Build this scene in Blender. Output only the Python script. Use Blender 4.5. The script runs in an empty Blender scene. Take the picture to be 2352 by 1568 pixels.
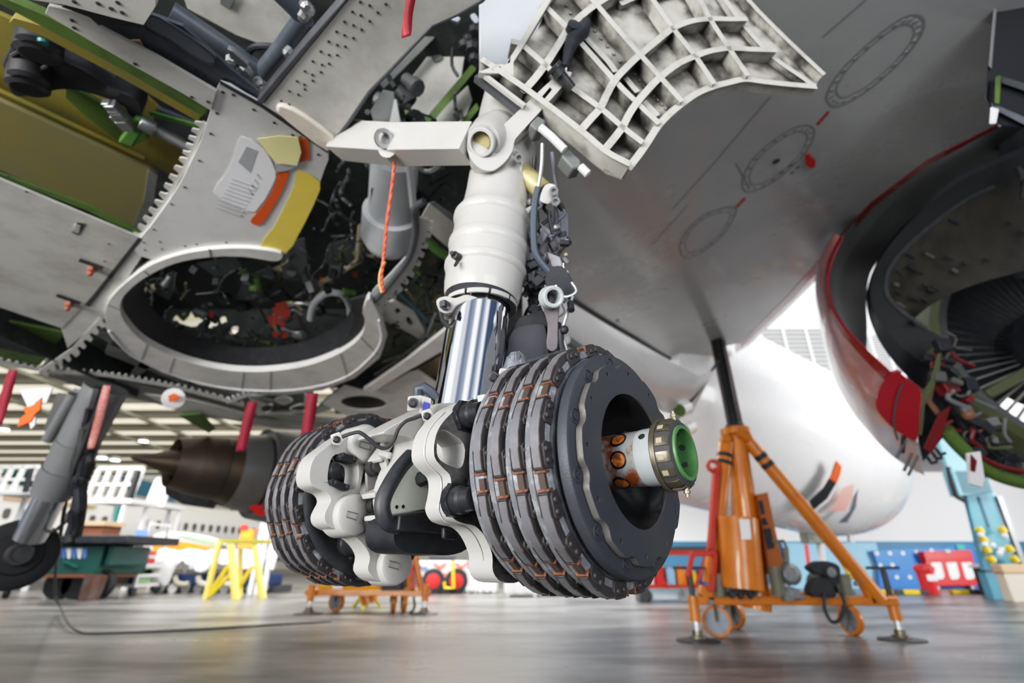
import bpy, math, random
from mathutils import Vector as V, Matrix
from mathutils.geometry import tessellate_polygon
RN = random.Random(7)
rad = math.radians
# ------------------------------------------------------------------ camera model (metres, camera over the world origin)
F = 1150.0; PT = math.atan(506/1150.0); CP, SP = math.cos(PT), math.sin(PT); H = 0.75
CAM = V((0, 0, H))
def ray(px, py):
    u = 784-py
    return V((px-1176, F*CP-u*SP, F*SP+u*CP))/F
def W(px, py, d): return CAM+ray(px, py)*d                       # point at optical depth d
def Z(px, py, z): r = ray(px, py); return CAM+r*((z-H)/r.z)      # point at height z
def FL(px, py): return Z(px, py, 0.0)                            # point on the floor
def YY(px, py, y): r = ray(px, py); return CAM+r*(y/r.y)         # point at distance y
def PL(px, py, pl): r = ray(px, py); return CAM+r*((pl[0]-CAM).dot(pl[1])/r.dot(pl[1]))
def plane3(a, b, c):
    n = (b-a).cross(c-a).normalized()
    if n.dot(CAM-a) < 0: n = -n
    return (a, n)
def smooth(p, n=6, closed=True):
    p = [V(q) for q in p]; out = []; k = len(p)
    for i in range(k if closed else k-1):
        a, b, c, d = (p[(i+j) % k] if closed else p[min(max(i+j, 0), k-1)] for j in (-1, 0, 1, 2))
        for t in range(n):
            t /= n
            out.append(.5*((2*b)+(c-a)*t+(2*a-5*b+4*c-d)*t*t+(3*b-a-3*c+d)*t**3))
    if not closed: out.append(p[-1])
    return out
def sm2(pts, n=5, closed=True): return [(q[0], q[1]) for q in smooth([(a, b, 0) for a, b in pts], n, closed)]
# ------------------------------------------------------------------ materials
MATS = {}
def mat(name, col, rough=.5, metal=0., dirt=None, scale=8., amt=.5, bump=0., bscale=60., coat=0., emit=0., streak=None, ao=None, lo=.45, hi=.7):
    if name in MATS: return MATS[name]
    m = bpy.data.materials.new(name); m.use_nodes = True; nt = m.node_tree; N = nt.nodes; L = nt.links
    b = N['Principled BSDF']; b.inputs['Base Color'].default_value = (*col, 1); b.inputs['Roughness'].default_value = rough
    b.inputs['Metallic'].default_value = metal; b.inputs['Coat Weight'].default_value = coat
    if emit: b.inputs['Emission Color'].default_value = (*col, 1); b.inputs['Emission Strength'].default_value = emit
    tc = N.new('ShaderNodeTexCoord'); src = tc.outputs['Object']
    if streak:
        mp = N.new('ShaderNodeMapping'); mp.inputs['Scale'].default_value = streak; L.new(src, mp.inputs['Vector']); src = mp.outputs['Vector']
    last = None
    if dirt:
        nz = N.new('ShaderNodeTexNoise'); nz.inputs['Scale'].default_value = scale; nz.inputs['Detail'].default_value = 8; nz.inputs['Roughness'].default_value = .65
        L.new(src, nz.inputs['Vector'])
        mr = N.new('ShaderNodeMapRange'); mr.inputs['From Min'].default_value = lo; mr.inputs['From Max'].default_value = hi; mr.inputs['To Max'].default_value = amt
        L.new(nz.outputs['Fac'], mr.inputs['Value'])
        mx = N.new('ShaderNodeMix'); mx.data_type = 'RGBA'; mx.inputs['A'].default_value = (*col, 1); mx.inputs['B'].default_value = (*dirt, 1)
        L.new(mr.outputs['Result'], mx.inputs['Factor']); L.new(mx.outputs['Result'], b.inputs['Base Color']); last = mx.outputs['Result']
        rr = N.new('ShaderNodeMapRange'); rr.inputs['To Min'].default_value = max(rough-.08, .03); rr.inputs['To Max'].default_value = min(rough+.2, 1)
        L.new(nz.outputs['Fac'], rr.inputs['Value']); L.new(rr.outputs['Result'], b.inputs['Roughness'])
    if ao:                                                            # darkens the corners; on the gear door this is grime
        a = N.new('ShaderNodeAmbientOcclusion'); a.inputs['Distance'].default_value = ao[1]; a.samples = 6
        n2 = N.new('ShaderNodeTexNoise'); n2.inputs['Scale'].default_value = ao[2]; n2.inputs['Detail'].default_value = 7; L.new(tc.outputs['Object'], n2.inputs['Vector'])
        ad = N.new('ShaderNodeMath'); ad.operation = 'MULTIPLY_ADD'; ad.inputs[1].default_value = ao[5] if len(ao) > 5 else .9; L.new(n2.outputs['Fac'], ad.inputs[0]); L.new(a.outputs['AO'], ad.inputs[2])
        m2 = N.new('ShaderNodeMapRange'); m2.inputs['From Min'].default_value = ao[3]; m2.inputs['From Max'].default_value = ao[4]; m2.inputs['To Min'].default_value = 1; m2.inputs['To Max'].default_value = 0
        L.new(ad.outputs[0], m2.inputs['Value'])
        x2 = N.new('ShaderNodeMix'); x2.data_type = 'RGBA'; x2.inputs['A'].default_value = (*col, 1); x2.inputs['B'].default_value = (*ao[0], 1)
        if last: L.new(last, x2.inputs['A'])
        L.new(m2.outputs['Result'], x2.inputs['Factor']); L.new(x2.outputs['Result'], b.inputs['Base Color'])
    if bump:
        nb = N.new('ShaderNodeTexNoise'); nb.inputs['Scale'].default_value = bscale; nb.inputs['Detail'].default_value = 5; L.new(tc.outputs['Object'], nb.inputs['Vector'])
        bp = N.new('ShaderNodeBump'); bp.inputs['Strength'].default_value = bump; bp.inputs['Distance'].default_value = .002
        L.new(nb.outputs['Fac'], bp.inputs['Height']); L.new(bp.outputs['Normal'], b.inputs['Normal'])
    MATS[name] = m
    return m
M = {}
def defm(k, *a, **kw): M[k] = mat(k, *a, **kw)
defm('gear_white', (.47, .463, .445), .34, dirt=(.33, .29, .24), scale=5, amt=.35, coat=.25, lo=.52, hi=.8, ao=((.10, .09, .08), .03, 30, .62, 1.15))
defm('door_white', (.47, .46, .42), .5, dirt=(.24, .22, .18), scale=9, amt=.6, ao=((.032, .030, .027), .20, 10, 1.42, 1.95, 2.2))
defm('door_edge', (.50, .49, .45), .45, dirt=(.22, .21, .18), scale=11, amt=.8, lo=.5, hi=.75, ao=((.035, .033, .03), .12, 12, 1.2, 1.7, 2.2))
defm('belly_grey', (.57, .565, .54), .45, dirt=(.33, .32, .29), scale=4, amt=.7, coat=.1)
defm('belly_light', (.68, .675, .655), .42, dirt=(.42, .41, .38), scale=5, amt=.5, coat=.1)
defm('belly_cream', (.70, .66, .575), .5, dirt=(.45, .36, .28), scale=9, amt=.5)
defm('panel_white', (.70, .705, .705), .4, dirt=(.48, .48, .46), scale=3, amt=.5, coat=.15)
defm('wing_grey', (.41, .42, .42), .24, dirt=(.33, .34, .345), scale=1.2, amt=.6, coat=.35)
defm('fairing', (.84, .83, .81), .28, dirt=(.74, .74, .72), scale=2, amt=.5, coat=.3)
defm('seam_dark', (.05, .05, .055), .7)
defm('seam_grey', (.17, .18, .185), .6)
defm('black', (.014, .016, .022), .5, dirt=(.05, .05, .05), scale=12, amt=.6)
defm('rubber', (.02, .022, .026), .62, dirt=(.055, .055, .055), scale=20, amt=.5)
defm('dark_steel', (.045, .047, .052), .42, metal=.5, dirt=(.12, .11, .10), scale=14, amt=.5)
defm('grease', (.032, .031, .032), .3, dirt=(.34, .33, .32), scale=7, amt=.85, lo=.46, hi=.70)
defm('chrome', (.86, .88, .92), .045, metal=1.)
defm('steel', (.50, .51, .52), .32, metal=.9, dirt=(.2, .19, .18), scale=16, amt=.5)
defm('carbon', (.050, .055, .066), .47, metal=.25, dirt=(.085, .08, .075), scale=7, amt=.6, bump=.25, bscale=260)
defm('carbon_edge', (.15, .145, .14), .42, metal=.4, dirt=(.26, .25, .24), scale=9, amt=.7, bump=.35, bscale=200)
defm('rotor_edge', (.22, .23, .25), .42, metal=.3, dirt=(.50, .51, .53), scale=46, amt=.8, bump=.5, bscale=170, lo=.5, hi=.72)
defm('clip', (.062, .060, .064), .5, metal=.45, dirt=(.095, .076, .068), scale=16, amt=.6, bump=.2, bscale=220)
defm('clip_pad', (.205, .205, .22), .42, metal=.4, dirt=(.12, .105, .10), scale=22, amt=.6, bump=.15, bscale=260)
defm('copper', (.44, .18, .09), .5, metal=.4, dirt=(.11, .06, .045), scale=45, amt=.9, lo=.35, hi=.6)
defm('rust_paint', (.30, .31, .31), .28, dirt=(.20, .055, .012), scale=15, amt=1., lo=.47, hi=.56, coat=.3)
defm('rust_hot', (.55, .19, .03), .45, dirt=(.12, .035, .015), scale=70, amt=1., lo=.45, hi=.62)
defm('axle_grey', (.42, .46, .48), .3, dirt=(.36, .33, .25), scale=16, amt=.5, coat=.2)
defm('nut_brass', (.17, .155, .11), .3, metal=.7, dirt=(.05, .042, .03), scale=24, amt=.8)
defm('nut_paint', (.36, .31, .22), .5, dirt=(.3, .22, .12), scale=40, amt=.6)
defm('green_bore', (.085, .215, .075), .4, dirt=(.045, .12, .045), scale=20, amt=.5)
defm('zinc_yellow', (.46, .41, .20), .4, metal=.15, dirt=(.22, .18, .09), scale=20, amt=.6)
defm('primer_green', (.095, .165, .035), .55, dirt=(.05, .075, .03), scale=8, amt=.7)
defm('primer_bright', (.11, .25, .06), .5, dirt=(.06, .13, .04), scale=8, amt=.6)
defm('olive', (.245, .205, .045), .5, dirt=(.15, .155, .06), scale=5, amt=.8)
defm('olive_grey', (.20, .185, .09), .5, dirt=(.23, .18, .05), scale=4, amt=.8)
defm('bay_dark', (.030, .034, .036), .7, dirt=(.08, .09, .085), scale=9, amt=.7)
defm('bay_grey', (.15, .16, .155), .55, dirt=(.09, .095, .085), scale=8, amt=.7)
defm('bay_green', (.15, .175, .135), .6, dirt=(.07, .08, .06), scale=7, amt=.8)
defm('pipe_grey', (.33, .34, .34), .35, metal=.5)
defm('pipe_white', (.62, .63, .63), .4)
defm('pipe_tan', (.36, .32, .22), .5)
defm('blue_dark', (.10, .115, .14), .32, metal=.35, dirt=(.20, .21, .23), scale=5, amt=.7)
defm('blue_pipe', (.05, .12, .19), .45)
defm('purple', (.05, .03, .05), .5)
defm('red', (.55, .012, .012), .35)
defm('ribbon', (.23, .010, .028), .6, dirt=(.16, .007, .02), scale=10, amt=.5)
defm('orange_cord', (.56, .09, .04), .6, dirt=(.62, .24, .15), scale=40, amt=.6)
defm('orange_flag', (.80, .13, .02), .6)
defm('orange_tape', (.72, .12, .015), .5)
defm('yellow_tape', (.82, .67, .12), .5, dirt=(.72, .6, .14), scale=5, amt=.5)
defm('yellow_note', (.88, .84, .46), .7, dirt=(.8, .76, .38), scale=7, amt=.5)
defm('paper', (.84, .85, .88), .6)
defm('print_grey', (.42, .44, .47), .7)
defm('print_light', (.56, .57, .60), .7)
defm('jack_orange', (.54, .175, .008), .33, dirt=(.36, .10, .007), scale=5, amt=.55, coat=.35)
defm('jack_red', (.46, .032, .013), .4, dirt=(.32, .025, .012), scale=7, amt=.5)
defm('jack_khaki', (.13, .135, .095), .5, dirt=(.2, .2, .16), scale=9, amt=.5)
defm('nacelle_red', (.27, .007, .014), .13, coat=.6, dirt=(.21, .005, .010), scale=2, amt=.4)
defm('nacelle_silver', (.66, .60, .60), .17, metal=.4, coat=.5, dirt=(.50, .33, .33), scale=1.5, amt=.6)
defm('duct_dark', (.020, .0215, .022), .5, dirt=(.036, .035, .031), scale=3, amt=.7)
defm('duct_brown', (.042, .035, .022), .5, dirt=(.016, .016, .014), scale=5, amt=.9)
defm('duct_navy', (.009, .0105, .014), .4)
defm('vane', (.62, .61, .58), .3, metal=.3)
defm('engine_green', (.10, .115, .055), .5)
defm('hot_metal', (.115, .085, .06), .38, metal=.7, dirt=(.055, .055, .055), scale=2, amt=.8)
defm('cowl_grey', (.10, .10, .10), .4, dirt=(.16, .13, .10), scale=2, amt=.7)
defm('fuse_white', (.86, .86, .87), .2, dirt=(.70, .70, .70), scale=.8, amt=.4, coat=.5)
defm('gear_grey', (.15, .155, .16), .4, dirt=(.15, .15, .15), scale=5, amt=.5, coat=.2)
defm('far_white', (.86, .86, .86), .4)
defm('far_white2', (.80, .80, .82), .5, dirt=(.68, .68, .72), scale=1.5, amt=.4)
defm('grey_cloth', (.66, .66, .71), .8, dirt=(.55, .55, .62), scale=1.2, amt=.6)
defm('window_dark', (.11, .11, .10), .3)
defm('teal', (.012, .15, .13), .4)
defm('truck_green', (.010, .075, .062), .4, dirt=(.02, .11, .09), scale=2, amt=.4)
defm('navy', (.02, .045, .14), .5)
defm('sky_blue', (.30, .55, .76), .5, dirt=(.26, .48, .68), scale=.8, amt=.5)
defm('board_blue', (.012, .18, .56), .4, dirt=(.01, .15, .48), scale=.8, amt=.4)
defm('dado_blue', (.06, .20, .34), .5, dirt=(.08, .25, .40), scale=.6, amt=.5)
defm('dock_blue', (.115, .32, .43), .45, dirt=(.09, .26, .36), scale=1.5, amt=.5)
defm('dock_light', (.27, .50, .60), .5)
defm('grille_dark', (.07, .14, .17), .6)
defm('bin_red', (.68, .028, .03), .4)
defm('yellow', (.78, .55, .02), .45)
defm('yellow_pale', (.88, .73, .18), .45, dirt=(.8, .62, .1), scale=2, amt=.4)
defm('orange', (.85, .27, .02), .5)
defm('far_green', (.28, .44, .25), .5)
defm('brown_wood', (.22, .085, .045), .6)
defm('tan_board', (.62, .42, .26), .7)
defm('beige', (.66, .58, .48), .7)
defm('dark_crate', (.055, .057, .062), .6)
defm('lamp', (1, .97, .88), .5, emit=9.)
defm('roof_cream', (.82, .77, .60), .7, dirt=(.74, .69, .54), scale=.3, amt=.6)
defm('roof_beam', (.52, .52, .47), .6)
defm('roof_glow', (1., .93, .74), .6, emit=1.1)  # cream roof panels, given a glow so they look bright
defm('roof_red', (.60, .20, .13), .6)
defm('wall_white', (.84, .84, .85), .75, dirt=(.80, .80, .82), scale=.4, amt=.4)
defm('grey_soffit', (.42, .42, .42), .7)
# ------------------------------------------------------------------ mesh builder
RS = [1.]                                                               # radius factor for round stock
class MB:
    def __init__(s): s.v = []; s.f = []; s.m = []; s.k = 0
    def mi(s, k): s.k = k; return s
    def add(s, vs, fs):
        b = len(s.v); s.v += [V(p) for p in vs]
        for f in fs: s.f.append([b+i for i in f]); s.m.append(s.k)
        return s
    def box(s, c, sz, rot=None):
        c = V(c); h = V(sz)/2
        vs = [V((x*h.x, y*h.y, z*h.z)) for x in (-1, 1) for y in (-1, 1) for z in (-1, 1)]
        if rot is not None: vs = [rot @ v for v in vs]
        return s.add([c+v for v in vs], [(0, 1, 3, 2), (4, 6, 7, 5), (0, 4, 5, 1), (2, 3, 7, 6), (0, 2, 6, 4), (1, 5, 7, 3)])
    def bar(s, p, q, w, h=None, up=(0, 0, 1), w2=None, h2=None):
        p = V(p); q = V(q); h = h or w; d = (q-p).normalized(); x = d.cross(V(up))
        if x.length < 1e-4: x = d.cross(V((1, 0, 0)))
        x.normalize(); y = x.cross(d); w2 = w2 or w; h2 = h2 or h
        vs = [p+x*a*w/2+y*b*h/2 for a, b in ((-1, -1), (1, -1), (1, 1), (-1, 1))]+[q+x*a*w2/2+y*b*h2/2 for a, b in ((-1, -1), (1, -1), (1, 1), (-1, 1))]
        return s.add(vs, [(3, 2, 1, 0), (4, 5, 6, 7), (0, 1, 5, 4), (1, 2, 6, 5), (2, 3, 7, 6), (3, 0, 4, 7)])
    def loft(s, rows, closed=True, cap0=False, cap1=False):
        n = len(rows[0]); b = len(s.v); fs = []
        for i in range(len(rows)-1):
            for j in range(n if closed else n-1):
                k = (j+1) % n; fs.append((i*n+j, i*n+k, (i+1)*n+k, (i+1)*n+j))
        if cap0: fs.append(tuple(range(n))[::-1])
        if cap1: fs.append(tuple((len(rows)-1)*n+i for i in range(n)))
        return s.add([p for r in rows for p in r], fs)
    def tube(s, pts, r, seg=8, cap=True):
        pts = [V(p) for p in pts]; rows = []; x = None
        for i, p in enumerate(pts):
            d = (pts[min(i+1, len(pts)-1)]-pts[max(i-1, 0)]).normalized()
            if x is None:
                x = d.cross(V((0, 0, 1)))
                if x.length < .05: x = d.cross(V((1, 0, 0)))
            x = (x-d*x.dot(d)).normalized(); y = d.cross(x); rr = (r[i] if isinstance(r, (list, tuple)) else r)*RS[0]
            rows.append([p+(x*math.cos(2*math.pi*k/seg)+y*math.sin(2*math.pi*k/seg))*rr for k in range(seg)])
        return s.loft(rows, True, cap, cap)
    def lathe(s, o, ax, prof, seg=48, cap=True, a0=0., a1=360.):
        o = V(o); d = V(ax).normalized(); x = d.cross(V((0, 0, 1)))
        if x.length < .05: x = d.cross(V((0, 1, 0)))
        x.normalize(); y = d.cross(x); full = abs(a1-a0) > 359.9; n = seg if full else seg+1
        rows = [[o+d*t+(x*math.cos(rad(a0+(a1-a0)*k/seg))+y*math.sin(rad(a0+(a1-a0)*k/seg)))*r*RS[0] for k in range(n)] for t, r in prof]
        return s.loft(rows, full, cap and full and prof[0][1] > 1e-5, cap and full and prof[-1][1] > 1e-5)
    def plate(s, outer, vec, holes=(), side=None, back=None):
        outer = [V(p) for p in outer]; holes = [[V(p) for p in h] for h in holes]; vec = V(vec)
        allp = outer+[p for h in holes for p in h]; tri = tessellate_polygon([outer]+holes)
        n = len(allp); k0 = s.k; cen = V((0, 0, 0))
        # orient the front away from vec
        nn = V((0, 0, 0))
        for t in tri: nn += (allp[t[1]]-allp[t[0]]).cross(allp[t[2]]-allp[t[0]])*0+((allp[t[1]]-allp[t[0]]).cross(allp[t[2]]-allp[t[0]]) if nn.length == 0 else V((0, 0, 0)))
        fr, bk = [], []
        for t in tri:
            c = (allp[t[1]]-allp[t[0]]).cross(allp[t[2]]-allp[t[0]])
            t = tuple(t) if c.dot(vec) < 0 else tuple(t)[::-1]
            fr.append(t); bk.append(tuple(i+n for i in t[::-1]))
        b = len(s.v); s.v += allp+[p+vec for p in allp]
        for t in fr: s.f.append([b+i for i in t]); s.m.append(k0)
        for t in bk: s.f.append([b+i for i in t]); s.m.append(k0 if back is None else back)
        st = 0
        for loop in [outer]+holes:
            m = len(loop)
            for i in range(m):
                j = (i+1) % m; s.f.append([b+st+i, b+st+j, b+st+j+n, b+st+i+n]); s.m.append(k0 if side is None else side)
            st += m
        return s
    def disc(s, c, n, r, t, seg=12): return s.lathe(V(c)-V(n).normalized()*t*.3, n, [(0, r), (t, r)], seg)
    def sphere(s, c, r, seg=14, sq=(1, 1, 1)):
        c = V(c); rows = []; r = r*RS[0]
        for i in range(1, seg//2):
            a = math.pi*i/(seg//2)
            rows.append([c+V((math.sin(a)*math.cos(2*math.pi*k/seg)*r*sq[0], math.sin(a)*math.sin(2*math.pi*k/seg)*r*sq[1], math.cos(a)*r*sq[2])) for k in range(seg)])
        return s.loft(rows, True, True, True)
    def build(s, name, mats, parent=None, bevel=0., segs=2, ang=35, label=None, fix=True):
        import bmesh
        me = bpy.data.meshes.new(name); o = bpy.data.objects.new(name, me); bpy.context.scene.collection.objects.link(o)
        off = OFF.get(parent.name, V((0, 0, 0))) if parent else V((0, 0, 0))
        me.from_pydata([tuple(p-off) for p in s.v], [], s.f)
        for x in (mats if isinstance(mats, (list, tuple)) else [mats]): me.materials.append(M[x] if isinstance(x, str) else x)
        me.polygons.foreach_set('material_index', s.m)
        me.update()
        if fix:
            bm = bmesh.new(); bm.from_mesh(me); bmesh.ops.recalc_face_normals(bm, faces=bm.faces); bm.to_mesh(me); bm.free()
        me.polygons.foreach_set('use_smooth', [True]*len(me.polygons))
        me.set_sharp_from_angle(angle=rad(ang))
        if bevel:
            md = o.modifiers.new('bevel', 'BEVEL'); md.width = bevel; md.segments = segs; md.limit_method = 'ANGLE'; md.angle_limit = rad(40); md.harden_normals = False
        if parent: o.parent = parent; OFF[o.name] = off
        if label: o['label'] = label
        return o
    def each(s, name, mats, parent=None, **k):                          # every loose piece an object of its own
        par = list(range(len(s.v)))
        def fd(a):
            while par[a] != a: par[a] = par[par[a]]; a = par[a]
            return a
        for f in s.f:
            for i in f[1:]: par[fd(i)] = fd(f[0])
        grp = {}
        for f, mm in zip(s.f, s.m): grp.setdefault(fd(f[0]), []).append((f, mm))
        out = []
        for fs in grp.values():
            m = MB(); ix = {}
            for f, mm in fs:
                for i in f:
                    if i not in ix: ix[i] = len(m.v); m.v.append(s.v[i])
                m.f.append([ix[i] for i in f]); m.m.append(mm)
            out.append(m.build(name, mats, parent, **k))
        return out
OFF = {}
def tag(o, label, cat, group=None, kind=None):
    o['label'] = label; o['category'] = cat
    if group: o['group'] = group
    if kind: o['kind'] = kind
    return o
def thing(name, label, cat, loc=(0, 0, 0), group=None):
    o = bpy.data.objects.new(name, None); bpy.context.scene.collection.objects.link(o); o.empty_display_size = .1
    o.location = loc; OFF[o.name] = V(loc)
    return tag(o, label, cat, group)
def solid(name, mb, mats, label, cat, loc=None, group=None, bevel=0., ang=35):     # a thing that is one mesh, origin at its base
    c = V(loc) if loc is not None else sum(mb.v, V((0, 0, 0)))/len(mb.v)
    if loc is None: c.z = min(p.z for p in mb.v)
    mb.v = [p-c for p in mb.v]
    o = mb.build(name, mats, None, bevel, ang=ang); o.location = c
    return tag(o, label, cat, group)
def structure(name, mb, mats, parent=None, bevel=0.):
    o = mb.build(name, mats, parent, bevel)
    if not parent: o['kind'] = 'structure'
    return o
def clone(o, parent=None):
    c = o.copy(); bpy.context.scene.collection.objects.link(c); c.parent = parent
    for ch in [x for x in bpy.context.scene.objects if x.parent == o]:
        clone(ch, c)
    return c
def one(fn, *a, **k): m = MB(); getattr(m, fn)(*a, **k); return m
UP = V((0, 0, 1))
defm('plate_mauve', (.34, .33, .36), .4, dirt=(.22, .21, .23), scale=8, amt=.5)
defm('box_slate', (.13, .135, .16), .45, dirt=(.2, .2, .22), scale=10, amt=.5)
defm('link_mauve', (.17, .155, .165), .4, metal=.3, dirt=(.09, .085, .09), scale=12, amt=.7)
defm('link_dark', (.035, .038, .048), .45, dirt=(.06, .06, .07), scale=14, amt=.6)
defm('hose_blue', (.055, .07, .095), .5)
defm('hose_black', (.022, .025, .03), .4, dirt=(.09, .09, .09), scale=14, amt=.5)
defm('web_grey', (.36, .35, .34), .45, dirt=(.12, .12, .12), scale=14, amt=.8)
defm('plate_green', (.60, .615, .56), .35, dirt=(.42, .42, .38), scale=5, amt=.4, coat=.3)
defm('label_blue', (.06, .06, .35), .4)
defm('wrap_grey', (.11, .12, .14), .35, dirt=(.3, .31, .34), scale=40, amt=.5)
defm('rust_pin', (.34, .10, .05), .6, dirt=(.08, .07, .07), scale=40, amt=.7)
defm('arm_black', (.022, .022, .026), .36, dirt=(.06, .06, .065), scale=6, amt=.6)
defm('blue_pale', (.20, .225, .26), .25, metal=.3, dirt=(.28, .30, .33), scale=4, amt=.6)
defm('edge_slate', (.075, .08, .09), .5, dirt=(.13, .13, .14), scale=10, amt=.5)
defm('pipe_light', (.50, .52, .54), .35, dirt=(.38, .40, .41), scale=6, amt=.5)
defm('beam_beige', (.50, .48, .44), .5, dirt=(.38, .36, .32), scale=9, amt=.5)
defm('red_orange', (.5, .03, .012), .5)
defm('bay_slate', (.060, .066, .070), .55, dirt=(.03, .033, .036), scale=8, amt=.7)
defm('tan_skin', (.38, .30, .18), .5, dirt=(.3, .24, .15), scale=6, amt=.5)
defm('placard_red', (.42, .05, .05), .5)
defm('pale_red', (.85, .48, .42), .4)
defm('skin_bluegrey', (.42, .45, .49), .2, dirt=(.33, .35, .39), scale=1.5, amt=.7, coat=.4)
defm('window_grey', (.28, .28, .27), .5)
defm('case_grey', (.09, .095, .10), .4)
defm('rust_beam', (.19, .10, .06), .5)
defm('red_dark', (.16, .012, .014), .45)
defm('ram_black', (.016, .016, .017), .3)
defm('orange_dark', (.34, .10, .015), .45)
defm('jack_slate', (.20, .22, .25), .4, metal=.3)
defm('pump_grey', (.20, .21, .22), .4, metal=.4, dirt=(.4, .4, .4), scale=20, amt=.4)
defm('yellow_jack', (.72, .43, .02), .4)
defm('far_green_yellow', (.55, .55, .05), .5)
defm('ribbon_pink', (.48, .16, .14), .6, dirt=(.6, .4, .38), scale=60, amt=.7)
defm('red_flag', (.27, .014, .022), .5)
defm('tan_cord', (.50, .26, .10), .7)
defm('cable_grey', (.045, .045, .042), .5)
defm('fin_blue', (.12, .32, .45), .5)
defm('navy_light', (.12, .22, .56), .5)
defm('brown_dark', (.10, .045, .03), .6, dirt=(.12, .12, .12), scale=4, amt=.8)
defm('strap_grey', (.45, .47, .53), .7)
defm('beige_pad', (.42, .39, .31), .7)
defm('yellow_olive', (.42, .36, .04), .5)
defm('truck_white', (.78, .74, .72), .5)
defm('chevron_red', (.72, .14, .11), .5)
defm('label_pale', (.75, .62, .62), .5)
defm('green_label', (.05, .40, .36), .5)
defm('green_grey', (.30, .32, .28), .5, dirt=(.1, .11, .1), scale=8, amt=.7)
defm('nacelle_mid', (.42, .17, .175), .15, coat=.7, dirt=(.55, .40, .40), scale=1.5, amt=.7)
defm('seam_wing', (.24, .245, .25), .5)
defm('brake_black', (.010, .011, .013), .6)
defm('pipe_shaded', (.13, .135, .14), .4, metal=.3)  # shaded copy of pipe_grey, bay shade put into the colour
defm('tan_shaded', (.17, .15, .10), .5)  # shaded copy of pipe_tan, bay shade put into the colour
# ================================================================== hero: brakes
A0 = CAM+V((.2219, .9007, .1674)); AZ = rad(130.8)
U = V((math.sin(AZ), math.cos(AZ), 0)); FW = V((-U.y, U.x, 0))          # outboard, forward
def cyl(s, r, th): t = rad(th); return V((s, r*math.sin(t), r*math.cos(t)))
def arc_block(m, s0, s1, r0, r1, ths, r1s=None):
    rows = []
    for i, t in enumerate(ths):
        ro = r1s[i] if r1s else r1
        rows.append([cyl(s0, r0, t), cyl(s1, r0, t), cyl(s1, ro, t), cyl(s0, ro, t)])
    m.loft(rows, True, True, True)
def clip_mesh():
    m = MB(); m.mi(0)
    ths = [-16, -10, -4, 0, 4, 10, 16]
    arc_block(m, -.0072, .0112, .2095, 0, ths, [.2185, .2215, .2240, .2255, .2240, .2215, .2185])
    for sg in (-1, 1):                                                  # two worn pads with raised rims
        m.mi(0)
        for s in (-.0076, .0102): arc_block(m, s, s+.0015, .214, 0, [sg*6, sg*7, sg*10, sg*15.4], [.2242, .2258, .2244, .2216])
        arc_block(m, -.0076, .0116, .214, 0, [sg*14.9, sg*15.6], [.2222, .2214])
        # riveted ear on the outboard side
        arc_block(m, .0105, .0150, .196, 0, [sg*4.0, sg*5.6, sg*13.4, sg*15.4], [.2150, .2200, .2172, .2120])
        for t in (7.3, 12):
            c = cyl(.0150, .2125 if t < 10 else .2095, sg*t); m.lathe(c, (1, 0, 0), [(-.001, .0052), (.0022, .0047), (.0034, .003)], 10)
        m.mi(2); arc_block(m, -.0076, .0145, .2075, .2200, [sg*15.8, sg*16.9])
    m.mi(1); arc_block(m, -.0062, .0100, .214, 0, [-14.7, -10, -5, 0, 5, 10, 14.7], [.2208, .2232, .2252, .2263, .2252, .2232, .2208])
    return m
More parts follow.
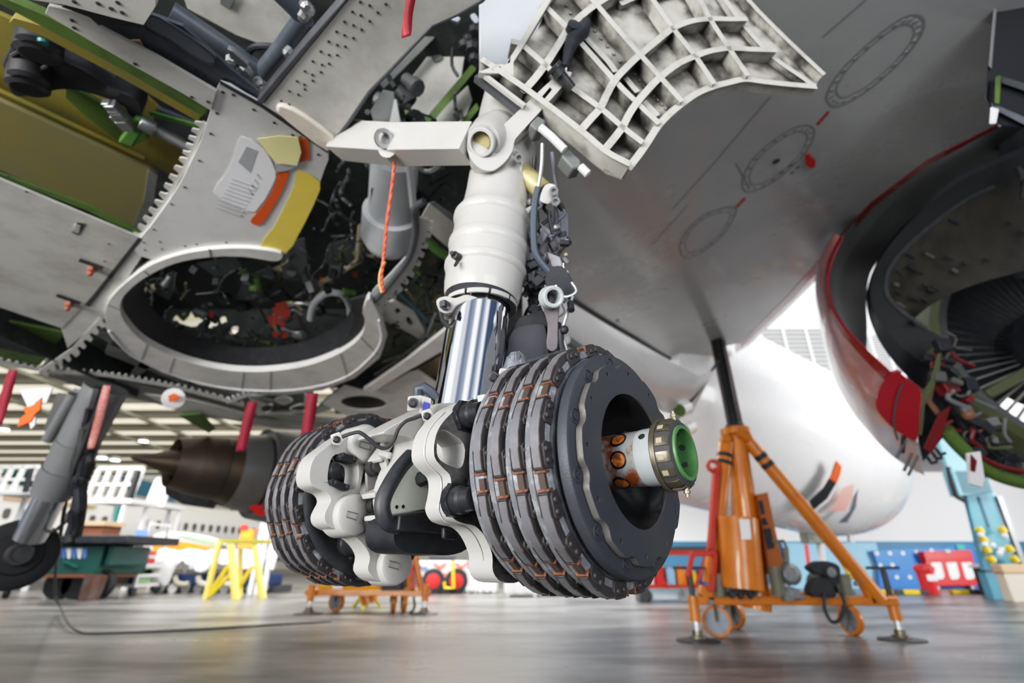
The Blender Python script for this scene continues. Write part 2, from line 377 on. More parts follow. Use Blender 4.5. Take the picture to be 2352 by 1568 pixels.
def build_brake(label, phase, fl=1):
    t = thing('brake_unit', label, 'brake', (0, 0, 0), 'multi-disc aircraft brakes on the axle')
    # thrust plate and end plate
    m = MB(); m.lathe((0, 0, 0), (1, 0, 0), [(-.034, .13), (-.034, .1935), (-.031, .1962), (-.018, .1962), (-.0145, .1945), (-.0125, .190), (-.0125, .13), (-.034, .13)], 96, cap=False)
    for i in range(12):
        th = 15+i*30
        c = cyl(-.0122, .1765, th); m.lathe(c, (1, 0, 0), [(-.004, .0135), (.001, .0135), (.0014, .0118), (-.003, .0105), (-.004, .0075), (.0015, .0065), (.0015, .001)], 14, cap=False)
    m.build('thrust_plate', 'carbon', t, bevel=0)
    # front end plate: scalloped rim, hub opening
    m = MB(); out = []; n = 180
    for i in range(n):
        th = i*360/n; dl = rad((th-15+15) % 30-15); q = .0225**2-(.188*math.sin(dl))**2
        out.append(cyl(.0005, min(.1745, .188*math.cos(dl)-math.sqrt(q)) if q > 0 else .1745, th))
    inn = [cyl(.0005, .118, i*6) for i in range(60)]
    hol = []
    for i in range(12): hol.append([cyl(.0005, .1595, i*30)+V((0, .0042*math.cos(k*.785), .0042*math.sin(k*.785))) for k in range(8)])
    m.plate(out, (-.0115, 0, 0), [inn]+hol, side=1); m.build('end_plate', ['carbon', 'carbon_edge'], t, bevel=.0012)
    m = MB()
    m.lathe((0, 0, 0), (1, 0, 0), [(-.0035, .1178), (-.006, .1165), (-.010, .113), (-.03, .108), (-.055, .096), (-.075, .08), (-.09, .062), (-.10, .049)], 72, cap=False)
    m.build('torque_tube', ['hub_black'], t)
    for k in range(4):
        sc = -.0560-k*.0415
        m = MB(); m.mi(0)
        m.lathe((0, 0, 0), (1, 0, 0), [(sc+fl*q, r_) for q, r_ in ((-.0258, .12), (-.0258, .2125), (-.0245, .2150), (-.0125, .2170), (-.0120, .2140), (-.0104, .2140), (-.0099, .2172), (.0080, .2155), (.0115, .2085), (.0115, .12))], 108, cap=False)
        m.mi(1)
        for i in range(9): arc_block(m, sc-fl*.0020, sc+fl*.0100, .19, .2178, [phase+20+i*40+d for d in (-4.2, 0, 4.2)])
        m.mi(2); m.lathe((0, 0, 0), (1, 0, 0), [(sc+fl*.0115, .1985), (sc+fl*.017, .1985)], 72, cap=False)
        r = m.build('rotor_disc', ['rotor_edge', 'key_rust', 'carbon'], t)
        for i in range(9):
            ph = phase+i*40+(.8*k if k % 2 else -.4*k)
            if CLIP: c = CLIP[0].copy(); bpy.context.scene.collection.objects.link(c); c.parent = r
            else: c = clip_mesh().build('drive_clip', ['clip', 'clip_pad', 'copper'], r, bevel=.0007, segs=1); CLIP.append(c)
            c.matrix_basis = Matrix.Translation((sc, 0, 0)) @ Matrix.Rotation(rad(-ph), 4, 'X') @ Matrix.Rotation(0 if fl > 0 else math.pi, 4, 'Z'); OFF[c.name] = V((0, 0, 0))
    # carrier plate on the inboard side
    m = MB(); m.lathe((0, 0, 0), (1, 0, 0), [(-.2005, .12), (-.2005, .199), (-.203, .2035), (-.214, .2035), (-.217, .199), (-.218, .185), (-.215, .178), (-.214, .06)], 96, cap=False)
    m.build('carrier_plate', 'rubber', t)
    for a, r in PIST:
        m = MB(); c = cyl(-.214, r, a)
        m.lathe(c, (-1, 0, 0), [(0, .030), (.014, .030), (.018, .026), (.040, .0255), (.052, .0285), (.060, .0285)], 28); m.build('piston_barrel', 'dark_gloss', t)
    for a in (205, 160, 20, 330, 255):
        m = MB(); m.lathe(cyl(-.214, .168, a), (-1, 0, 0), [(0, .009), (.004, .009), (.005, .006), (.012, .006)], 12); m.build('bolt', 'dark_steel', t)
    return t
CLIP = []
PIST = [(-62, .135), (-105, .140), (-150, .145), (60, .14), (110, .14), (160, .14)]
defm('hub_black', (.018, .018, .020), .16, metal=.4, dirt=(.07, .065, .06), scale=14, amt=.5, lo=.5, hi=.62)
defm('key_rust', (.085, .060, .052), .5, metal=.3, dirt=(.12, .075, .055), scale=30, amt=.7)
defm('dark_gloss', (.055, .058, .065), .22, metal=.6, dirt=(.10, .10, .10), scale=20, amt=.4)
RB = Matrix((( U.x, FW.x, 0), (U.y, FW.y, 0), (0, 0, 1))).to_4x4()
br = build_brake('nearer brake pack of grey discs with copper edged drive clips around the protruding axle', -85)
br.matrix_world = Matrix.Translation(A0) @ RB
PIST = [(70, .135), (112, .140), (150, .145), (-60, .14), (-110, .14), (-160, .14), (33, .15)]
bl = build_brake('farther brake pack behind the pair of white lobed castings, showing a black inner plate', 95, -1)
LB = Matrix(((-U.x, -FW.x, 0), (-U.y, -FW.y, 0), (0, 0, 1))).to_4x4()
bl.matrix_world = Matrix.Translation(A0-U*.990) @ LB

# ================================================================== landing gear leg
MG = A0-U*.477
gear = thing('main_landing_gear', 'white main landing gear leg with polished chrome piston, wheels removed', 'landing gear', (MG.x, MG.y, MG.z))
def LA(z): return V((MG.x+.1115*(z-MG.z), MG.y, z))                     # leg centre line at height z
LD = (LA(2)-LA(1)).normalized(); LF = UP.cross(LD)
def legz(py, px=1120): return YY(px, py, MG.y).z
def lathe_leg(prof, **k): return one('lathe', LA(0), LD, [((z)/LD.z, r) for z, r in prof], 64, **k)
lathe_leg([(MG.z+.10, .081), (1.45, .081)]).build('piston', 'chrome', gear)
g = H
m = lathe_leg([(g+.655, .083), (g+.655, .100), (g+.668, .1045), (g+.690, .1075), (g+.73, .1095), (g+.735, .114), (g+.742, .1165), (g+.752, .1165), (g+.757, .112), (g+.765, .1105), (g+.80, .1105), (g+.806, .1145), (g+.815, .117), (g+.826, .117), (g+.833, .113), (g+.84, .1105), (g+.895, .1095), (g+.90, .114), (g+.908, .117), (g+.918, .117), (g+.926, .113), (g+.945, .103), (g+.97, .0965), (g+1.02, .0945), (g+1.12, .096), (g+1.2, .101), (g+1.32, .100), (g+1.45, .094), (g+2.6, .094)], cap=False)
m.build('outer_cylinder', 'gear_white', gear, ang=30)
# gland nut: dark seal with notched ring
m = lathe_leg([(g+.655, .083), (g+.66, .0985), (g+.636, .0985), (g+.636, .083)], cap=False); m.build('gland_seal', 'black', gear)
m = MB()
for i in range(10):
    a0 = i*36
    rows = [[LA(z)+(V((math.cos(rad(a)), math.sin(rad(a)), 0)))*r for z, r in ((g+.628, .095), (g+.628, .101), (g+.640, .101), (g+.640, .095))] for a in range(a0+2, a0+36, 4)]
    m.loft(rows, True, True, True)
m.build('gland_nut', 'gear_white', gear)
# clamp lug on the collar
m = MB(); c = W(1042, 694, 1.30)
m.plate([W(*p, 1.285) for p in sm2([(1002, 690), (1022, 680), (1045, 684), (1075, 676), (1120, 694), (1122, 702), (1080, 690), (1050, 700), (1036, 716), (1012, 716)], 3)], (0, .05, .005))
m.build('collar_lug', 'gear_white', gear, bevel=.004)
m = MB(); m.lathe(W(1024, 702, 1.28), (-.3, -1, -.2), [(0, .013), (.012, .013), (.014, .008), (.024, .008)], 12); m.tube([W(1012, 716, 1.29), W(1016, 735, 1.29), W(1030, 752, 1.30)], .006)
m.build('collar_bolt', 'black', gear)
for x, y, d in ((1048, 588, 1.315),):
    m = MB(); m.lathe(W(x, y, d), (-.5, -.9, -.1), [(-.02, .011), (.010, .011), (.012, .007), (.022, .006)], 10); m.lathe(W(x+3, y+12, d-.01), (-.2, -.6, -1), [(0, .005), (.025, .004)], 8); m.build('grease_fitting', 'dark_steel', gear)
# shoulder boss that carries the stay
bd = (W(1108, 326, 1.40)-W(1180, 300, 1.72)).normalized(); bc = W(1108, 326, 1.415)
m = MB(); m.lathe(bc, -bd, [(.004, .02), (.004, .050), (.012, .054), (.04, .060), (.10, .072), (.22, .08)], 32, cap=False); m.mi(0); m.lathe(bc, bd, [(-.01, .040), (.014, .040), (.017, .037), (.017, .030), (-.05, .030)], 32, cap=False)
m.mi(1); m.lathe(bc, bd, [(.010, .0305), (-.004, .0305), (-.004, 0)], 24, cap=False)
m.build('shoulder_boss', ['gear_white', 'zinc_yellow'], gear)
# shoulder web blending the boss into the leg
m = MB(); pl = [(1085, 350), (1115, 385), (1105, 415), (1080, 440), (1070, 480), (1130, 470), (1190, 420), (1200, 365), (1185, 340), (1170, 300), (1130, 300)]
m.plate([W(*p, 1.47) for p in sm2(pl, 3)], ray(1130, 380)*.14); m.build('shoulder_web', 'gear_white', gear, bevel=.012, segs=3)
# folding side stay (white beam to the wheel bay)
pa, pb = W(1085, 330, 1.44), W(905, 332, 1.64); pc = W(785, 322, 1.82)
m = MB(); m.bar(pa, pb, .075, .092, up=(0, 0, 1), w2=.085, h2=.105); m.bar(pb, pc, .085, .105, w2=.08, h2=.115)
m.plate([W(905+x, 327+y, 1.58) for x, y in sm2([(-38, -8), (-20, -32), (0, -36), (18, -26), (12, 10), (-8, 34), (-32, 28)], 3)], ray(900, 330)*.1)
m.build('side_stay', 'gear_white', gear, bevel=.010, segs=3)
m = MB(); m.lathe(W(879, 318, 1.57), -ray(879, 318).normalized()+V((.5, 0, .1)), [(0, .03), (.012, .03), (.012, .018), (-.01, .017)], 24, cap=False); m.build('stay_bushing', 'steel', gear)
# upper link with slot, up to the gear door
m = MB(); lp = [(1072, 335), (1080, 308), (1098, 292), (1122, 290), (1148, 290), (1170, 274), (1290, 162), (1302, 164), (1307, 180), (1200, 300), (1182, 322), (1178, 342), (1166, 364), (1150, 380), (1130, 392), (1106, 388), (1085, 370)]
lk = plane3(W(1110, 330, 1.425), W(1150, 390, 1.42), W(1298, 172, 1.47))
sl = [PL(*p, lk) for p in [(1236, 232), (1263, 200), (1269, 205), (1243, 236)]]
m.plate([PL(*p, lk) for p in sm2(lp, 3)], -lk[1]*.055, [sl]); m.build('upper_link', 'gear_white', gear, bevel=.008, segs=3)
m = MB(); e = W(1292, 178, 1.45); m.lathe(e, (-.6, -.5, .4), [(-.04, .016), (.03, .016), (.03, .024), (.04, .024)], 12); m.lathe(W(1282, 166, 1.44), (-.6, -.5, .4), [(-.01, .02), (.012, .018)], 10); m.build('link_pin', 'dark_steel', gear)
# retraction actuator in yellow zinc finish
m = MB(); m.tube([W(1185, 385, 1.52), W(1215, 410, 1.50), W(1248, 440, 1.48)], .031, 20); m.build('actuator', 'zinc_yellow', gear)
m = MB(); m.plate([W(*p, 1.44) for p in sm2([(1240, 460), (1252, 425), (1275, 425), (1281, 452), (1262, 468)], 3)], ray(1260, 445)*.05); m.tube([W(1205, 470, 1.5), W(1245, 462, 1.46)], .014)
m.build('actuator_lug', 'gear_white', gear, bevel=.005)
m = MB()
for q in ((1192, 362), (1272, 438), (1276, 462)): m.lathe(W(*q, 1.425), -ray(*q), [(-.02, .013), (.006, .013), (.006, .007), (-.004, .006)], 12)
m.each('lug_bolt', 'steel', gear)
m = MB(); m.plate([W(*p, 1.47) for p in sm2([(1168, 352), (1190, 348), (1202, 365), (1190, 400), (1160, 430), (1120, 440), (1100, 425), (1130, 400), (1150, 385)], 3)], ray(1170, 390)*.06); m.build('actuator_bracket', 'gear_white', gear, bevel=.008)
# bracket, boxes and plates on the outboard side of the leg
m = MB(); m.plate([W(*p, 1.42) for p in [(1193, 488), (1226, 468), (1206, 506), (1192, 515)]], ray(1200, 490)*.05); m.plate([W(*p, 1.43) for p in [(1182, 530), (1196, 512), (1210, 515), (1200, 526)]], ray(1195, 520)*.05)
m.each('hose_bracket', 'gear_white', gear, bevel=.002)
m = MB(); m.plate([W(*p, 1.47) for p in [(1231, 505), (1262, 528), (1266, 498), (1260, 590), (1240, 570)]], ray(1250, 545)*.01); m.plate([W(*p, 1.5) for p in [(1198, 530), (1232, 510), (1242, 572), (1225, 580)]], ray(1220, 545)*.02); m.build('mount_plate', 'plate_mauve', gear)
m = MB(); m.plate([W(*p, 1.52) for p in [(1283, 478), (1306, 488), (1307, 548), (1290, 545), (1268, 570), (1272, 490)]], ray(1290, 520)*.07); m.plate([W(*p, 1.5) for p in [(1268, 545), (1280, 528), (1306, 546), (1268, 571)]], ray(1280, 550)*.06); m.build('junction_box', 'box_slate', gear, bevel=.003)
m = MB(); m.plate([W(*p, 1.36) for p in sm2([(1252, 640), (1272, 612), (1300, 618), (1324, 668), (1310, 680), (1288, 684), (1262, 668)], 3)], ray(1290, 650)*.03); m.build('harness_bracket', 'black', gear, bevel=.004)
m = MB(); m.tube([W(*p, 1.33) for p in sm2([(1275, 655), (1292, 680), (1312, 678), (1323, 667), (1312, 648)], 4, False)], .004, 6); m.build('bracket_rim', 'steel', gear)
# torque link: dark forged arm with bushed eye, plus broad black panel behind it
m = MB(); tl = [(1252, 668), (1268, 656), (1284, 668), (1287, 690), (1282, 740), (1280, 800), (1256, 800), (1258, 745), (1245, 700)]
m.plate([W(*p, 1.30) for p in sm2(tl, 3)], ray(1268, 730)*.05); m.build('torque_link', 'link_mauve', gear, bevel=.006)
ex = -ray(1268, 682)+V((.35, 0, .1)); m = MB(); m.lathe(W(1268, 682, 1.27), ex, [(-.02, .030), (.012, .028), (.014, .024), (.012, .018), (-.03, .018)], 20, cap=False); m.mi(1); m.lathe(W(1268, 682, 1.27), ex, [(0, .0185), (-.03, .0185), (-.03, 0)], 16, cap=False)
m.build('link_eye', ['axle_grey', 'seam_dark'], gear)
m = MB(); m.plate([W(*p, 1.34) for p in sm2([(1168, 790), (1172, 770), (1190, 752), (1238, 744), (1252, 752), (1258, 800), (1256, 840), (1170, 850)], 3)], ray(1215, 790)*.03); m.build('link_panel', 'link_dark', gear, bevel=.004)
m = MB(); m.plate([W(*p, 1.36) for p in [(1190, 730), (1245, 710), (1262, 735), (1290, 740), (1285, 820), (1170, 860), (1160, 780)]], ray(1225, 790)*.03); m.build('link_web', 'black', gear, bevel=.004)
m = MB(); m.bar(W(1195, 840, 1.28), W(1300, 812, 1.28), .02, .02)
for x, y in ((1262, 818), (1280, 812), (1292, 808)): m.lathe(W(x, y, 1.26), -ray(x, y), [(0, .009), (.012, .009)], 8)
m.build('lower_bracket', 'dark_steel', gear, bevel=.002)
# dark gubbins beside the leg
m = MB()
for i in range(26):
    x = RN.uniform(1205, 1262); y = RN.uniform(590, 730)
    s_ = RN.uniform(.010, .024); m.box(W(x, y, RN.uniform(1.38, 1.45)), (s_, s_, s_*RN.uniform(.6, 1.8)), Matrix.Rotation(RN.uniform(0, 3), 3, 'Y'))
for i in range(6):
    x = RN.uniform(1210, 1250); y = RN.uniform(480, 700); m.tube([W(x, y, 1.45), W(x+RN.uniform(-15, 20), y+RN.uniform(20, 60), 1.43)], .008, 6)
m.build('valve_block', 'black', gear)
for i in range(26):
    x = RN.uniform(1206, 1296); y = RN.uniform(455, 700); d = RN.uniform(1.40, 1.52); k = RN.uniform(15, 45); m = MB()
    m.tube([W(a, b, d) for a, b in sm2([(x, y), (x+RN.uniform(-8, 8), y+k*.5), (x+RN.uniform(-6, 14), y+k), (x+RN.uniform(-14, 14), y+k*1.5)], 4, False)], RN.uniform(.0025, .0055), 6); m.build('harness_wire', RN.choice(['black', 'dark_steel', 'hose_blue', 'box_slate', 'steel']), gear)
for i in range(24):
    x = RN.uniform(1208, 1300); y = RN.uniform(470, 705); s_ = RN.uniform(.010, .022); m = MB()
    if i % 2: m.box(W(x, y, RN.uniform(1.40, 1.5)), (s_*1.6, s_, s_), Matrix.Rotation(RN.uniform(0, 3), 3, (.2, 1, .3)))
    else: m.lathe(W(x, y, RN.uniform(1.38, 1.46)), (RN.uniform(-1, 1), -.6, RN.uniform(-1, 1)), [(-s_, s_*.4), (0, s_*.5), (.002, s_*.3), (s_*.7, s_*.3)], 10)
    m.build('harness_clamp', RN.choice(['dark_steel', 'box_slate', 'plate_mauve', 'steel', 'black']), gear, bevel=.0015)
m = MB(); m.plate([W(*p, 1.45) for p in [(1228, 600), (1262, 612), (1276, 640), (1244, 650)]], ray(1250, 625)*.03); m.plate([W(*p, 1.43) for p in [(1256, 578), (1286, 590), (1296, 618), (1266, 612)]], ray(1270, 600)*.02); m.each('harness_bracket', 'plate_mauve', gear, bevel=.003)
m = MB(); m.plate([W(*p, 1.5) for p in [(1200, 560), (1215, 600), (1232, 660), (1240, 700), (1222, 700), (1206, 640), (1196, 590)]], ray(1215, 620)*.03); m.build('mount_plate', 'gear_white', gear, bevel=.004)
# hoses and electrical cables down the leg
for nm, pts, d, r, mt in (
    ('hydraulic_hose', [(1236, 430), (1228, 470), (1226, 540), (1232, 585), (1258, 620), (1290, 650), (1302, 672)], 1.38, .010, 'hose_blue'),
    ('brake_pipe', [(1246, 330), (1244, 380), (1238, 420), (1228, 465)], 1.44, .006, 'pipe_grey'),
    ('brake_pipe', [(1268, 350), (1276, 420), (1278, 460), (1272, 540)], 1.5, .006, 'box_slate'),
    ('brake_pipe', [(1228, 360), (1226, 420), (1240, 470)], 1.5, .006, 'dark_steel'),
    ('sensor_cable', [(1306, 545), (1300, 560), (1282, 585), (1270, 610)], 1.45, .005, 'dark_steel'),
    ('sensor_cable', [(1243, 590), (1240, 630), (1244, 660)], 1.4, .006, 'steel'),
    ('sensor_cable', [(1316, 680), (1306, 710), (1294, 750), (1290, 770), (1300, 800), (1304, 825)], 1.3, .004, 'pipe_grey'),
    ('sensor_cable', [(1288, 755), (1290, 790), (1298, 830)], 1.3, .008, 'black')):
    m = MB(); m.tube([W(*p, d) for p in sm2(pts, 5, False)], r, 8); m.build(nm, mt, gear)
m = MB(); m.sphere(W(1296, 757, 1.29), .012, 10); m.lathe(W(1310, 695, 1.3), (0, -.4, -1), [(0, .009), (.03, .009)], 8); m.lathe(W(1228, 455, 1.4), (0, -.2, -1), [(0, .012), (.03, .012)], 8); m.each('cable_plug', 'black', gear)
m = MB(); m.sphere(W(1300, 585, 1.42), .006, 8); m.tube([W(1303, 550, 1.44), W(1297, 566, 1.44)], .007); m.each('cable_ferrule', 'pipe_tan', gear)

# ------------------------------------------------------------------ axle beam, castings
def AX(s): return A0+U*s
m = MB(); m.lathe(AX(0), U, [(-.95, .05), (-.80, .05), (-.70, .068), (-.60, .085), (-.40, .085), (-.30, .068), (-.10, .05)], 40); m.build('axle_beam', 'gear_white', gear)
m = MB(); m.mi(0); m.lathe(AX(0), U, [(-.10, .0485), (.020, .0485), (.021, .0475)], 48, cap=False); m.build('axle_sleeve', 'rust_paint', gear)
m = MB(); m.lathe(AX(0), U, [(.019, .049), (.023, .0495), (.055, .0495), (.056, .044)], 48, cap=False); m.build('axle_journal', 'axle_grey', gear)
m = MB()
def axp(s, r, th): return AX(s)+FW*(r*math.sin(rad(th)))+UP*(r*math.cos(rad(th)))
holes = [(-.012, -52), (-.010, -98), (-.02, -150), (-.02, 0)]
for s, th in holes:
    c = axp(s, .0475, th); n = (axp(s, 1, th)-AX(s)).normalized(); m.mi(0); m.lathe(c, n, [(0, .0155), (.0018, .0150), (.0022, .0128), (.0012, .0120)], 22, cap=False); m.mi(1); m.lathe(c, n, [(.0011, .0124), (.0016, .006), (.0012, .0)], 22, cap=False)
m.build('inspection_plug', ['hub_black', 'rust_hot'], gear)
m = MB(); c = axp(.034, .049, -55); m.lathe(c, axp(0, 1, -55)-AX(0), [(0, .0062), (.001, .0062), (.0012, .004), (.0004, .0036), (.0012, .002)], 14); m.build('journal_bolt', 'dark_steel', gear)
# axle nut
m = MB(); m.mi(0); m.lathe(AX(0), U, [(.0535, .0495), (.0535, .0605), (.0555, .0625), (.0595, .0625), (.061, .0605), (.062, .0595), (.0622, .052)], 64, cap=False)
out = []
for i in range(168):
    th = i*360/168; k = (th*14/360) % 1; out.append((.0585 if .22 < k < .78 else .0585-.0, th))
m.mi(2); m.lathe(AX(0), U, [(.060, .0575), (.080, .0575), (.0865, .0545), (.0885, .051), (.0885, .044)], 64, cap=False)
m.mi(0)
for i in range(14):                                                     # raised castellations with slots between
    rows = []
    for t in range(-8, 9, 2):
        th = i*360/14+t*1.0
        rows.append([axp(.0635, .056, th), axp(.0635, .0598, th), axp(.081, .0598, th), axp(.0865, .0565, th), axp(.0865, .05, th)])
    m.loft(rows, True, True, True)
m.mi(1)
for i in range(14):
    if i % 5 == 3: continue
    rows = []
    for t in range(-5, 6, 2):
        th = i*360/14+t*.9; rows.append([axp(.067, .0602, th), axp(.067, .0606, th), axp(.077, .0606, th), axp(.077, .0602, th)])
    m.loft(rows, True, True, True)
m.build('axle_nut', ['nut_brass', 'nut_paint', 'seam_dark'], gear, bevel=.0008, segs=1)
m = MB(); m.mi(0); m.lathe(AX(0), U, [(.0885, .0465), (.0925, .0460), (.0925, .0400), (.060, .0385), (.058, .036), (.058, 0)], 40, cap=False); m.mi(1)
for i in range(8):
    th = 20+i*45; c = axp(.072, .0392, th); n = AX(.072)-c; m.lathe(c, n, [(.0005, .0055), (.0012, .0055), (.0012, .0)], 12, cap=False)
m.build('axle_bore', ['green_bore', 'seam_dark'], gear)
m = MB()
for th, s in ((178, .083), (-12, .084)):
    c = axp(s, .055, th); n = (axp(s, 1, th)-AX(s)); m.lathe(c, n, [(0, .004), (.006, .004), (.0065, .0056), (.010, .0056), (.0105, .003), (.016, .0028)], 10)
m.each('lock_bolt', 'nut_brass', gear)
# ---- white brake carrier castings (left farther, right nearer)
pl_l = (AX(-.655), U); pl_r = (AX(-.262), U)
lo = [(758, 1020), (723, 1049), (711, 1084), (714, 1110), (730, 1122), (752, 1132), (760, 1148), (752, 1166), (745, 1185), (752, 1205), (784, 1221), (812, 1231), (836, 1252), (849, 1278), (845, 1310), (867, 1333), (899, 1337), (924, 1323), (937, 1291), (926, 1262), (902, 1250), (862, 1232), (838, 1214), (846, 1186), (841, 1164), (825, 1143), (828, 1120), (840, 1070), (866, 1050), (880, 1024), (876, 1000), (857, 979), (835, 974), (816, 985), (792, 996)]
lh = [(760, 1056), (778, 1043), (814, 1060), (823, 1074), (821, 1108), (808, 1124), (767, 1110), (753, 1100)]
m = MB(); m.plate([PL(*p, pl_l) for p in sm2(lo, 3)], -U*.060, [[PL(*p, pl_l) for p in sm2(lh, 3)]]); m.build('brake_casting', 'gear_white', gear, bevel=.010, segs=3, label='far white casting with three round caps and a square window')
for (x, y), r in (((836, 1021), .047), ((806, 1182), .047), ((902, 1296), .046)):
    c = PL(x, y, pl_l); m = MB(); m.lathe(c, U, [(-.05, r+.002), (.008, r), (.018, r-.003), (.022, r-.010), (.023, 0)], 40, cap=False); m.build('casting_cap', 'gear_white', gear)
    m = MB()
    for q in ([(-10, 5), (14, 12), (16, -2), (-8, -9), (-10, 5)],): m.tube([PL(x+a, y+b, (AX(-.631), U)) for a, b in q], .0009, 5)
    m.build('cap_marking', 'seam_grey', gear)
m = MB()
for q in ([(780, 1046), (790, 1038), (818, 1052), (819, 1062), (812, 1064), (784, 1056)], [(760, 1104), (766, 1098), (804, 1114), (803, 1124), (796, 1127), (764, 1112)]):
    m.plate([PL(*p, (AX(-.64), U)) for p in q], -U*.03)
m.each('casting_clamp', 'black', gear, bevel=.002)
m = MB()
for q in ((788, 1046), (813, 1054), (770, 1108), (797, 1117)): m.lathe(PL(*q, (AX(-.64), U)), U, [(-.002, .0055), (.005, .005), (.006, .003)], 6)
m.each('clamp_bolt', 'dark_steel', gear)
ri = [(1060, 928), (1034, 950), (1010, 978), (998, 1010), (997, 1048), (1014, 1072), (1032, 1090), (1036, 1115), (1033, 1140), (1029, 1165), (1040, 1190), (1062, 1201), (1090, 1208), (1112, 1230), (1130, 1272), (1132, 1312), (1152, 1336), (1195, 1335), (1215, 1300), (1200, 1240), (1180, 1180), (1165, 1100), (1170, 1000), (1140, 935), (1098, 915)]
rh = [(1010, 992), (1026, 990), (1064, 1018), (1064, 1062), (1050, 1074), (1012, 1056), (1004, 1030)]
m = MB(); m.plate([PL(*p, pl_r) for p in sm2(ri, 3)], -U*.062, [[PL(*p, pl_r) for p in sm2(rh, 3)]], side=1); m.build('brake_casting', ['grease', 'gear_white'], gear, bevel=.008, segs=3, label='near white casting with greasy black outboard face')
for q in ((1092, 950), (1070, 1146)):                       # glossy piston barrels between the near casting and its brake
    c = PL(*q, (AX(-.232), U)); m = MB(); m.lathe(c, -U, [(-.02, .020), (0, .021), (.004, .025), (.020, .025), (.022, .029), (.034, .029)], 28); m.lathe(c-U*.030, -U, [(-.010, .031), (0, .033)], 6); m.build('piston_barrel', 'dark_gloss', gear)
# joint lines around the near casting's edge
m = MB()
for off in (.024,):
    b = [PL(*p, pl_r)-U*off for p in sm2(ri, 3)][2:44]
    m.tube([p+(p-AX(-.262-off)).normalized()*.0006 for p in b], .0022, 5)
m.build('casting_flange', 'gear_white', gear)
# star ribs between the far casting and the leg
m = MB(); P2 = (AX(-.60), U)
for a, b in (((860, 1060), (915, 985)), ((870, 1050), (905, 1150)), ((845, 1140), (905, 1110)), ((905, 1060), (900, 1250)), ((880, 990), (960, 985)), ((960, 985), (895, 1055)), ((850, 1190), (900, 1185)), ((930, 1230), (895, 1160)), ((905, 1250), (880, 1190))):
    m.bar(PL(*a, P2), PL(*b, P2), .012, .05, up=U)
m.build('casting_rib', 'gear_white', gear, bevel=.003)
m = MB(); m.plate([PL(*p, (AX(-.64), U)) for p in sm2([(850, 1050), (905, 975), (965, 990), (915, 1080), (900, 1240), (850, 1215), (845, 1130)], 2)], -U*.01); m.build('casting_web', 'web_grey', gear)
for q, r in (((868, 1160), .013), ((866, 1072), .015), ((876, 1062), .01), ((868, 1200), .018)):
    m = MB(); c = PL(*q, (AX(-.61), U)); m.lathe(c, U, [(-.02, r*1.4), (0, r*1.4), (.001, r), (.01, r), (.012, r*.6)], 12); m.build('bolt', 'dark_steel', gear)
# piston foot casting: tapering block from the leg to the axle, greenish fairing plate
m = MB(); ft = [(985, 935), (1030, 915), (1075, 905), (1110, 930), (1100, 985), (1060, 1050), (1040, 1180), (1000, 1240), (950, 1205), (925, 1180), (918, 1130), (930, 1080), (950, 1030), (945, 1005), (905, 1000), (880, 992), (930, 962)]
m.plate([PL(*p, (AX(-.50), U)) for p in sm2(ft, 3)], -U*.10); m.build('axle_yoke', 'gear_white', gear, bevel=.014, segs=3)
m = lathe_leg([(MG.z+.02, .115), (MG.z+.10, .105), (MG.z+.15, .090), (MG.z+.17, .086), (MG.z+.172, .080)], cap=False); m.build('piston_foot', 'gear_white', gear)
m = MB(); m.plate([PL(*p, (AX(-.46), U)) for p in sm2([(930, 1060), (945, 1040), (960, 1060), (1000, 1095), (1000, 1160), (975, 1170), (905, 1182), (880, 1165), (882, 1110)], 2)], -U*.02); m.build('splash_plate', 'plate_green', gear, bevel=.004)
m = MB()
for q in ((911, 1164), (926, 1163)): m.disc(PL(*q, (AX(-.46), U)), U, .004, .001, 8)
m.lathe(PL(967, 1100, (AX(-.46), U)), U, [(0, .017), (.012, .015), (.02, .010), (.03, .008)], 8); m.each('plate_bolt', 'black', gear)
m = MB(); m.tube([PL(*p, (AX(-.42), U)) for p in sm2([(945, 1045), (915, 1080), (884, 1135), (878, 1170), (890, 1200), (915, 1208)], 6, False)], .0155, 12); m.build('flexible_hose', 'hose_black', gear)
# sooty jacking dome and brackets underneath
m = MB(); m.plate([PL(*p, (AX(-.47), U)) for p in sm2([(916, 1190), (980, 1176), (1040, 1200), (1080, 1230), (1070, 1262), (1030, 1275), (990, 1272), (930, 1268), (905, 1240)], 3)], -U*.10); m.build('jacking_dome', 'black', gear, bevel=.012)
m = MB(); m.plate([PL(*p, (AX(-.40), U)) for p in [(918, 1182), (980, 1172), (1040, 1195), (1040, 1225), (1000, 1222), (915, 1218)]], -U*.04); m.plate([PL(*p, (AX(-.38), U)) for p in [(1020, 1210), (1058, 1228), (1050, 1240), (1020, 1236)]], -U*.01); m.build('dome_bracket', 'dark_steel', gear, bevel=.003)
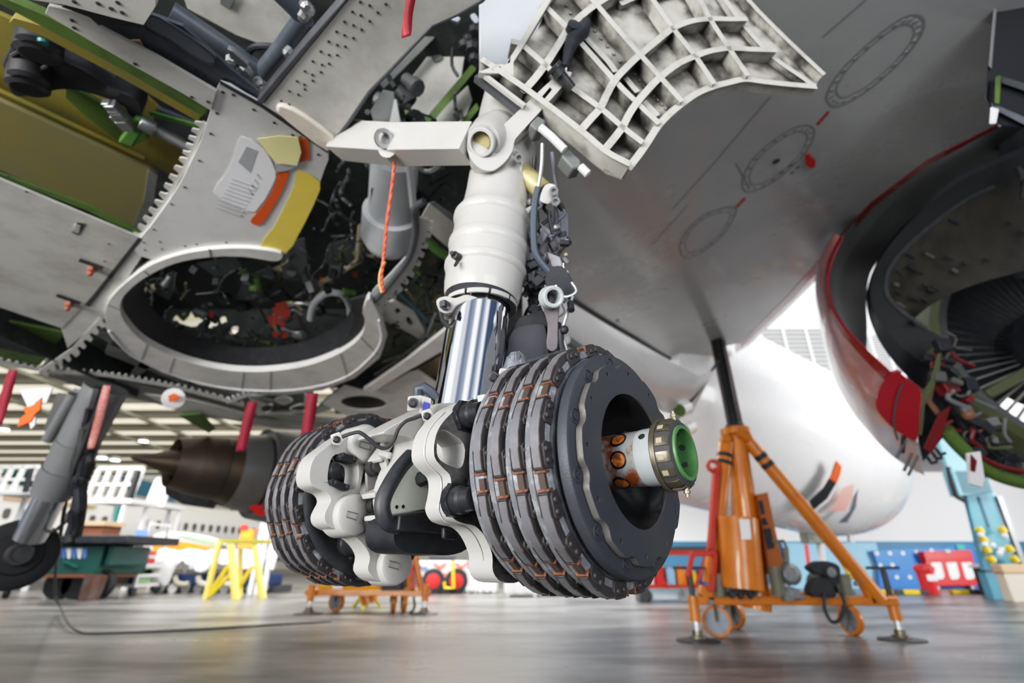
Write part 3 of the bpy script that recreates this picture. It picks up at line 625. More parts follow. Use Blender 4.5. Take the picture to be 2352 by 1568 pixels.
# junction boxes with connectors at the foot of the leg
for box, con, dd in (([(937, 910), (970, 907), (975, 940), (935, 945)], (948, 925), 1.10), ([(1148, 845), (1210, 850), (1190, 895), (1138, 890)], (1134, 866), 1.02)):
    m = MB(); m.plate([W(*p, dd) for p in box], ray(*box[0])*.045); j = m.build('cable_box', 'gear_white', gear, bevel=.003)
    m = MB(); m.lathe(W(*con, dd-.002), -ray(*con), [(0, .011), (.008, .011), (.009, .007), (.02, .006)], 12); m.build('connector', 'dark_steel', j)
m = MB(); m.plate([W(*p, 1.095) for p in [(973, 922), (986, 926), (983, 944), (970, 940)]], ray(975, 930)*.004); m.build('data_plate', 'label_blue', gear)
m = MB(); m.plate([W(*p, 1.10) for p in [(968, 908), (990, 915), (987, 950), (962, 948)]], ray(975, 930)*.03); m.build('cable_box_side', 'gear_white', gear)
m = MB(); m.tube([W(*p, 1.12) for p in [(962, 908), (963, 893), (972, 888), (990, 900), (1003, 915)]], [.012, .013, .012, .012, .010], 10); m.build('cable_boot', 'hose_blue', gear)
m = MB(); m.tube([W(*p, 1.04) for p in [(1184, 852), (1186, 828), (1200, 812)]], [.028, .022, .01], 12)
for i in range(10): m.sphere(W(1186+RN.uniform(-14, 18), 832+RN.uniform(-14, 20), 1.03), .012, 8)
m.build('cable_wrap', 'wrap_grey', gear)
m = MB(); m.plate([W(*p, 1.0) for p in [(1096, 908), (1115, 905), (1118, 925), (1098, 925)]], ray(1105, 915)*.02); m.build('terminal_block', 'far_white2', gear, bevel=.002)
# lanyard cable across the castings
m = MB(); m.tube([W(*p, 1.08) for p in sm2([(786, 1003), (805, 996), (826, 993), (850, 1010), (868, 1025), (888, 1028), (905, 1010), (915, 985), (932, 967), (952, 960), (974, 952)], 6, False)], .0042, 8); m.build('lanyard', 'dark_steel', gear)
for q, d in (((978, 953), 1.07), ((770, 1007), 1.13)):
    m = MB(); x, y = q; m.plate([W(x+a, y+b, d) for a, b in ((-12, -8), (10, -16), (22, 4), (14, 16), (-6, 14))], ray(x, y)*.02); j = m.build('lanyard_lug', 'gear_white', gear, bevel=.003)
    m = MB(); m.lathe(W(x+2, y+2, d-.001), -ray(x, y), [(-.002, .008), (.006, .008), (.008, .005)], 8); m.build('bolt', 'dark_steel', j)
m = MB(); m.tube([W(*p, 1.1) for p in [(872, 1040), (892, 1045)]], .008, 8); m.sphere(W(893, 1046, 1.1), .009, 8); m.build('bleed_valve', 'gear_white', gear)
# ================================================================== the airliner overhead
BZ = H+1.45                                                             # belly skin height
def P(pts, z=BZ): return [Z(x, y, z) for x, y in pts]
air = thing('airliner', 'grey and white airliner raised on jacks, open belly bay overhead', 'aircraft', (0, 3, BZ))
def rivets(m, pts, z=BZ, r=.006, k=1):
    o = m.k; m.mi(k)
    for x, y in pts: c = Z(x, y, z-.0012); m.lathe(c, (0, 0, -1), [(-.001, r), (.0012, r), (.0016, 0)], 8)
    m.mi(o)
def along(p, q, n): return [(p[0]+(q[0]-p[0])*i/(n-1), p[1]+(q[1]-p[1])*i/(n-1)) for i in range(n)]
def chainpts(ps, n): 
    o = []
    for a, b in zip(ps, ps[1:]): o += along(a, b, n)[:-1]
    return o+[ps[-1]]
def toothed(edge, wdt, n, depth=.6, side=1):
    """polygon between an edge polyline and the same edge pushed out with n rounded teeth (pixel frame)"""
    e = chainpts(edge, 40); out = []
    for i, p in enumerate(e):
        a = e[max(i-1, 0)]; b = e[min(i+1, len(e)-1)]; tx, ty = b[0]-a[0], b[1]-a[1]; l = math.hypot(tx, ty) or 1
        ph = (i/(len(e)-1)*n) % 1; k = wdt*(1-depth*(.5+.5*math.tanh(6*math.cos(2*math.pi*ph))))
        out.append((p[0]-ty/l*k*side, p[1]+tx/l*k*side))
    return e+out[::-1]
UPV = V((0, 0, 1))
def panel(name, pts, z, mats, t=.012, holes=(), riv=(), r=.006, bevel=.002, label=None, parent=None):
    m = MB(); m.plate(P(pts, z), (0, 0, t), [P(h, z) for h in holes]); rivets(m, riv, z, r)
    return m.build(name, mats, parent or air, bevel=bevel, label=label)
# ---- belly panel with notices
pa_ = [(505, 189), (560, 216), (640, 262), (700, 305), (754, 350), (747, 385), (736, 417), (727, 455), (711, 490), (685, 540), (656, 584), (610, 574), (555, 570), (500, 570), (459, 571), (400, 583), (352, 597), (306, 572), (345, 520), (383, 467), (415, 418), (440, 367), (460, 325), (474, 283), (488, 240)]
rv = [(512, 212), (536, 218), (498, 260), (484, 307), (458, 369), (424, 430), (394, 469), (353, 527), (367, 555), (333, 574), (330, 557), (425, 565), (452, 561), (520, 557), (583, 252), (630, 282), (672, 310), (722, 329), (731, 355), (710, 442), (681, 503), (588, 566), (372, 572), (690, 315)]
panel('belly_panel', sm2(pa_, 2), BZ, ['panel_white', 'seam_dark'], riv=rv, label='white riveted belly panel')
panel('scalloped_flange', toothed([(474, 283), (440, 367), (383, 467), (320, 560)], 26, 15, .62, 1), BZ+.012, ['belly_grey', 'seam_dark'], t=.006, bevel=0)
NZ = BZ-.003
def sheet(name, pts, mt, label, cat, z=NZ, t=.0015, extra=None):
    m = MB(); m.plate(P(pts, z), (0, 0, t))
    if extra:
        for k, q in extra: m.mi(k); m.plate(P(q, z-.0008), (0, 0, .0006))
    return solid(name, m, mt, label, cat)
lines = [(1, [(547, 372), (566, 336), (592, 346), (575, 397)])]
for i in range(9):
    y = 410+i*8; x0 = 535-i*5; lines.append((2, [(x0, y), (x0+58, y+20), (x0+56, y+23), (x0-1, y+3)]))
for i in range(4): lines.append((2, [(520-i*6+70, 398+i*12), (600-i*6, 410+i*12), (599-i*6, 413+i*12), (520-i*6+69, 401+i*12)]))
sheet('notice_sheet', sm2([(555, 313), (604, 340), (632, 392), (626, 425), (585, 487), (540, 470), (490, 443), (520, 398), (540, 355)], 2), ['paper', 'print_grey', 'print_light'], 'printed white notice sheet taped on the belly panel', 'paper', extra=lines)
m = MB(); q = [(591, 319), (640, 312), (684, 315), (692, 350), (682, 381), (636, 375), (612, 350)]
m.plate(P(q, NZ-.008), (0, 0, .0015)); m.mi(1); m.plate(P([(635, 376), (682, 382), (660, 392), (632, 396)], NZ-.004), (0, 0, .001)); solid('note_sheet', m, ['yellow_note', 'print_grey'], 'pale yellow paper sheet overlapping the white notice', 'paper')
sheet('tape_strip', [(684, 314), (709, 322), (710, 366), (688, 374), (692, 350)], 'orange_tape', 'short orange tape piece beside the pale yellow sheet', 'tape', z=NZ-.001)
sheet('tape_strip', sm2([(642, 378), (664, 379), (660, 410), (645, 445), (625, 480), (599, 516), (575, 508), (600, 478), (622, 445), (636, 410)], 3), 'orange_tape', 'long curved orange tape strip along the white notice', 'tape', z=NZ-.001)
sheet('tape_strip', sm2([(685, 391), (735, 418), (727, 455), (711, 490), (685, 540), (655, 582), (594, 572), (630, 520), (658, 465), (676, 425)], 2), 'yellow_tape', 'wide yellow tape patch on the belly panel edge', 'tape', z=NZ-.0005)
# ---- lower grey panel left of it, with two pins and a small vent
m = MB(); m.plate(P([(-260, 300), (0, 412), (330, 550), (250, 640), (142, 754), (0, 706), (-260, 620)]), (0, 0, .012)); m.mi(1)
m.plate(P([(164, 534), (178, 511), (197, 514), (180, 541)], BZ-.002), (0, 0, .003)); rivets(m, [(20, 405), (60, 440), (250, 560), (240, 600)], BZ, .006)
m.build('belly_panel', ['belly_grey', 'seam_dark'], air, bevel=.002, label='large weathered grey belly panel')
m = MB(); m.mi(0)
for i in range(4): m.plate(P([(167+i*.5, 532-i*5), (182+i, 536-i*5), (181+i, 534-i*5), (168+i, 530-i*5)], BZ-.004), (0, 0, .003))
m.build('vent_grille', 'belly_grey', air)
for x, y in ((182, 597), (130, 678)):
    m = MB(); a, b = Z(x, y, BZ-.01), Z(x+54, y+19, BZ-.01); m.bar(a, b, .014, .014); m.mi(1); m.lathe(Z(x+26, y+26, BZ-.02), (.4, -.2, -1), [(-.02, .014), (.02, .014), (.03, .010)], 10); m.box(Z(x+30, y+20, BZ-.01), (.03, .03, .03))
    m.build('locking_pin', ['black', 'rust_pin'], air)
panel('edge_strip', [(330, 548), (345, 560), (230, 735), (155, 800), (140, 752), (250, 640)], BZ+.004, 'belly_light', t=.008)
panel('seam_gap', [(318, 545), (327, 549), (205, 705), (196, 700)], BZ-.0006, 'seam_dark', t=.001, bevel=0)
panel('edge_gap', [(-200, 325), (0, 400), (330, 540), (318, 552), (0, 415), (-200, 340)], BZ+.03, 'seam_dark', t=.02, bevel=0)
panel('rail', [(-200, 300), (0, 398), (200, 470), (326, 534), (322, 546), (195, 482), (0, 408), (-200, 318)], BZ+.018, 'primer_green', t=.01)
# ---- open bay at the upper left: olive structure, black hinge arm, screw jack
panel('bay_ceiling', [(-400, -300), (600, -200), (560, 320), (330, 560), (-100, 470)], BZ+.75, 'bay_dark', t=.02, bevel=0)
panel('olive_web', [(-300, 10), (0, 205), (330, 365), (440, 430), (420, 300), (300, 190), (100, 80), (-200, -60)], BZ+.50, 'olive', t=.02)
m = MB(); m.plate(P([(-300, 70), (0, 212), (330, 366), (352, 392), (330, 400), (0, 245), (-300, 110)], BZ+.40), (0, 0, .02)); m.mi(1)
for i in range(26): x, y = -60+i*15.5, 198+i*7.2; m.disc(Z(x, y, BZ+.398), (0, 0, -1), .012, .004, 8)
m.build('riveted_cap', ['olive', 'bay_dark'], air)
panel('olive_panel', [(-300, 105), (0, 232), (340, 388), (362, 402), (352, 470), (322, 545), (0, 405), (-300, 285)], BZ+.30, 'olive_grey', t=.02)
panel('grey_panel', [(340, 388), (362, 402), (352, 470), (322, 545), (300, 532), (330, 460)], BZ+.29, 'bay_grey', t=.01)
panel('bay_rail', [(-200, -90), (20, 0), (110, 38), (300, 140), (475, 255), (465, 268), (290, 165), (95, 60), (0, 10), (-200, -70)], BZ+.02, 'primer_green', t=.03)
panel('bay_rail', [(30, 40), (100, 60), (290, 162), (462, 268), (455, 280), (280, 180), (90, 80), (20, 52)], BZ+.12, 'olive', t=.03)
panel('green_web', [(150, 190), (235, 240), (330, 285), (340, 320), (290, 342), (265, 320), (200, 270), (150, 225)], BZ+.42, 'primer_green', t=.02)
m = MB(); arm = sm2([(20, 200), (10, 160), (40, 100), (75, 95), (120, 130), (190, 160), (262, 205), (312, 228), (324, 262), (316, 278), (296, 262), (280, 242), (220, 218), (150, 205), (90, 215), (40, 222)], 4)
m.plate(P(arm, BZ+.28), (0, 0, .10), [P([(128, 214), (160, 222), (166, 232), (142, 232)], BZ+.28)] if False else []); m.build('hinge_arm', 'arm_black', air, bevel=.025, segs=3)
m = MB()
for x, y, r in ((88, 105, .06), (88, 122, .068), (66, 182, .06), (64, 200, .066)): m.lathe(Z(x, y, BZ+.22), (0, .3, -1), [(-.06, r), (0, r), (.012, r*.75), (.012, .02)], 24)
m.build('hinge_boss', 'arm_black', air)
m = MB(); m.lathe(Z(100, 94, BZ+.2), (0, .3, -1), [(0, .018), (.01, .015)], 10); m.build('hinge_pin', 'teal', air)
m = MB(); m.tube([Z(*p, BZ+.3) for p in [(40, 110), (22, 150), (40, 180)]], .02); m.tube([Z(*p, BZ+.25) for p in [(28, 128), (56, 112)]], .008); m.tube([Z(*p, BZ+.25) for p in [(75, 170), (112, 150)]], .008); m.build('bay_pipe', 'dark_steel', air)
m = MB(); m.plate(P([(210, 140), (222, 140), (300, 215), (292, 222)], BZ+.33), (0, 0, .02)); m.plate(P([(360, 250), (460, 290), (470, 310), (455, 330), (350, 285)], BZ+.45), (0, 0, .02)); m.each('bay_strut', 'blue_dark', air)
for i, pl in enumerate([[(340, 255), (462, 290), (458, 297), (345, 266)], [(95, 176), (230, 196), (232, 204), (95, 182)]]): panel('green_stringer', pl, BZ+.35, 'primer_bright', t=.01)
m = MB(); m.plate(P([(308, 272), (338, 284), (330, 300), (318, 318), (304, 340), (270, 328), (282, 312)], BZ+.26), (0, 0, .04)); m.build('green_bracket', 'primer_bright', air, bevel=.008)
m = MB(); a, b = Z(352, 296, BZ+.27), Z(440, 342, BZ+.27); d = (b-a).normalized(); L = (b-a).length
m.lathe(a, d, [(i*L/44, .020+(.005 if i % 2 else 0)) for i in range(45)], 14); m.build('screw_jack', 'steel', air)
m = MB()
for i in range(9): m.box(Z(250+i*5+RN.uniform(-4, 6), 240+i*6, BZ+.25), [RN.uniform(.03, .06)]*3)
m.lathe(Z(345, 292, BZ+.27), d, [(-.04, .03), (.01, .034), (.02, .028)], 14); m.build('jack_fitting', 'steel', air, bevel=.004)
panel('flap_strip', [(103, 31), (111, 13), (210, 36), (226, 61), (360, 130), (497, 210), (484, 254), (420, 215), (300, 148), (200, 90)], BZ-.01, ['belly_grey', 'seam_dark'], riv=[(165, 47), (170, 64), (310, 147), (440, 223), (478, 234)])
# ---- dark reflective plate, grey fairing and tube frame above it
panel('lower_wing_skin', [(205, 20), (340, 30), (420, 60), (510, 140), (520, 150), (600, 215), (592, 240), (505, 189), (497, 210), (360, 130), (228, 62)], BZ+.02, ['blue_dark', 'seam_dark'], riv=[(450, 160), (518, 180), (470, 175)])
m = MB(); ac = sm2([(332, 62), (350, 36), (420, 75), (480, 118), (496, 138), (485, 150), (440, 130), (390, 95)], 4)
m.plate(P(ac, BZ+.012), (0, 0, .008)); m.mi(1); m.tube([Z(*p, BZ+.010) for p in ac]+[Z(*ac[0], BZ+.010)], .0035, 5); m.build('access_cover', ['blue_pale', 'seam_dark'], air)
panel('tan_patch', [(300, 92), (322, 92), (330, 108), (316, 118), (295, 104)], BZ+.015, 'tan_board', t=.004)
panel('flap_fairing', [(-60, -200), (360, -200), (358, 15), (330, 58), (255, 40), (150, 12), (-60, -20)], BZ-.12, ['belly_grey', 'seam_dark'], t=.12, bevel=.012, riv=[(225, 8), (280, 29), (255, 20), (170, 4), (270, 6)])
panel('fairing_lip', [(150, 12), (255, 40), (328, 58), (325, 64), (225, 58), (205, 40), (140, 16)], BZ-.03, 'seam_dark', t=.02)
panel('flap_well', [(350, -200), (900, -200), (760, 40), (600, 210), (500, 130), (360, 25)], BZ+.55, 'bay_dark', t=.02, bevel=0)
panel('flap_underside', [(390, -100), (700, -100), (690, 30), (620, 110), (540, 80), (430, 20)], BZ+.42, 'belly_grey', t=.02)
panel('dark_label', [(505, -10), (545, -10), (528, 24), (505, 10)], BZ+.41, 'seam_grey', t=.004)
for pts, r in (([(395, 25), (500, 95), (610, 172)], .03), ([(700, 40), (650, 110), (604, 165)], .032), ([(640, -20), (680, 20), (700, 45)], .03)):
    m = MB(); m.tube([Z(x, y, BZ+.2) for x, y in pts], r, 14); m.build('frame_tube', 'blue_dark', air)
m = MB(); m.tube([Z(*p, BZ+.24) for p in sm2([(568, 125), (585, 108), (625, 108), (635, 122), (610, 150)], 4, False)], .012, 8); m.build('seal_loop', 'black', air)
for x, y in ((532, 132), (562, 150), (575, 160), (592, 185), (598, 200), (700, 10), (712, 22), (668, 115), (606, 195), (590, 240), (703, 30)):
    m = MB(); m.lathe(Z(x, y, BZ+.1), (RN.uniform(-1, 1), RN.uniform(-1, 1), -1), [(0, .018), (.02, .018), (.03, .010)], 8); m.build('pipe_fitting', 'steel', air)
panel('bracket_plate', [(522, 112), (535, 118), (570, 150), (560, 160), (530, 138)], BZ+.08, 'pipe_grey', t=.02)
# ---- large flap door strip with rivet rows
fp = [(604, 240), (700, 122), (800, 0), (960, -200), (1290, -200), (1102, 0), (1050, 30), (991, 57), (918, 134), (845, 210), (796, 282), (764, 332), (700, 292)]
rv = []
for i in range(12):
    t = i/11; rv += [(640+t*200+6, 232-t*250), (665+t*200+RN.uniform(-4, 4), 240-t*250), (700+t*205, 205-t*215)]
m = MB(); m.plate(P(fp, BZ-.07), (0, 0, .03)); rivets(m, rv, BZ-.07, .0045); m.build('flap_door', ['belly_grey', 'seam_dark'], air, bevel=.003)
m = MB(); m.plate(P([(589, 233), (690, 112), (788, 0), (950, -200), (975, -200), (800, 0), (700, 122), (604, 240)], BZ-.075), (0, 0, .05)); m.build('door_seal', 'edge_slate', air, bevel=.004)
m = MB(); m.plate(P([(1102, 0), (1290, -200), (1310, -200), (1110, 8), (1055, 38), (995, 64), (925, 140), (852, 216), (803, 288), (752, 352), (745, 347), (796, 282), (845, 210), (918, 134), (991, 57), (1050, 30)], BZ-.073), (0, 0, .05)); m.build('door_seal', 'edge_slate', air, bevel=.004)
m = MB(); m.plate(P(sm2([(633, 256), (650, 243), (700, 268), (766, 318), (764, 332), (752, 350), (690, 306)], 2), BZ-.085), (0, 0, .02)); m.build('wear_strip', 'belly_cream', air, bevel=.008, segs=3)
panel('edge_gap', [(505, 186), (600, 238), (690, 300), (754, 344), (752, 352), (690, 309), (600, 247), (505, 193)], BZ-.004, 'seam_dark', t=.003, bevel=0)
# ---- wheel-well ring
ro = sm2([(242, 735), (250, 690), (300, 640), (352, 606), (420, 583), (500, 571), (580, 571), (645, 582), (634, 600), (560, 590), (480, 591), (400, 606), (330, 640), (285, 680), (276, 712), (290, 745), (330, 785), (400, 820), (480, 843), (560, 853), (640, 850), (720, 835), (790, 805), (830, 770), (838, 735), (833, 716), (848, 686), (872, 730), (884, 780), (868, 820), (815, 865), (740, 893), (650, 903), (560, 897), (460, 880), (370, 850), (290, 805), (252, 770)], 4)
m = MB(); m.plate(P(ro, BZ-.02), (0, 0, .05)); r = m.build('wheel_well_ring', 'belly_light', air, bevel=.010, segs=3)
for a, b in (((480, 571), (484, 591)), ((330, 623), (345, 634)), ((248, 700), (276, 712)), ((325, 826), (338, 790)), ((388, 858), (400, 822)), ((620, 902), (622, 853)), ((555, 897), (560, 853)), ((800, 872), (782, 812)), ((868, 815), (828, 775))):
    m = MB(); m.bar(Z(*a, BZ-.0215), Z(*b, BZ-.0215), .004, .003); m.build('panel_joint', 'seam_grey', r)
m = MB(); m.tube([Z(*p, BZ-.023) for p in sm2([(250, 760), (300, 815), (400, 862), (500, 888), (600, 897), (700, 892), (790, 868), (850, 822), (876, 780), (870, 735)], 4, False)], .006, 6); m.build('ring_bead', 'far_white2', r)
# vertical inner lip and black brush seal behind the ring
inn = sm2([(640, 600), (560, 588), (480, 590), (400, 605), (330, 639), (284, 680), (275, 712), (289, 746), (330, 787), (400, 822), (480, 845), (560, 855), (640, 852), (720, 837), (790, 807), (831, 771), (839, 735), (835, 716)], 4, False)
m = MB(); m.loft([[Z(*p, BZ+.03) for p in inn], [Z(*p, BZ+.03)+V((0, 0, .09)) for p in inn]], False); m.build('well_lip', 'belly_light', air)
cen = Z(560, 715, BZ); sh = lambda p, k, h: cen+(Z(*p, BZ)-cen)*k+V((0, 0, h))
m = MB(); m.loft([[sh(p, .99, .02) for p in inn], [sh(p, .93, .05) for p in inn], [sh(p, .86, .16) for p in inn]], False); m.build('brush_seal', 'rubber', air)
panel('black_seal_patch', [(805, 690), (840, 680), (852, 700), (836, 720), (838, 760), (812, 800), (760, 825), (800, 770), (812, 730)], BZ+.02, 'rubber', t=.02)
panel('ring_flange', toothed([(872, 700), (890, 770), (872, 822), (815, 868), (740, 897), (650, 907), (560, 901), (460, 884), (370, 854), (290, 808), (238, 748), (232, 728)], 16, 62, .5, 1), BZ+.012, 'belly_light', t=.006, bevel=0)
panel('ring_flange', [(300, 640), (250, 690), (242, 735), (235, 730), (232, 690), (290, 628)], BZ+.005, 'belly_grey', t=.006, bevel=0)
# upper right arc: flange, black curved seal, white inner strip
arc1 = [(980, 480), (968, 540), (945, 600), (905, 655), (852, 705)]
panel('arc_flange', toothed([(962, 500), (955, 545), (930, 605), (890, 655), (845, 705)], 34, 12, .35, -1), BZ+.02, ['belly_light', 'seam_dark'], t=.01, bevel=0, riv=[(972, 560), (958, 600), (930, 645), (905, 680), (885, 700)])
m = MB(); m.tube([Z(*p, BZ+.01) for p in sm2([(975, 462), (952, 480), (955, 530), (940, 590), (905, 640), (870, 680), (845, 708)], 6, False)], .017, 10); m.build('curved_seal', 'edge_slate', air)
panel('white_strip', sm2([(932, 590), (915, 625), (880, 665), (853, 700), (856, 668), (890, 635)], 3), BZ+.015, 'panel_white', t=.008)
# ---- wheel bay walls and contents (everything stands above the belly skin)
def WB(x, y, d):
    r_ = ray(x, y); db = (BZ-H)/r_.z; return CAM+r_*min(max(d, db+.10+max(0, d-1.7)*.5) if y > 330 else max(d, db+.1), 4.55/r_.y)
RS[0] = 1.3
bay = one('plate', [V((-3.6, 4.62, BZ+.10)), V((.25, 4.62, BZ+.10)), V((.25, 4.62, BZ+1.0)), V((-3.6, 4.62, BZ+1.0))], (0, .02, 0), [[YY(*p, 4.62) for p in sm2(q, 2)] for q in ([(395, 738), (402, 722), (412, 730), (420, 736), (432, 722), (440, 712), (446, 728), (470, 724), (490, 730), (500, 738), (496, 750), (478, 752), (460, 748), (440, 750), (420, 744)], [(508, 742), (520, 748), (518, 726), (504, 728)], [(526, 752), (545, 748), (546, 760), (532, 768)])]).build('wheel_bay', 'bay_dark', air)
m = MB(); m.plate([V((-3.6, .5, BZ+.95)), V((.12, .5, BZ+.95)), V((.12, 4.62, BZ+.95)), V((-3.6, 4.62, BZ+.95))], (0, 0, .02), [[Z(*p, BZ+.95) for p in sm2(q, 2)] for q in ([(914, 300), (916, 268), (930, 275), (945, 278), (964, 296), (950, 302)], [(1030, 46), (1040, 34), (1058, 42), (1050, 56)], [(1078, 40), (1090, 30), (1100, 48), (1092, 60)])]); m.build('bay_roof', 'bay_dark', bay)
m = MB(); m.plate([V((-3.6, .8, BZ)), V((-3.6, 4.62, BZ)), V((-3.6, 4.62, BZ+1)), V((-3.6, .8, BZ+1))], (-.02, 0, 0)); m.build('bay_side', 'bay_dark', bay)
def bx(name, pts, d, mt, t=.05, bevel=.004, label=None): m = MB(); m.plate([WB(*p, d) for p in pts], ray(*pts[0]).normalized()*t); return m.build(name, mt, bay, bevel=bevel, label=label)
bx('bay_panel', [(935, 190), (1010, 92), (1075, 80), (1060, 180), (985, 265), (940, 250)], 2.6, 'belly_grey', .02)
bx('bay_panel', [(1000, 265), (1075, 195), (1085, 230), (1062, 290), (1010, 300)], 2.62, 'belly_grey', .02)
bx('bay_panel', [(870, 190), (985, 75), (1000, 85), (880, 205)], 2.5, 'bay_grey', .02)
bx('dark_label', [(990, 130), (1010, 118), (1018, 135), (1000, 145)], 2.59, 'seam_grey', .01); bx('dark_label', [(1040, 262), (1060, 250), (1066, 268), (1048, 278)], 2.61, 'seam_grey', .01)
for q in ([(985, 262), (1085, 145), (1095, 158), (998, 275)], [(1040, 300), (1095, 235), (1102, 248), (1056, 304)], [(928, 250), (992, 272), (990, 285), (930, 262)]): bx('green_frame', q, 2.5, 'primer_green', .04)
bx('fitting_plate', [(850, 255), (880, 205), (905, 210), (915, 290), (890, 300), (862, 295)], 2.0, 'bay_grey', .04)
bx('fitting_plate', [(892, 288), (905, 225), (912, 228), (918, 262), (925, 300), (905, 302)], 1.95, 'pipe_grey', .02)
m = MB(); m.tube([WB(*p, 2.3) for p in sm2([(1040, 110), (1038, 150), (1052, 175)], 3, False)], .006)
for x, y in ((1075, 90), (1085, 110), (1090, 135), (1068, 105), (1090, 70)): m.sphere(WB(x, y, 2.2), RN.uniform(.018, .03), 8)
m.build('bay_valve', 'dark_steel', bay)
# accumulator bottle
m = MB(); c0, c1 = WB(905, 400, 2.2), WB(893, 568, 2.05); dd = (c1-c0).normalized(); L = (c1-c0).length
m.lathe(c0, dd, [(-.10, .085), (L*.45, .092), (L*.46, .112), (L*.8, .118), (L*.92, .10), (L, .06), (L+.01, .02)], 32); m.mi(1)
m.plate([WB(*p, 1.99) for p in [(853, 432), (882, 430), (876, 470), (850, 474)]], ray(860, 450)*.01); m.build('pressure_bottle', ['pipe_light', 'purple'], bay)
bx('tan_beam', [(985, 465), (1062, 525), (1045, 582), (960, 510)], 1.75, 'beam_beige', .04)
bx('tan_beam_edge', [(985, 465), (998, 462), (1066, 510), (1064, 526)], 1.74, 'seam_grey', .03)
m = MB(); m.tube([WB(*p, 1.9) for p in [(968, 540), (1005, 575), (1045, 600)]], .02); m.build('green_beam', 'primer_bright', bay)
m = MB(); m.tube([WB(*p, 1.85) for p in [(938, 368), (944, 420), (950, 478)]], .013); m.build('white_pipe', 'pipe_white', bay)
m = MB(); m.tube([WB(*p, 1.8) for p in sm2([(960, 375), (970, 390), (990, 392), (1008, 380)], 4, False)], .008); m.build('looped_pipe', 'pipe_grey', bay)
m = MB(); m.tube([WB(*p, 2.4) for p in sm2([(712, 732), (720, 700), (745, 676), (770, 672), (790, 680), (803, 705), (804, 740)], 5, False)], .018, 10); m.mi(1); m.tube([WB(803, 740, 2.4), WB(798, 760, 2.4)], .026); m.build('grey_hose', ['pipe_light', 'orange'], bay)
for i, (cx, cy, rx, ry) in enumerate(((665, 735, 36, 40), (672, 740, 26, 30), (690, 730, 50, 34))):
    m = MB(); m.tube([WB(cx+rx*math.cos(a*.35), cy+ry*math.sin(a*.35), 2.55) for a in range(4, 17)], .010); m.build('coiled_hose', ('pipe_tan', 'pipe_grey', 'steel')[i], bay)
m = MB()
for x, y in ((645, 705), (638, 715), (628, 735), (652, 720)): m.plate([WB(x+a, y+b, 2.5) for a, b in ((-14, -8), (10, -14), (16, 4), (-4, 18))], ray(x, y)*.02)
m.build('red_cover', 'red_orange', bay)
for x, y in ((648, 745), (632, 768), (740, 642), (816, 630), (655, 770), (485, 722)):
    m = MB(); m.plate([WB(x+a, y+b, 2.45) for a, b in ((-6, -7), (7, -5), (5, 8), (-6, 6))], ray(x, y)*.02); m.build('red_cap', 'red_orange', bay)
m = MB(); m.tube([WB(*p, 2.2) for p in [(728, 655), (790, 620), (830, 595)]], .014); m.tube([WB(*p, 2.2) for p in [(822, 600), (830, 520)]], .016); m.tube([WB(*p, 2.2) for p in [(828, 580), (870, 590)]], .012); m.build('tan_duct', 'pipe_tan', bay)
bx('green_block', [(545, 628), (560, 618), (600, 640), (590, 645)], 2.7, 'primer_green')
bx('grey_tray', [(370, 760), (400, 745), (560, 790), (660, 825), (620, 838), (520, 828), (430, 800)], 3.3, 'bay_slate', .03)
bx('bay_web', [(640, 560), (700, 545), (708, 600), (690, 645), (650, 640)], 2.6, 'bay_slate', .05); bx('bay_web', [(755, 560), (830, 540), (810, 610), (770, 625), (745, 600)], 2.6, 'bay_slate', .05)
bx('bay_web', [(360, 640), (400, 622), (405, 660), (390, 690), (355, 672)], 3.0, 'bay_slate', .05); bx('bay_web', [(450, 605), (540, 590), (560, 610), (500, 640)], 2.9, 'bay_slate', .05)
bx('bay_web', [(560, 640), (620, 610), (640, 650), (590, 690), (540, 690)], 2.9, 'bay_slate', .05)
# pipes, wires and small equipment in the bay
cols = ['pipe_shaded', 'bay_slate', 'bay_dark', 'black', 'tan_shaded', 'bay_slate', 'bay_dark', 'pipe_shaded', 'dark_steel', 'bay_dark', 'black', 'black', 'primer_green', 'bay_dark', 'bay_slate', 'pipe_shaded']
def clutter(n, reg, d0, d1, ln, nm='bay_pipe', r0=.003, r1=.011):
    k = 0
    while k < n:
        x, y = RN.uniform(reg[0], reg[2]), RN.uniform(reg[1], reg[3]); d = RN.uniform(d0, d1)
        if reg[4] and not reg[4](x, y): continue
        k += 1; a = RN.uniform(0, 6.28); pts = [(x, y)]
        for j in range(RN.randint(2, 4)): a += RN.uniform(-1.2, 1.2); pts.append((pts[-1][0]+math.cos(a)*RN.uniform(.3, 1)*ln, pts[-1][1]+math.sin(a)*RN.uniform(.3, 1)*ln))
        m = MB(); m.tube([WB(*p, d+RN.uniform(0, .02)*j) for j, p in enumerate(sm2(pts, 4, False))], RN.uniform(r0, r1), 7); m.build(nm, RN.choice(cols), bay)
def lumps(n, reg, d0, d1, s0, s1):
    k = 0
    while k < n:
        x, y = RN.uniform(reg[0], reg[2]), RN.uniform(reg[1], reg[3]); d = RN.uniform(d0, d1)
        if reg[4] and not reg[4](x, y): continue
        k += 1; m = MB(); s = RN.uniform(s0, s1); c = WB(x, y, d)
        if RN.random() < .5: m.lathe(c, (RN.uniform(-1, 1), RN.uniform(-1, 1), RN.uniform(-1, 1)), [(-s, s*.5), (0, s*.55), (.02, s*.7), (.05, s*.7), (s, s*.3)], 10)
        else: m.box(c, (s*RN.uniform(.6, 2), s*RN.uniform(.6, 1.6), s*RN.uniform(.6, 1.6)), Matrix.Rotation(RN.uniform(0, 3), 3, (RN.random(), RN.random(), RN.random()+.1)))
        m.build('bay_equipment', RN.choice(cols), bay, bevel=.003)
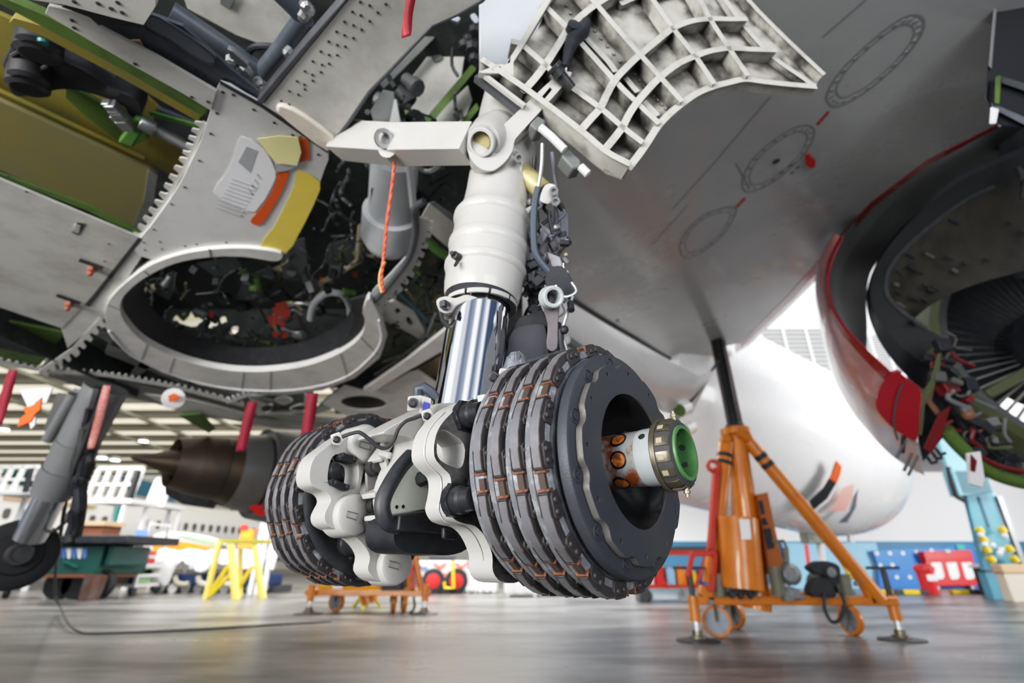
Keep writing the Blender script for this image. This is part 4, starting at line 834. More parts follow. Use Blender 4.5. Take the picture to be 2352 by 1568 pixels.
inr = lambda x, y: ((x-560)/275)**2+((y-715)/125)**2 < .86
clutter(44, (300, 590, 830, 840, inr), 2.4, 3.2, 42, r1=.009); lumps(46, (300, 600, 830, 820, inr), 2.5, 3.3, .02, .06)
tri = lambda x, y: x > 770-(y-350)*.25 and x < 1075-(y-350)*.12 and not (840 < x < 960 and 390 < y < 570)
clutter(34, (690, 370, 1070, 690, tri), 1.9, 2.5, 45, r1=.009); lumps(26, (690, 370, 1060, 690, tri), 1.95, 2.5, .02, .06)
clutter(10, (780, 200, 1090, 300, None), 1.9, 2.4, 40); lumps(7, (850, 180, 1000, 300, None), 2.1, 2.4, .02, .05)
clutter(16, (900, 590, 1030, 780, None), 2.0, 2.3, 40, r1=.008); lumps(14, (905, 590, 1030, 780, None), 2.0, 2.3, .02, .05)
RS[0] = 1.
# bay frame to the right of the ring: lightened bracket, blue pipe, edge beam, white panel with oval hole
panel('bay_backing', [(860, 720), (960, 590), (1045, 540), (1045, 800), (1000, 830), (880, 900), (700, 960), (880, 800)], BZ+.30, 'bay_green', t=.02, bevel=0)
br_ = [(872, 700), (905, 690), (950, 715), (975, 760), (975, 785), (930, 760), (880, 735)]
panel('lightened_bracket', br_, BZ+.10, 'belly_grey', t=.015, holes=[sm2(h, 3) for h in ([(906, 712), (914, 708), (920, 716), (912, 722)], [(932, 730), (942, 730), (948, 744), (938, 748)])])
m = MB(); m.tube([Z(*p, BZ+.12) for p in [(915, 670), (950, 705), (985, 740)]], .012); m.build('blue_pipe', 'blue_pipe', air)
m = MB(); m.tube([Z(*p, BZ+.1) for p in [(860, 860), (920, 820), (980, 770), (1000, 720)]], .010); m.tube([Z(*p, BZ+.1) for p in [(880, 830), (950, 805), (1000, 760)]], .010); m.build('frame_pipe', 'pipe_grey', air)
panel('edge_beam', [(1040, 745), (1045, 790), (940, 850), (850, 905), (835, 895), (930, 830), (1020, 760)], BZ+.0, 'belly_light', t=.03)
panel('tan_web', [(950, 850), (1035, 805), (1035, 860), (1010, 880), (985, 868)], BZ+.2, 'tan_skin', t=.02)
panel('hatch_panel', [(742, 928), (790, 885), (835, 897), (850, 905), (940, 855), (960, 850), (1005, 880), (1030, 930), (900, 962), (820, 966)], BZ+.06, 'belly_light', t=.012, holes=[sm2([(782, 922), (800, 912), (836, 909), (870, 915), (888, 928), (870, 938), (830, 941), (796, 934)], 3)])
panel('hatch_backing', [(770, 905), (900, 905), (900, 950), (770, 950)], BZ+.2, 'duct_brown', t=.01, bevel=0)
# ---- belly frame beyond the ring, jagged strips
panel('frame_backing', [(85, 850), (215, 735), (300, 800), (400, 860), (560, 900), (720, 900), (720, 962), (560, 950), (400, 905), (250, 870)], BZ+.25, 'bay_green', t=.02, bevel=0)
panel('jagged_strip', toothed([(230, 728), (165, 800), (88, 852)], 22, 9, .6, -1), BZ+.0, 'belly_light', t=.01, bevel=0)
panel('olive_channel', [(-150, 690), (0, 735), (150, 765), (130, 790), (85, 848), (0, 835), (-150, 800)], BZ+.12, 'primer_green', t=.02)
panel('olive_channel', [(-150, 740), (0, 770), (110, 800), (100, 820), (0, 800), (-150, 770)], BZ+.11, 'bay_dark', t=.01)
for q in ([(205, 735), (262, 772), (255, 790), (195, 755)], [(250, 790), (440, 870), (430, 885), (240, 812)], [(330, 822), (350, 838), (310, 872), (295, 866)], [(420, 880), (640, 925), (640, 940), (410, 895)]): panel('frame_rib', q, BZ+.12, 'bay_grey', t=.03)
panel('belly_edge', toothed([(-100, 815), (80, 852), (250, 866), (400, 892), (560, 935)], 12, 40, .5, -1), BZ+.02, 'belly_light', t=.01, bevel=0)
panel('gear_fairing', [(95, 858), (250, 872), (400, 900), (560, 945), (555, 955), (440, 950), (350, 925), (200, 895)], BZ+.05, 'cowl_grey', t=.02)
panel('fairing_tip', [(330, 905), (440, 918), (565, 950), (540, 965), (430, 955)], BZ+.04, 'belly_grey', t=.02)
panel('jagged_strip', toothed([(590, 905), (555, 915), (522, 928)], 12, 6, .6, 1), BZ+.0, 'far_white2', t=.01, bevel=0)
panel('truss_web', [(570, 910), (700, 905), (725, 945), (590, 955)], BZ+.06, 'belly_grey', t=.02, holes=[sm2(h, 3) for h in ([(630, 918), (655, 912), (672, 922), (650, 930)], [(600, 935), (625, 930), (620, 945), (604, 948)], [(665, 940), (690, 930), (705, 938), (690, 948)])])
m = MB(); m.tube([Z(*p, BZ+.1) for p in [(550, 945), (640, 965), (760, 975)]], .02); m.build('keel_pipe', 'bay_green', air)
panel('keel_skin', [(500, 960), (640, 950), (820, 966), (1000, 940), (1040, 960), (800, 990), (640, 985)], BZ+.15, 'belly_grey', t=.02)
panel('green_flap', [(410, 955), (460, 950), (495, 985), (480, 995)], BZ+.0, 'primer_green', t=.02)
# ---- wing underside
wp = plane3(YY(1645, 780, 6.0), Z(1500, 300, H+2.2), Z(2250, 100, H+2.45)); WN = -wp[1]
def WP(pts, o=0): return [PL(x, y, (wp[0]+wp[1]*o, wp[1])) for x, y in pts]
wo = [(1150, -300), (2900, -400), (2900, 200), (2290, 290), (2130, 372), (2000, 470), (1930, 545), (1820, 670), (1705, 788), (1640, 800), (1600, 852), (1540, 820), (1450, 768), (1380, 728), (1318, 690), (1200, 620), (1150, 560)]
m = MB(); m.plate(WP(wo), WN*.25); wing = m.build('wing_skin', 'wing_grey', air, bevel=.01)
def ring_strip(pts, w, off, closed=True):
    m = MB(); q = sm2(pts, 6, closed); n = len(q)
    pt = WP(q, off)
    for i in range(n if closed else n-1):
        a, b = pt[i], pt[(i+1) % n]; x = (b-a).cross(wp[1]).normalized()*w/2
        m.add([a-x, b-x, b+x, a+x], [(0, 1, 2, 3)])
    return m
ovals = [[(1900, 215), (1930, 165), (1990, 105), (2060, 50), (2100, 35), (2122, 50), (2110, 90), (2060, 150), (1990, 210), (1930, 243), (1905, 240)],
         [(1706, 410), (1730, 365), (1780, 320), (1830, 292), (1862, 290), (1870, 310), (1850, 350), (1800, 400), (1750, 432), (1712, 440)],
         [(1562, 560), (1590, 515), (1630, 488), (1680, 476), (1690, 490), (1660, 540), (1610, 580), (1572, 592)]]
for o in ovals:
    cx = sum(p[0] for p in o)/len(o); cy = sum(p[1] for p in o)/len(o); inn2 = [(cx+(p[0]-cx)*.80, cy+(p[1]-cy)*.80) for p in o]
    m = ring_strip(o, .012, .0015); k = ring_strip(inn2, .008, .0015); b = len(m.v); m.v += k.v; m.f += [[i+b for i in f] for f in k.f]; m.m += k.m
    for p in sm2([(cx+(q[0]-cx)*.9, cy+(q[1]-cy)*.9) for q in o], 2): m.lathe(WP([p], .001)[0], wp[1], [(-.001, .010), (.002, .010)], 6)
    m.build('access_panel', 'seam_wing', wing, fix=False)
for ln in ([(2000, -10), (1890, 85)], [(1770, 222), (1640, 375), (1545, 480)], [(1580, 470), (1500, 560)], [(1690, 375), (1720, 430)]): ring_strip(chainpts(ln, 8), .010, .0015, False).build('skin_joint', 'seam_wing', wing, fix=False)
for q in ([(1874, 285), (1902, 254), (1906, 258), (1880, 288)], [(1689, 475), (1710, 452), (1714, 457), (1694, 478)]): m = MB(); m.plate(WP(q, .002), WN*.001); m.build('red_placard', 'placard_red', wing)
m = MB(); m.lathe(WP([(1783, 370)], .002)[0], wp[1], [(-.002, .022), (.003, .022), (.003, 0)], 14); m.lathe(WP([(1418, 736)], .002)[0], wp[1], [(-.002, .02), (.003, .02)], 10); m.each('drain_hole', 'seam_dark', wing)
m = MB()
for x, y in ((1815, 380), (1832, 384), (1795, 395), (1820, 396)): m.disc(WP([(x, y)], .001)[0], wp[1], .016, .002, 8)
m.build('drain_stain', 'seam_grey', wing)
m = MB(); q = WP([(1846, 350), (1858, 352), (1872, 364), (1870, 378), (1862, 382), (1850, 374)]); m.plate([p-V((0, 0, .02)) for p in q], (0, 0, .004)); m.tube([WP([(1858, 352)])[0], WP([(1858, 352)])[0]-V((0, 0, .02))], .004); solid('streamer_flag', m, 'red', 'small red streamer hanging from the wing underside', 'flag')
# red leading edge, seam, fairing below the wing
m = MB(); m.plate(WP([(2292, 286), (2130, 368), (2000, 466), (1930, 541), (1820, 668), (1700, 788), (1702, 800), (1826, 682), (1936, 556), (2006, 476), (2134, 378), (2294, 293)], .004), WN*.05); m.build('leading_edge', 'nacelle_red', air)
m = MB(); m.plate(WP([(1700, 790), (1740, 752), (1800, 690), (1880, 606), (1898, 590), (1880, 640), (1800, 720), (1722, 792), (1690, 812)], -.06), WN*.10); m.build('slat', 'nacelle_silver', air, bevel=.01)
m = MB(); m.tube([p for p in WP(sm2([(1300, 680), (1380, 731), (1450, 772), (1540, 824), (1608, 858)], 4, False), .01)], .022, 8); m.build('fairing_seal', 'seam_dark', air)
rows = []
top = [(1200, 625), (1318, 698), (1380, 736), (1450, 778), (1540, 830), (1606, 862), (1640, 850)]; bot = [(1200, 760), (1300, 805), (1370, 850), (1450, 900), (1520, 945), (1560, 955), (1590, 950)]
dpt = [2.6, 3.0, 3.4, 3.9, 4.7, 5.3, 5.6]
for k in range(6):
    t = k/5; rows.append([W(a[0]+(b[0]-a[0])*t, a[1]+(b[1]-a[1])*t, d*(1+.10*t*t)) for a, b, d in zip(top, bot, dpt)])
MB().loft(rows, False).build('belly_fairing', 'fairing', air)
m = MB(); m.tube([W(x, y, d) for x, y, d in ((1300, 780, 3.0), (1330, 800, 3.2), (1400, 850, 3.6), (1460, 900, 4.2))], .03); m.build('fairing_pipe', 'seam_grey', air)
# ---- forward fuselage and nose
rows = []
N = 26; c0 = V((1.4, 7.8, H+2.85)); c1 = V((8.7, 12.4, H+1.95))
for i in range(N+1):
    t = i/N; tt = min(t*1.0, 1); e = max(0, (tt-.62)/.38); r = 1.72*math.sqrt(max(0, 1-e**2.1)); r = max(r, .02)
    c = c0.lerp(c1, t); c.z += -.10*e; ax = (c1-c0).normalized(); sx = V((ax.y, -ax.x, 0))
    rows.append([c+sx*r*math.cos(2*math.pi*k/72)+UPV*r*1.02*math.sin(2*math.pi*k/72) for k in range(72)])
MB().loft(rows, True, True, True).build('fuselage', 'fuse_white', air)
FA = (c1-c0).normalized(); FL_ = (c1-c0).length
def fus(px, py, o=.012):                                                # point where a sight line meets the fuselage skin
    r_ = ray(px, py); d = 4.
    while d < 18:
        p = CAM+r_*d; t = (p-c0).dot(FA)/FL_
        if 0 <= t < .999:
            e = max(0, (t-.55)/.45); r = 1.9*math.sqrt(max(0, 1-e**2.1)); c = c0.lerp(c1, t); c.z += -.1*e
            if (p-c).length < r+o: return p
        d += .01
    return CAM+r_*11
def fpatch(name, l0, l1, mt, o=.012):
    a, b = chainpts(l0, 6), chainpts(l1, 6); rows = [[fus(p[0]+(q[0]-p[0])*k/3, p[1]+(q[1]-p[1])*k/3, o) for k in range(4)] for p, q in zip(a, b)]
    return MB().loft(rows, False).build(name, mt, air, fix=False)
fpatch('gear_bay_opening', [(1918, 1058), (1908, 1090), (1890, 1120), (1858, 1150)], [(1932, 1075), (1922, 1108), (1900, 1145), (1868, 1172)], 'black', .02)
fpatch('orange_marking', [(1922, 1056), (1914, 1080), (1905, 1098)], [(1934, 1072), (1930, 1090), (1922, 1110)], 'orange_flag', .03)
fpatch('red_marking', [(1934, 1120), (1922, 1150), (1905, 1172)], [(1962, 1110), (1958, 1145), (1940, 1175)], 'pale_red')
fpatch('nose_trim', [(1960, 1140), (1950, 1175), (1925, 1200)], [(1972, 1120), (1966, 1165), (1945, 1200)], 'blue_pale')
fpatch('white_edge', [(1932, 1075), (1922, 1108), (1900, 1145), (1868, 1172)], [(1935, 1080), (1926, 1113), (1904, 1150), (1870, 1178)], 'far_white2', .02)
for q in ([(1500, 905), (1600, 870), (1640, 800), (1660, 830), (1600, 930), (1560, 955)],): pass
m = MB(); m.tube([W(*p, 5.6) for p in ((1650, 828), (1600, 905), (1545, 975))], .015); m.build('skin_line', 'seam_dark', air)
for x, y in ((1570, 938), (1580, 985)):
    m = MB(); m.lathe(W(x, y, 5.5), (.6, .6, .35), [(-.12, .075), (.1, .07)], 14, cap=False); m.mi(1); m.lathe(W(x, y, 5.5), (.6, .6, .35), [(-.11, .07), (-.10, 0)], 14); m.build('drain_mast', ['fuse_white', 'primer_green'], air)
m = MB(); m.plate(WP([(1625, 800), (1652, 785), (1640, 850), (1600, 862)], -.005), WN*.01); m.build('yellow_patch', 'beige', air)

# ================================================================== gear door with stiffened inner side
dz = plane3(W(1100, 168, 1.50), W(1440, 405, 1.47), W(1875, 205, 1.80))
def D(x, y, o=0): return PL(1052+x/2.6133, y/2.6133, (dz[0]+dz[1]*o, dz[1]))
door = thing('gear_door', 'off-white landing gear door showing its ribbed dirty inner side', 'aircraft door', W(1300, 250, 1.55))
do = [(125, 450), (360, 352), (500, 110), (560, 0), (720, -300), (1480, -320), (1670, 0), (1880, 230), (2160, 495), (2112, 568), (1960, 556), (1800, 540), (1680, 525), (1590, 545), (1500, 570), (1400, 612), (1300, 682), (1230, 742), (1170, 808), (1110, 900), (1060, 975), (992, 1062), (900, 1030), (800, 950), (700, 868), (400, 640)]
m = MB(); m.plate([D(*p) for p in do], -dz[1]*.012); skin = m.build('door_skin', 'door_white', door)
def rib(pts, h=.044, t=.011, nm='stiffener', mt='door_edge', n=4):
    q = sm2(pts, n, False); m = MB(); a = [D(x, y) for x, y in q]; top = []
    rows = []
    for i, p in enumerate(a):
        d = (a[min(i+1, len(a)-1)]-a[max(i-1, 0)]).normalized(); s = d.cross(dz[1]).normalized()*t/2
        rows.append([p-s-dz[1]*.01, p-s+dz[1]*h, p-s*2.2+dz[1]*(h+.004), p+s*2.2+dz[1]*(h+.004), p+s+dz[1]*h, p+s-dz[1]*.01])
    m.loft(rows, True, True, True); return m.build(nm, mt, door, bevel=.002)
rib([(125, 445), (400, 632), (700, 860), (850, 985), (992, 1060)], .05)
rib([(300, 330), (365, 352), (500, 468), (600, 560), (820, 720), (950, 832), (1070, 925)])
rib([(480, 90), (640, 250), (910, 552), (1040, 682), (1170, 805)], .040)
rib([(640, -80), (700, 0), (800, 108), (930, 262), (1060, 410), (1180, 545), (1300, 682)], .045)
rib([(900, -250), (1080, 0), (1250, 245), (1380, 410), (1490, 575)])
rib([(1200, -250), (1370, 0), (1470, 190), (1580, 362), (1690, 525)])
rib([(1400, -260), (1560, 0), (1690, 182), (1860, 370), (2050, 505), (2112, 560)], .02)
rib([(1480, -320), (1670, 0), (1880, 230), (2158, 495)], .03)
rib([(1100, -140), (1000, -10), (900, 45), (800, 108), (720, 170), (640, 250), (570, 360), (500, 468), (430, 560), (365, 630)])
rib([(1690, 186), (1580, 188), (1470, 188), (1360, 202), (1250, 246), (1150, 325), (1060, 400), (980, 475), (910, 552), (860, 640), (820, 722), (760, 790), (700, 860)])
rib([(1862, 370), (1700, 366), (1580, 362), (1470, 378), (1380, 410), (1280, 455), (1180, 530), (1110, 600), (1040, 682), (990, 755), (950, 832), (900, 900), (850, 960)])
rib([(2112, 566), (1960, 554), (1800, 538), (1685, 524), (1590, 544), (1500, 568), (1400, 610), (1300, 680), (1230, 740), (1170, 806), (1110, 898), (1060, 970), (992, 1058)], .03)
rib([(1370, -60), (1300, -30), (1180, 0), (1080, 10), (960, 60)], .02)
rib([(525, 90), (640, 215)], .02, nm='sub_stiffener'); rib([(745, 260), (880, 400), (930, 470)], .02, nm='sub_stiffener'); rib([(985, 500), (1060, 590)], .02, nm='sub_stiffener'); rib([(1095, 640), (1180, 730)], .02, nm='sub_stiffener'); rib([(700, 310), (900, 520)], .016, nm='sub_stiffener')
m = MB()
for a, b, n in (((650, 40), (700, 130), 3), ((820, 190), (1010, 420), 6), ((1060, 450), (1140, 560), 4), ((1170, 580), (1270, 680), 5)):
    for x, y in along(a, b, n): m.lathe(D(x, y), dz[1], [(0, .006), (.004, .0055), (.006, .003)], 8)
m.build('rivet_row', 'door_white', door)
m = MB(); m.plate([D(*p, .055) for p in [(125, 430), (240, 385), (290, 380), (340, 300), (400, 200), (480, 60), (520, 0), (600, -160), (660, -160), (560, 0), (500, 100), (380, 300), (335, 370), (335, 455), (310, 440), (150, 436)]], -dz[1]*.02, [[D(*p, .055) for p in sm2([(205, 412), (222, 400), (255, 396), (258, 406), (240, 420), (215, 422)], 2)]]); m.build('hinge_brace', 'door_edge', door, bevel=.005)
m = MB(); m.plate([W(*p, 1.62) for p in [(1100, 160), (1100, 0), (1108, -200), (1380, -200), (1262, 0), (1236, 70), (1195, 150), (1150, 158)]], ray(1150, 80)*.02); m.build('outer_skin', 'skin_bluegrey', door, bevel=.004)
m = MB(); m.bar(D(128, 452, .01), D(420, 680, .01), .02, .05); m.mi(1); m.bar(D(140, 440, .04), D(400, 640, .04), .012, .012); m.build('door_seal', ['edge_slate', 'door_edge'], door)
m = MB()
for i in range(2): pass
m.plate([D(*p, .03) for p in [(430, 740), (480, 690), (530, 720), (520, 770), (470, 780)]], dz[1]*-.05); m.plate([D(*p, .02) for p in [(620, 930), (660, 890), (740, 960), (745, 1000), (690, 1010)]], dz[1]*-.05); m.build('hinge_bracket', 'bay_grey', door, bevel=.006)
m = MB(); m.tube([D(495, 765, .04), D(560, 820, .04), D(640, 900, .04)], .012, 10); m.tube([D(735, 1000, .02), D(780, 1045, .02)], .012, 10); m.build('hinge_rod', 'pipe_white', door)
m = MB(); m.tube([D(*p, .05) for p in [(770, 130), (750, 190), (690, 240), (665, 310), (645, 390), (640, 410)]], [.016, .022, .024, .018, .012, .014], 12); m.lathe(D(690, 165, .06), dz[1], [(-.02, .022), (.012, .02)], 10); m.build('tie_rod', 'black', door)
# ================================================================== hangar shell
fm = mat('hangar_floor', (.20, .196, .193), .25, dirt=(.048, .048, .050), scale=.75, amt=1., lo=.40, hi=.60, bump=.15, bscale=14, streak=(.55, 1.6, 1))
m = MB(); m.add([(-70, -14, 0), (40, -14, 0), (40, 75, 0), (-70, 75, 0)], [(0, 1, 2, 3)]); structure('floor', m, fm)
WY = 17.4
wl = structure('wall_back', one('box', (13.0, WY+.1, 1.77), (18.5, .2, 3.54)), 'wall_white')
m = MB(); m.box((13.0, WY-.02, .68), (18.5, .05, 1.36)); m.build('dado', 'dado_blue', wl)
m = MB(); m.box((13, WY-.03, .06), (18.5, .06, .12)); structure('baseboard_back', m, 'grey_soffit')
m = MB(); m.box((13.0, 15.1, 3.79), (18.5, 4.8, .5)); structure('ceiling', m, 'grey_soffit')
m = MB(); m.box((13.0, 12.85, 6.74), (18.5, .2, 5.4)); structure('wall_upper', m, 'wall_white')
for i, (x0, y0, x1, y1) in enumerate(((1775, 755, 1900, 900), (1985, 770, 2060, 850))):
    a, b = YY(x0, y1, 12.7), YY(x1, y0, 12.7); m = MB(); m.box(((a.x+b.x)/2, 12.74, (a.z+b.z)/2), (b.x-a.x, .06, b.z-a.z)); w_ = structure('window_%d' % (i+1), m, 'window_grey')
    m = MB(); n = 14
    for k in range(n): z = a.z+(b.z-a.z)*k/n; m.box(((a.x+b.x)/2, 12.68, z), (b.x-a.x, .02, .02))
    for k in range(4): m.box((a.x+(b.x-a.x)*k/3, 12.67, (a.z+b.z)/2), (.06, .03, b.z-a.z))
    m.build('window_grille', 'wall_white', w_)
structure('unseen_wall_right', one('box', (21.5, 2, 4.5), (.3, 31, 9)), 'grey_soffit')  # out of view, put in to block light from the right
structure('wall_far', one('box', (-25, 62, 5), (90, .3, 10)), 'far_white2')
m = MB(); m.box((-33, 36, 10.2), (68, 52, .1)); rf = structure('roof', m, 'roof_cream')
for i in range(14):
    y = 12+i*3.6; m = MB(); m.box((-33, y, 9.95), (68, .25, .35)); m.build('roof_beam', 'roof_beam', rf)
    m = MB(); m.box((-33, y+1.7, 10.12), (68, 1.9, .04)); m.build('roof_glow', 'roof_glow', rf)
for i in range(7): m = MB(); m.box((-30+i*5, 36, 9.6), (.2, 52, .2)); m.build('roof_truss', 'roof_beam', rf)
m = MB(); m.bar((-16, 30, 8.6), (2, 34, 8.6), .35, .35); m.build('crane_rail', 'roof_red', rf)
for q, dp in (((265, 1055), 22), ((330, 1012), 26), ((10, 985), 20), ((1990, 1075), 11.0), ((235, 1050), 22)):
    m = MB(); c = W(*q, dp); m.lathe(c+V((0, 0, .12)), (0, 0, -1), [(0, .12*dp/20), (.12, .2*dp/20), (.14, .16*dp/20)], 14); m.mi(1); m.lathe(c+V((0, 0, -.02)), (0, 0, -1), [(0, .16*dp/20), (.02, .15*dp/20)], 14)
    solid('ceiling_lamp', m, ['grey_soffit', 'lamp'], {265: 'round hangar lamp glowing left of the exhaust cone', 330: 'round hangar lamp above the exhaust cone', 10: 'hangar lamp at the far left under the orange flag', 1990: 'small round ceiling lamp beside the aircraft nose', 235: 'round hangar lamp next to the grey leg'}[q[0]], 'lamp', group='round hangar lamps')

# ================================================================== right-hand engine, cowls open
EC = W(2440, 805, 5.3)
eng = thing('jet_engine', 'dark jet engine with opened cowls and red nacelle under the wing', 'engine', (EC.x, EC.y, EC.z-1))
def rail(pts, n=5): return [W(x, y, d) for x, y, d in smooth([V(p) for p in pts], n, False)]
def ruled(name, r0, r1, mt, k=8, sag=0., sd=(0, 0, 1)):
    n = min(len(r0), len(r1)); rows = []
    for i in range(k+1):
        t = i/k; rows.append([r0[j].lerp(r1[j], t)+V(sd)*sag*math.sin(math.pi*t) for j in range(n)])
    return MB().loft(rows, False).build(name, mt, eng)
Rr = rail([(2400, 255, 4.6), (2292, 292, 4.4), (2130, 372, 4.2), (2000, 470, 4.1), (1935, 545, 4.05), (1906, 612, 4.0), (1904, 680, 4.0), (1932, 742, 4.0), (1985, 800, 4.0)])
Ri = rail([(2400, 300, 5.3), (2330, 345, 5.2), (2210, 400, 5.1), (2110, 480, 5.0), (2040, 570, 4.9), (2000, 625, 4.9), (1990, 690, 4.85), (1992, 750, 4.8), (1990, 812, 4.7)])
ruled('cowl_inner', Rr, Ri, 'duct_dark', sag=.12, sd=(-.6, 0, .4))
RrS = rail([(1935, 545, 4.05), (1906, 612, 4.0), (1904, 680, 4.0), (1932, 742, 4.0), (1985, 800, 4.0), (2030, 842, 3.98), (2045, 855, 3.97), (2062, 852, 3.96), (2080, 868, 3.95), (2116, 896, 3.93)])
RoS = rail([(1936, 540, 4.2), (1896, 595, 4.6), (1885, 680, 5.0), (1893, 780, 5.1), (1912, 862, 5.1), (1955, 940, 5.0), (1990, 985, 4.9), (2030, 1030, 4.8), (2070, 1062, 4.6), (2124, 1092, 4.4)])
def split(rs, ro, a, b, mt, nm):
    rows = []
    for i in range(13):
        t = a+(b-a)*i/12
        rows.append([p.lerp(q, t)+(p+q-2*EC).normalized()*.10*math.sin(math.pi*t) for p, q in zip(rs, ro)])
    MB().loft(rows, False).build(nm, mt, eng)
split(RrS, RoS, 0, .10, 'nacelle_red', 'fan_cowl'); split(RrS, RoS, .10, .5, 'nacelle_mid', 'fan_cowl'); split(RrS, RoS, .5, 1., 'nacelle_silver', 'fan_cowl')  # red to silver skin; bands also hold the fade of a white reflection
m = MB(); m.tube(RrS[:-8], .012, 8); m.build('cowl_lip', 'nacelle_red', eng)
m = MB(); m.plate([W(*p, 3.92) for p in sm2([(2062, 853), (2088, 872), (2116, 897), (2113, 950), (2106, 1010), (2080, 1002), (2045, 978), (2012, 935), (2020, 890), (2042, 860)], 3)], ray(2080, 930)*.02); m.build('cowl_panel', 'nacelle_red', eng, bevel=.004)  # red skin; left edge follows a reflection, put into the shape
m = MB(); m.tube([W(*p, 3.91) for p in sm2([(2072, 880), (2058, 920), (2052, 970), (2062, 1010)], 4, False)], .008, 6); m.build('panel_gap', 'seam_dark', eng)
Na = rail([(2400, 290, 4.9), (2352, 335, 4.8), (2200, 405, 4.7), (2085, 505, 4.6), (2015, 600, 4.5), (1990, 685, 4.45), (2010, 765, 4.4), (2062, 842, 4.35), (2122, 893, 4.3), (2145, 872, 4.25)])
Nb = rail([(2400, 360, 4.9), (2352, 402, 4.8), (2230, 452, 4.7), (2122, 530, 4.6), (2052, 602, 4.5), (2034, 652, 4.45), (2046, 692, 4.4), (2100, 737, 4.35), (2165, 776, 4.3), (2185, 800, 4.25)])
Nm = [a.lerp(b, .45)-(a+b-2*EC).normalized()*-.06 for a, b in zip(Na, Nb)]
ruled('translating_sleeve', Na, Nm, 'duct_navy', 4); ruled('translating_sleeve', Nm, Nb, 'duct_dark', 4)
Nc = rail([(2400, 600, 4.9), (2352, 622, 4.8), (2290, 638, 4.7), (2232, 656, 4.6), (2192, 672, 4.5), (2152, 692, 4.45), (2122, 712, 4.4), (2104, 728, 4.35), (2098, 733, 4.3), (2096, 735, 4.25)])
duct = ruled('inner_duct', Nb, Nc, 'duct_brown', 10, sag=.18, sd=(.1, .6, .3))
m = MB(); m.tube(Nb[8:38], .022, 8); m.build('duct_bead', 'bay_slate', eng)
for i in range(20):
    t = RN.uniform(.1, .85); j = RN.randint(4, len(Nb)-16); p = Nb[j].lerp(Nc[j], t)+V((.1, .6, .3))*.18*math.sin(math.pi*t); tg = (Nb[j+1]-Nb[j]).normalized()
    m = MB(); m.box(p-V((.02, .12, .03))*.3, (RN.uniform(.03, .09), .012, RN.uniform(.02, .04)), Matrix.Rotation(RN.uniform(.3, .9), 3, 'Y')); m.build('duct_fitting', RN.choice(['bay_dark', 'duct_dark', 'black', 'cowl_grey']), duct)
# fan frame with guide vanes
EA = (EC*0+V((.16, .985, -.05))).normalized(); m = MB(); m.lathe(EC, EA, [(-.20, 1.17), (-.21, 1.22), (-.15, 1.28), (.4, 1.32), (.4, 1.12), (-.18, 1.14), (-.20, 1.17)], 72, cap=False); m.build('fan_case', 'engine_green', eng)
m = MB(); m.lathe(EC, EA, [(-.212, 1.15), (-.222, 1.18), (-.212, 1.215)], 72, cap=False); m.build('case_ring', 'case_grey', eng)
m = MB(); m.lathe(EC, EA, [(.45, 0), (.45, .50), (-.1, .47), (-.5, .36), (-.9, .25)], 40); m.build('engine_core', 'black', eng)
ex = EA.cross(UPV).normalized(); ey = ex.cross(EA)
m = MB(); m.lathe(EC, EA, [(.20, .46), (.20, 1.14)], 48, cap=False, a0=142, a1=430); m.build('vane_backing', 'black', eng, fix=False)  # black sheet added to darken the gaps between the upper vanes
for i in range(64):
    a = i*2*math.pi/64; d = ex*math.cos(a)+ey*math.sin(a); tn = ex*-math.sin(a)+ey*math.cos(a)
    px = W(0, 0, 1)
    q = EC+d*1.05; sx = (q-CAM); dd_ = sx.y*CP+sx.z*SP
    if 1176+F*sx.x/dd_ > 2480: continue
    m = MB(); b = EC-EA*.05; m.add([b+d*.50-tn*.006+EA*.03, b+d*1.12-tn*.014+EA*.03, b+d*1.12+tn*.014, b+d*.50+tn*.006], [(0, 1, 2, 3)]); m.build('guide_vane', 'vane', eng, fix=False)
for a in (207,):
    d = ex*math.cos(rad(a))+ey*math.sin(rad(a)); m = MB(); m.bar(EC-EA*.12+d*.4, EC-EA*.12+d*1.16, .10, .25, up=EA); m.build('frame_strut', 'engine_green', eng, bevel=.02)
# accessories below and beside the fan case
def eb(name, pts, d, mt, t=.06, bevel=.006): m = MB(); m.plate([W(*p, d) for p in pts], ray(*pts[0]).normalized()*t); return m.build(name, mt, eng, bevel=bevel)
eb('accessory_shroud', [(2130, 880), (2175, 800), (2200, 860), (2215, 940), (2260, 1010), (2420, 1080), (2420, 1130), (2300, 1090), (2220, 1040), (2170, 1000), (2120, 1060), (2108, 1010), (2112, 940)], 4.15, 'black', .3)
eb('latch_beam', [(2165, 800), (2178, 790), (2150, 880), (2140, 920), (2160, 945), (2150, 955), (2128, 925)], 4.05, 'rust_beam', .05)
eb('latch_beam', [(2118, 900), (2140, 868), (2150, 820), (2165, 790), (2160, 840), (2146, 890), (2125, 930), (2118, 1000), (2110, 1000)], 4.0, 'engine_green', .04)
eb('latch_beam', [(2155, 950), (2185, 930), (2165, 1000), (2140, 1040), (2120, 1030)], 4.02, 'red_dark', .05)
m = MB(); m.tube([W(*p, 4.1) for p in sm2([(2150, 860), (2200, 960), (2260, 1030), (2330, 1075), (2420, 1095)], 6, False)], .03); m.build('engine_pipe', 'black', eng)
m = MB(); m.tube([W(*p, 4.05) for p in sm2([(2170, 985), (2210, 1030), (2270, 1080), (2340, 1105), (2420, 1115)], 6, False)], .055, 12); m.build('lower_cowl_edge', 'primer_green', eng)
m = MB(); m.tube([W(*p, 4.0) for p in sm2([(2240, 1040), (2290, 1068), (2352, 1082), (2420, 1085)], 6, False)], .02); m.build('engine_pipe', 'red_dark', eng)
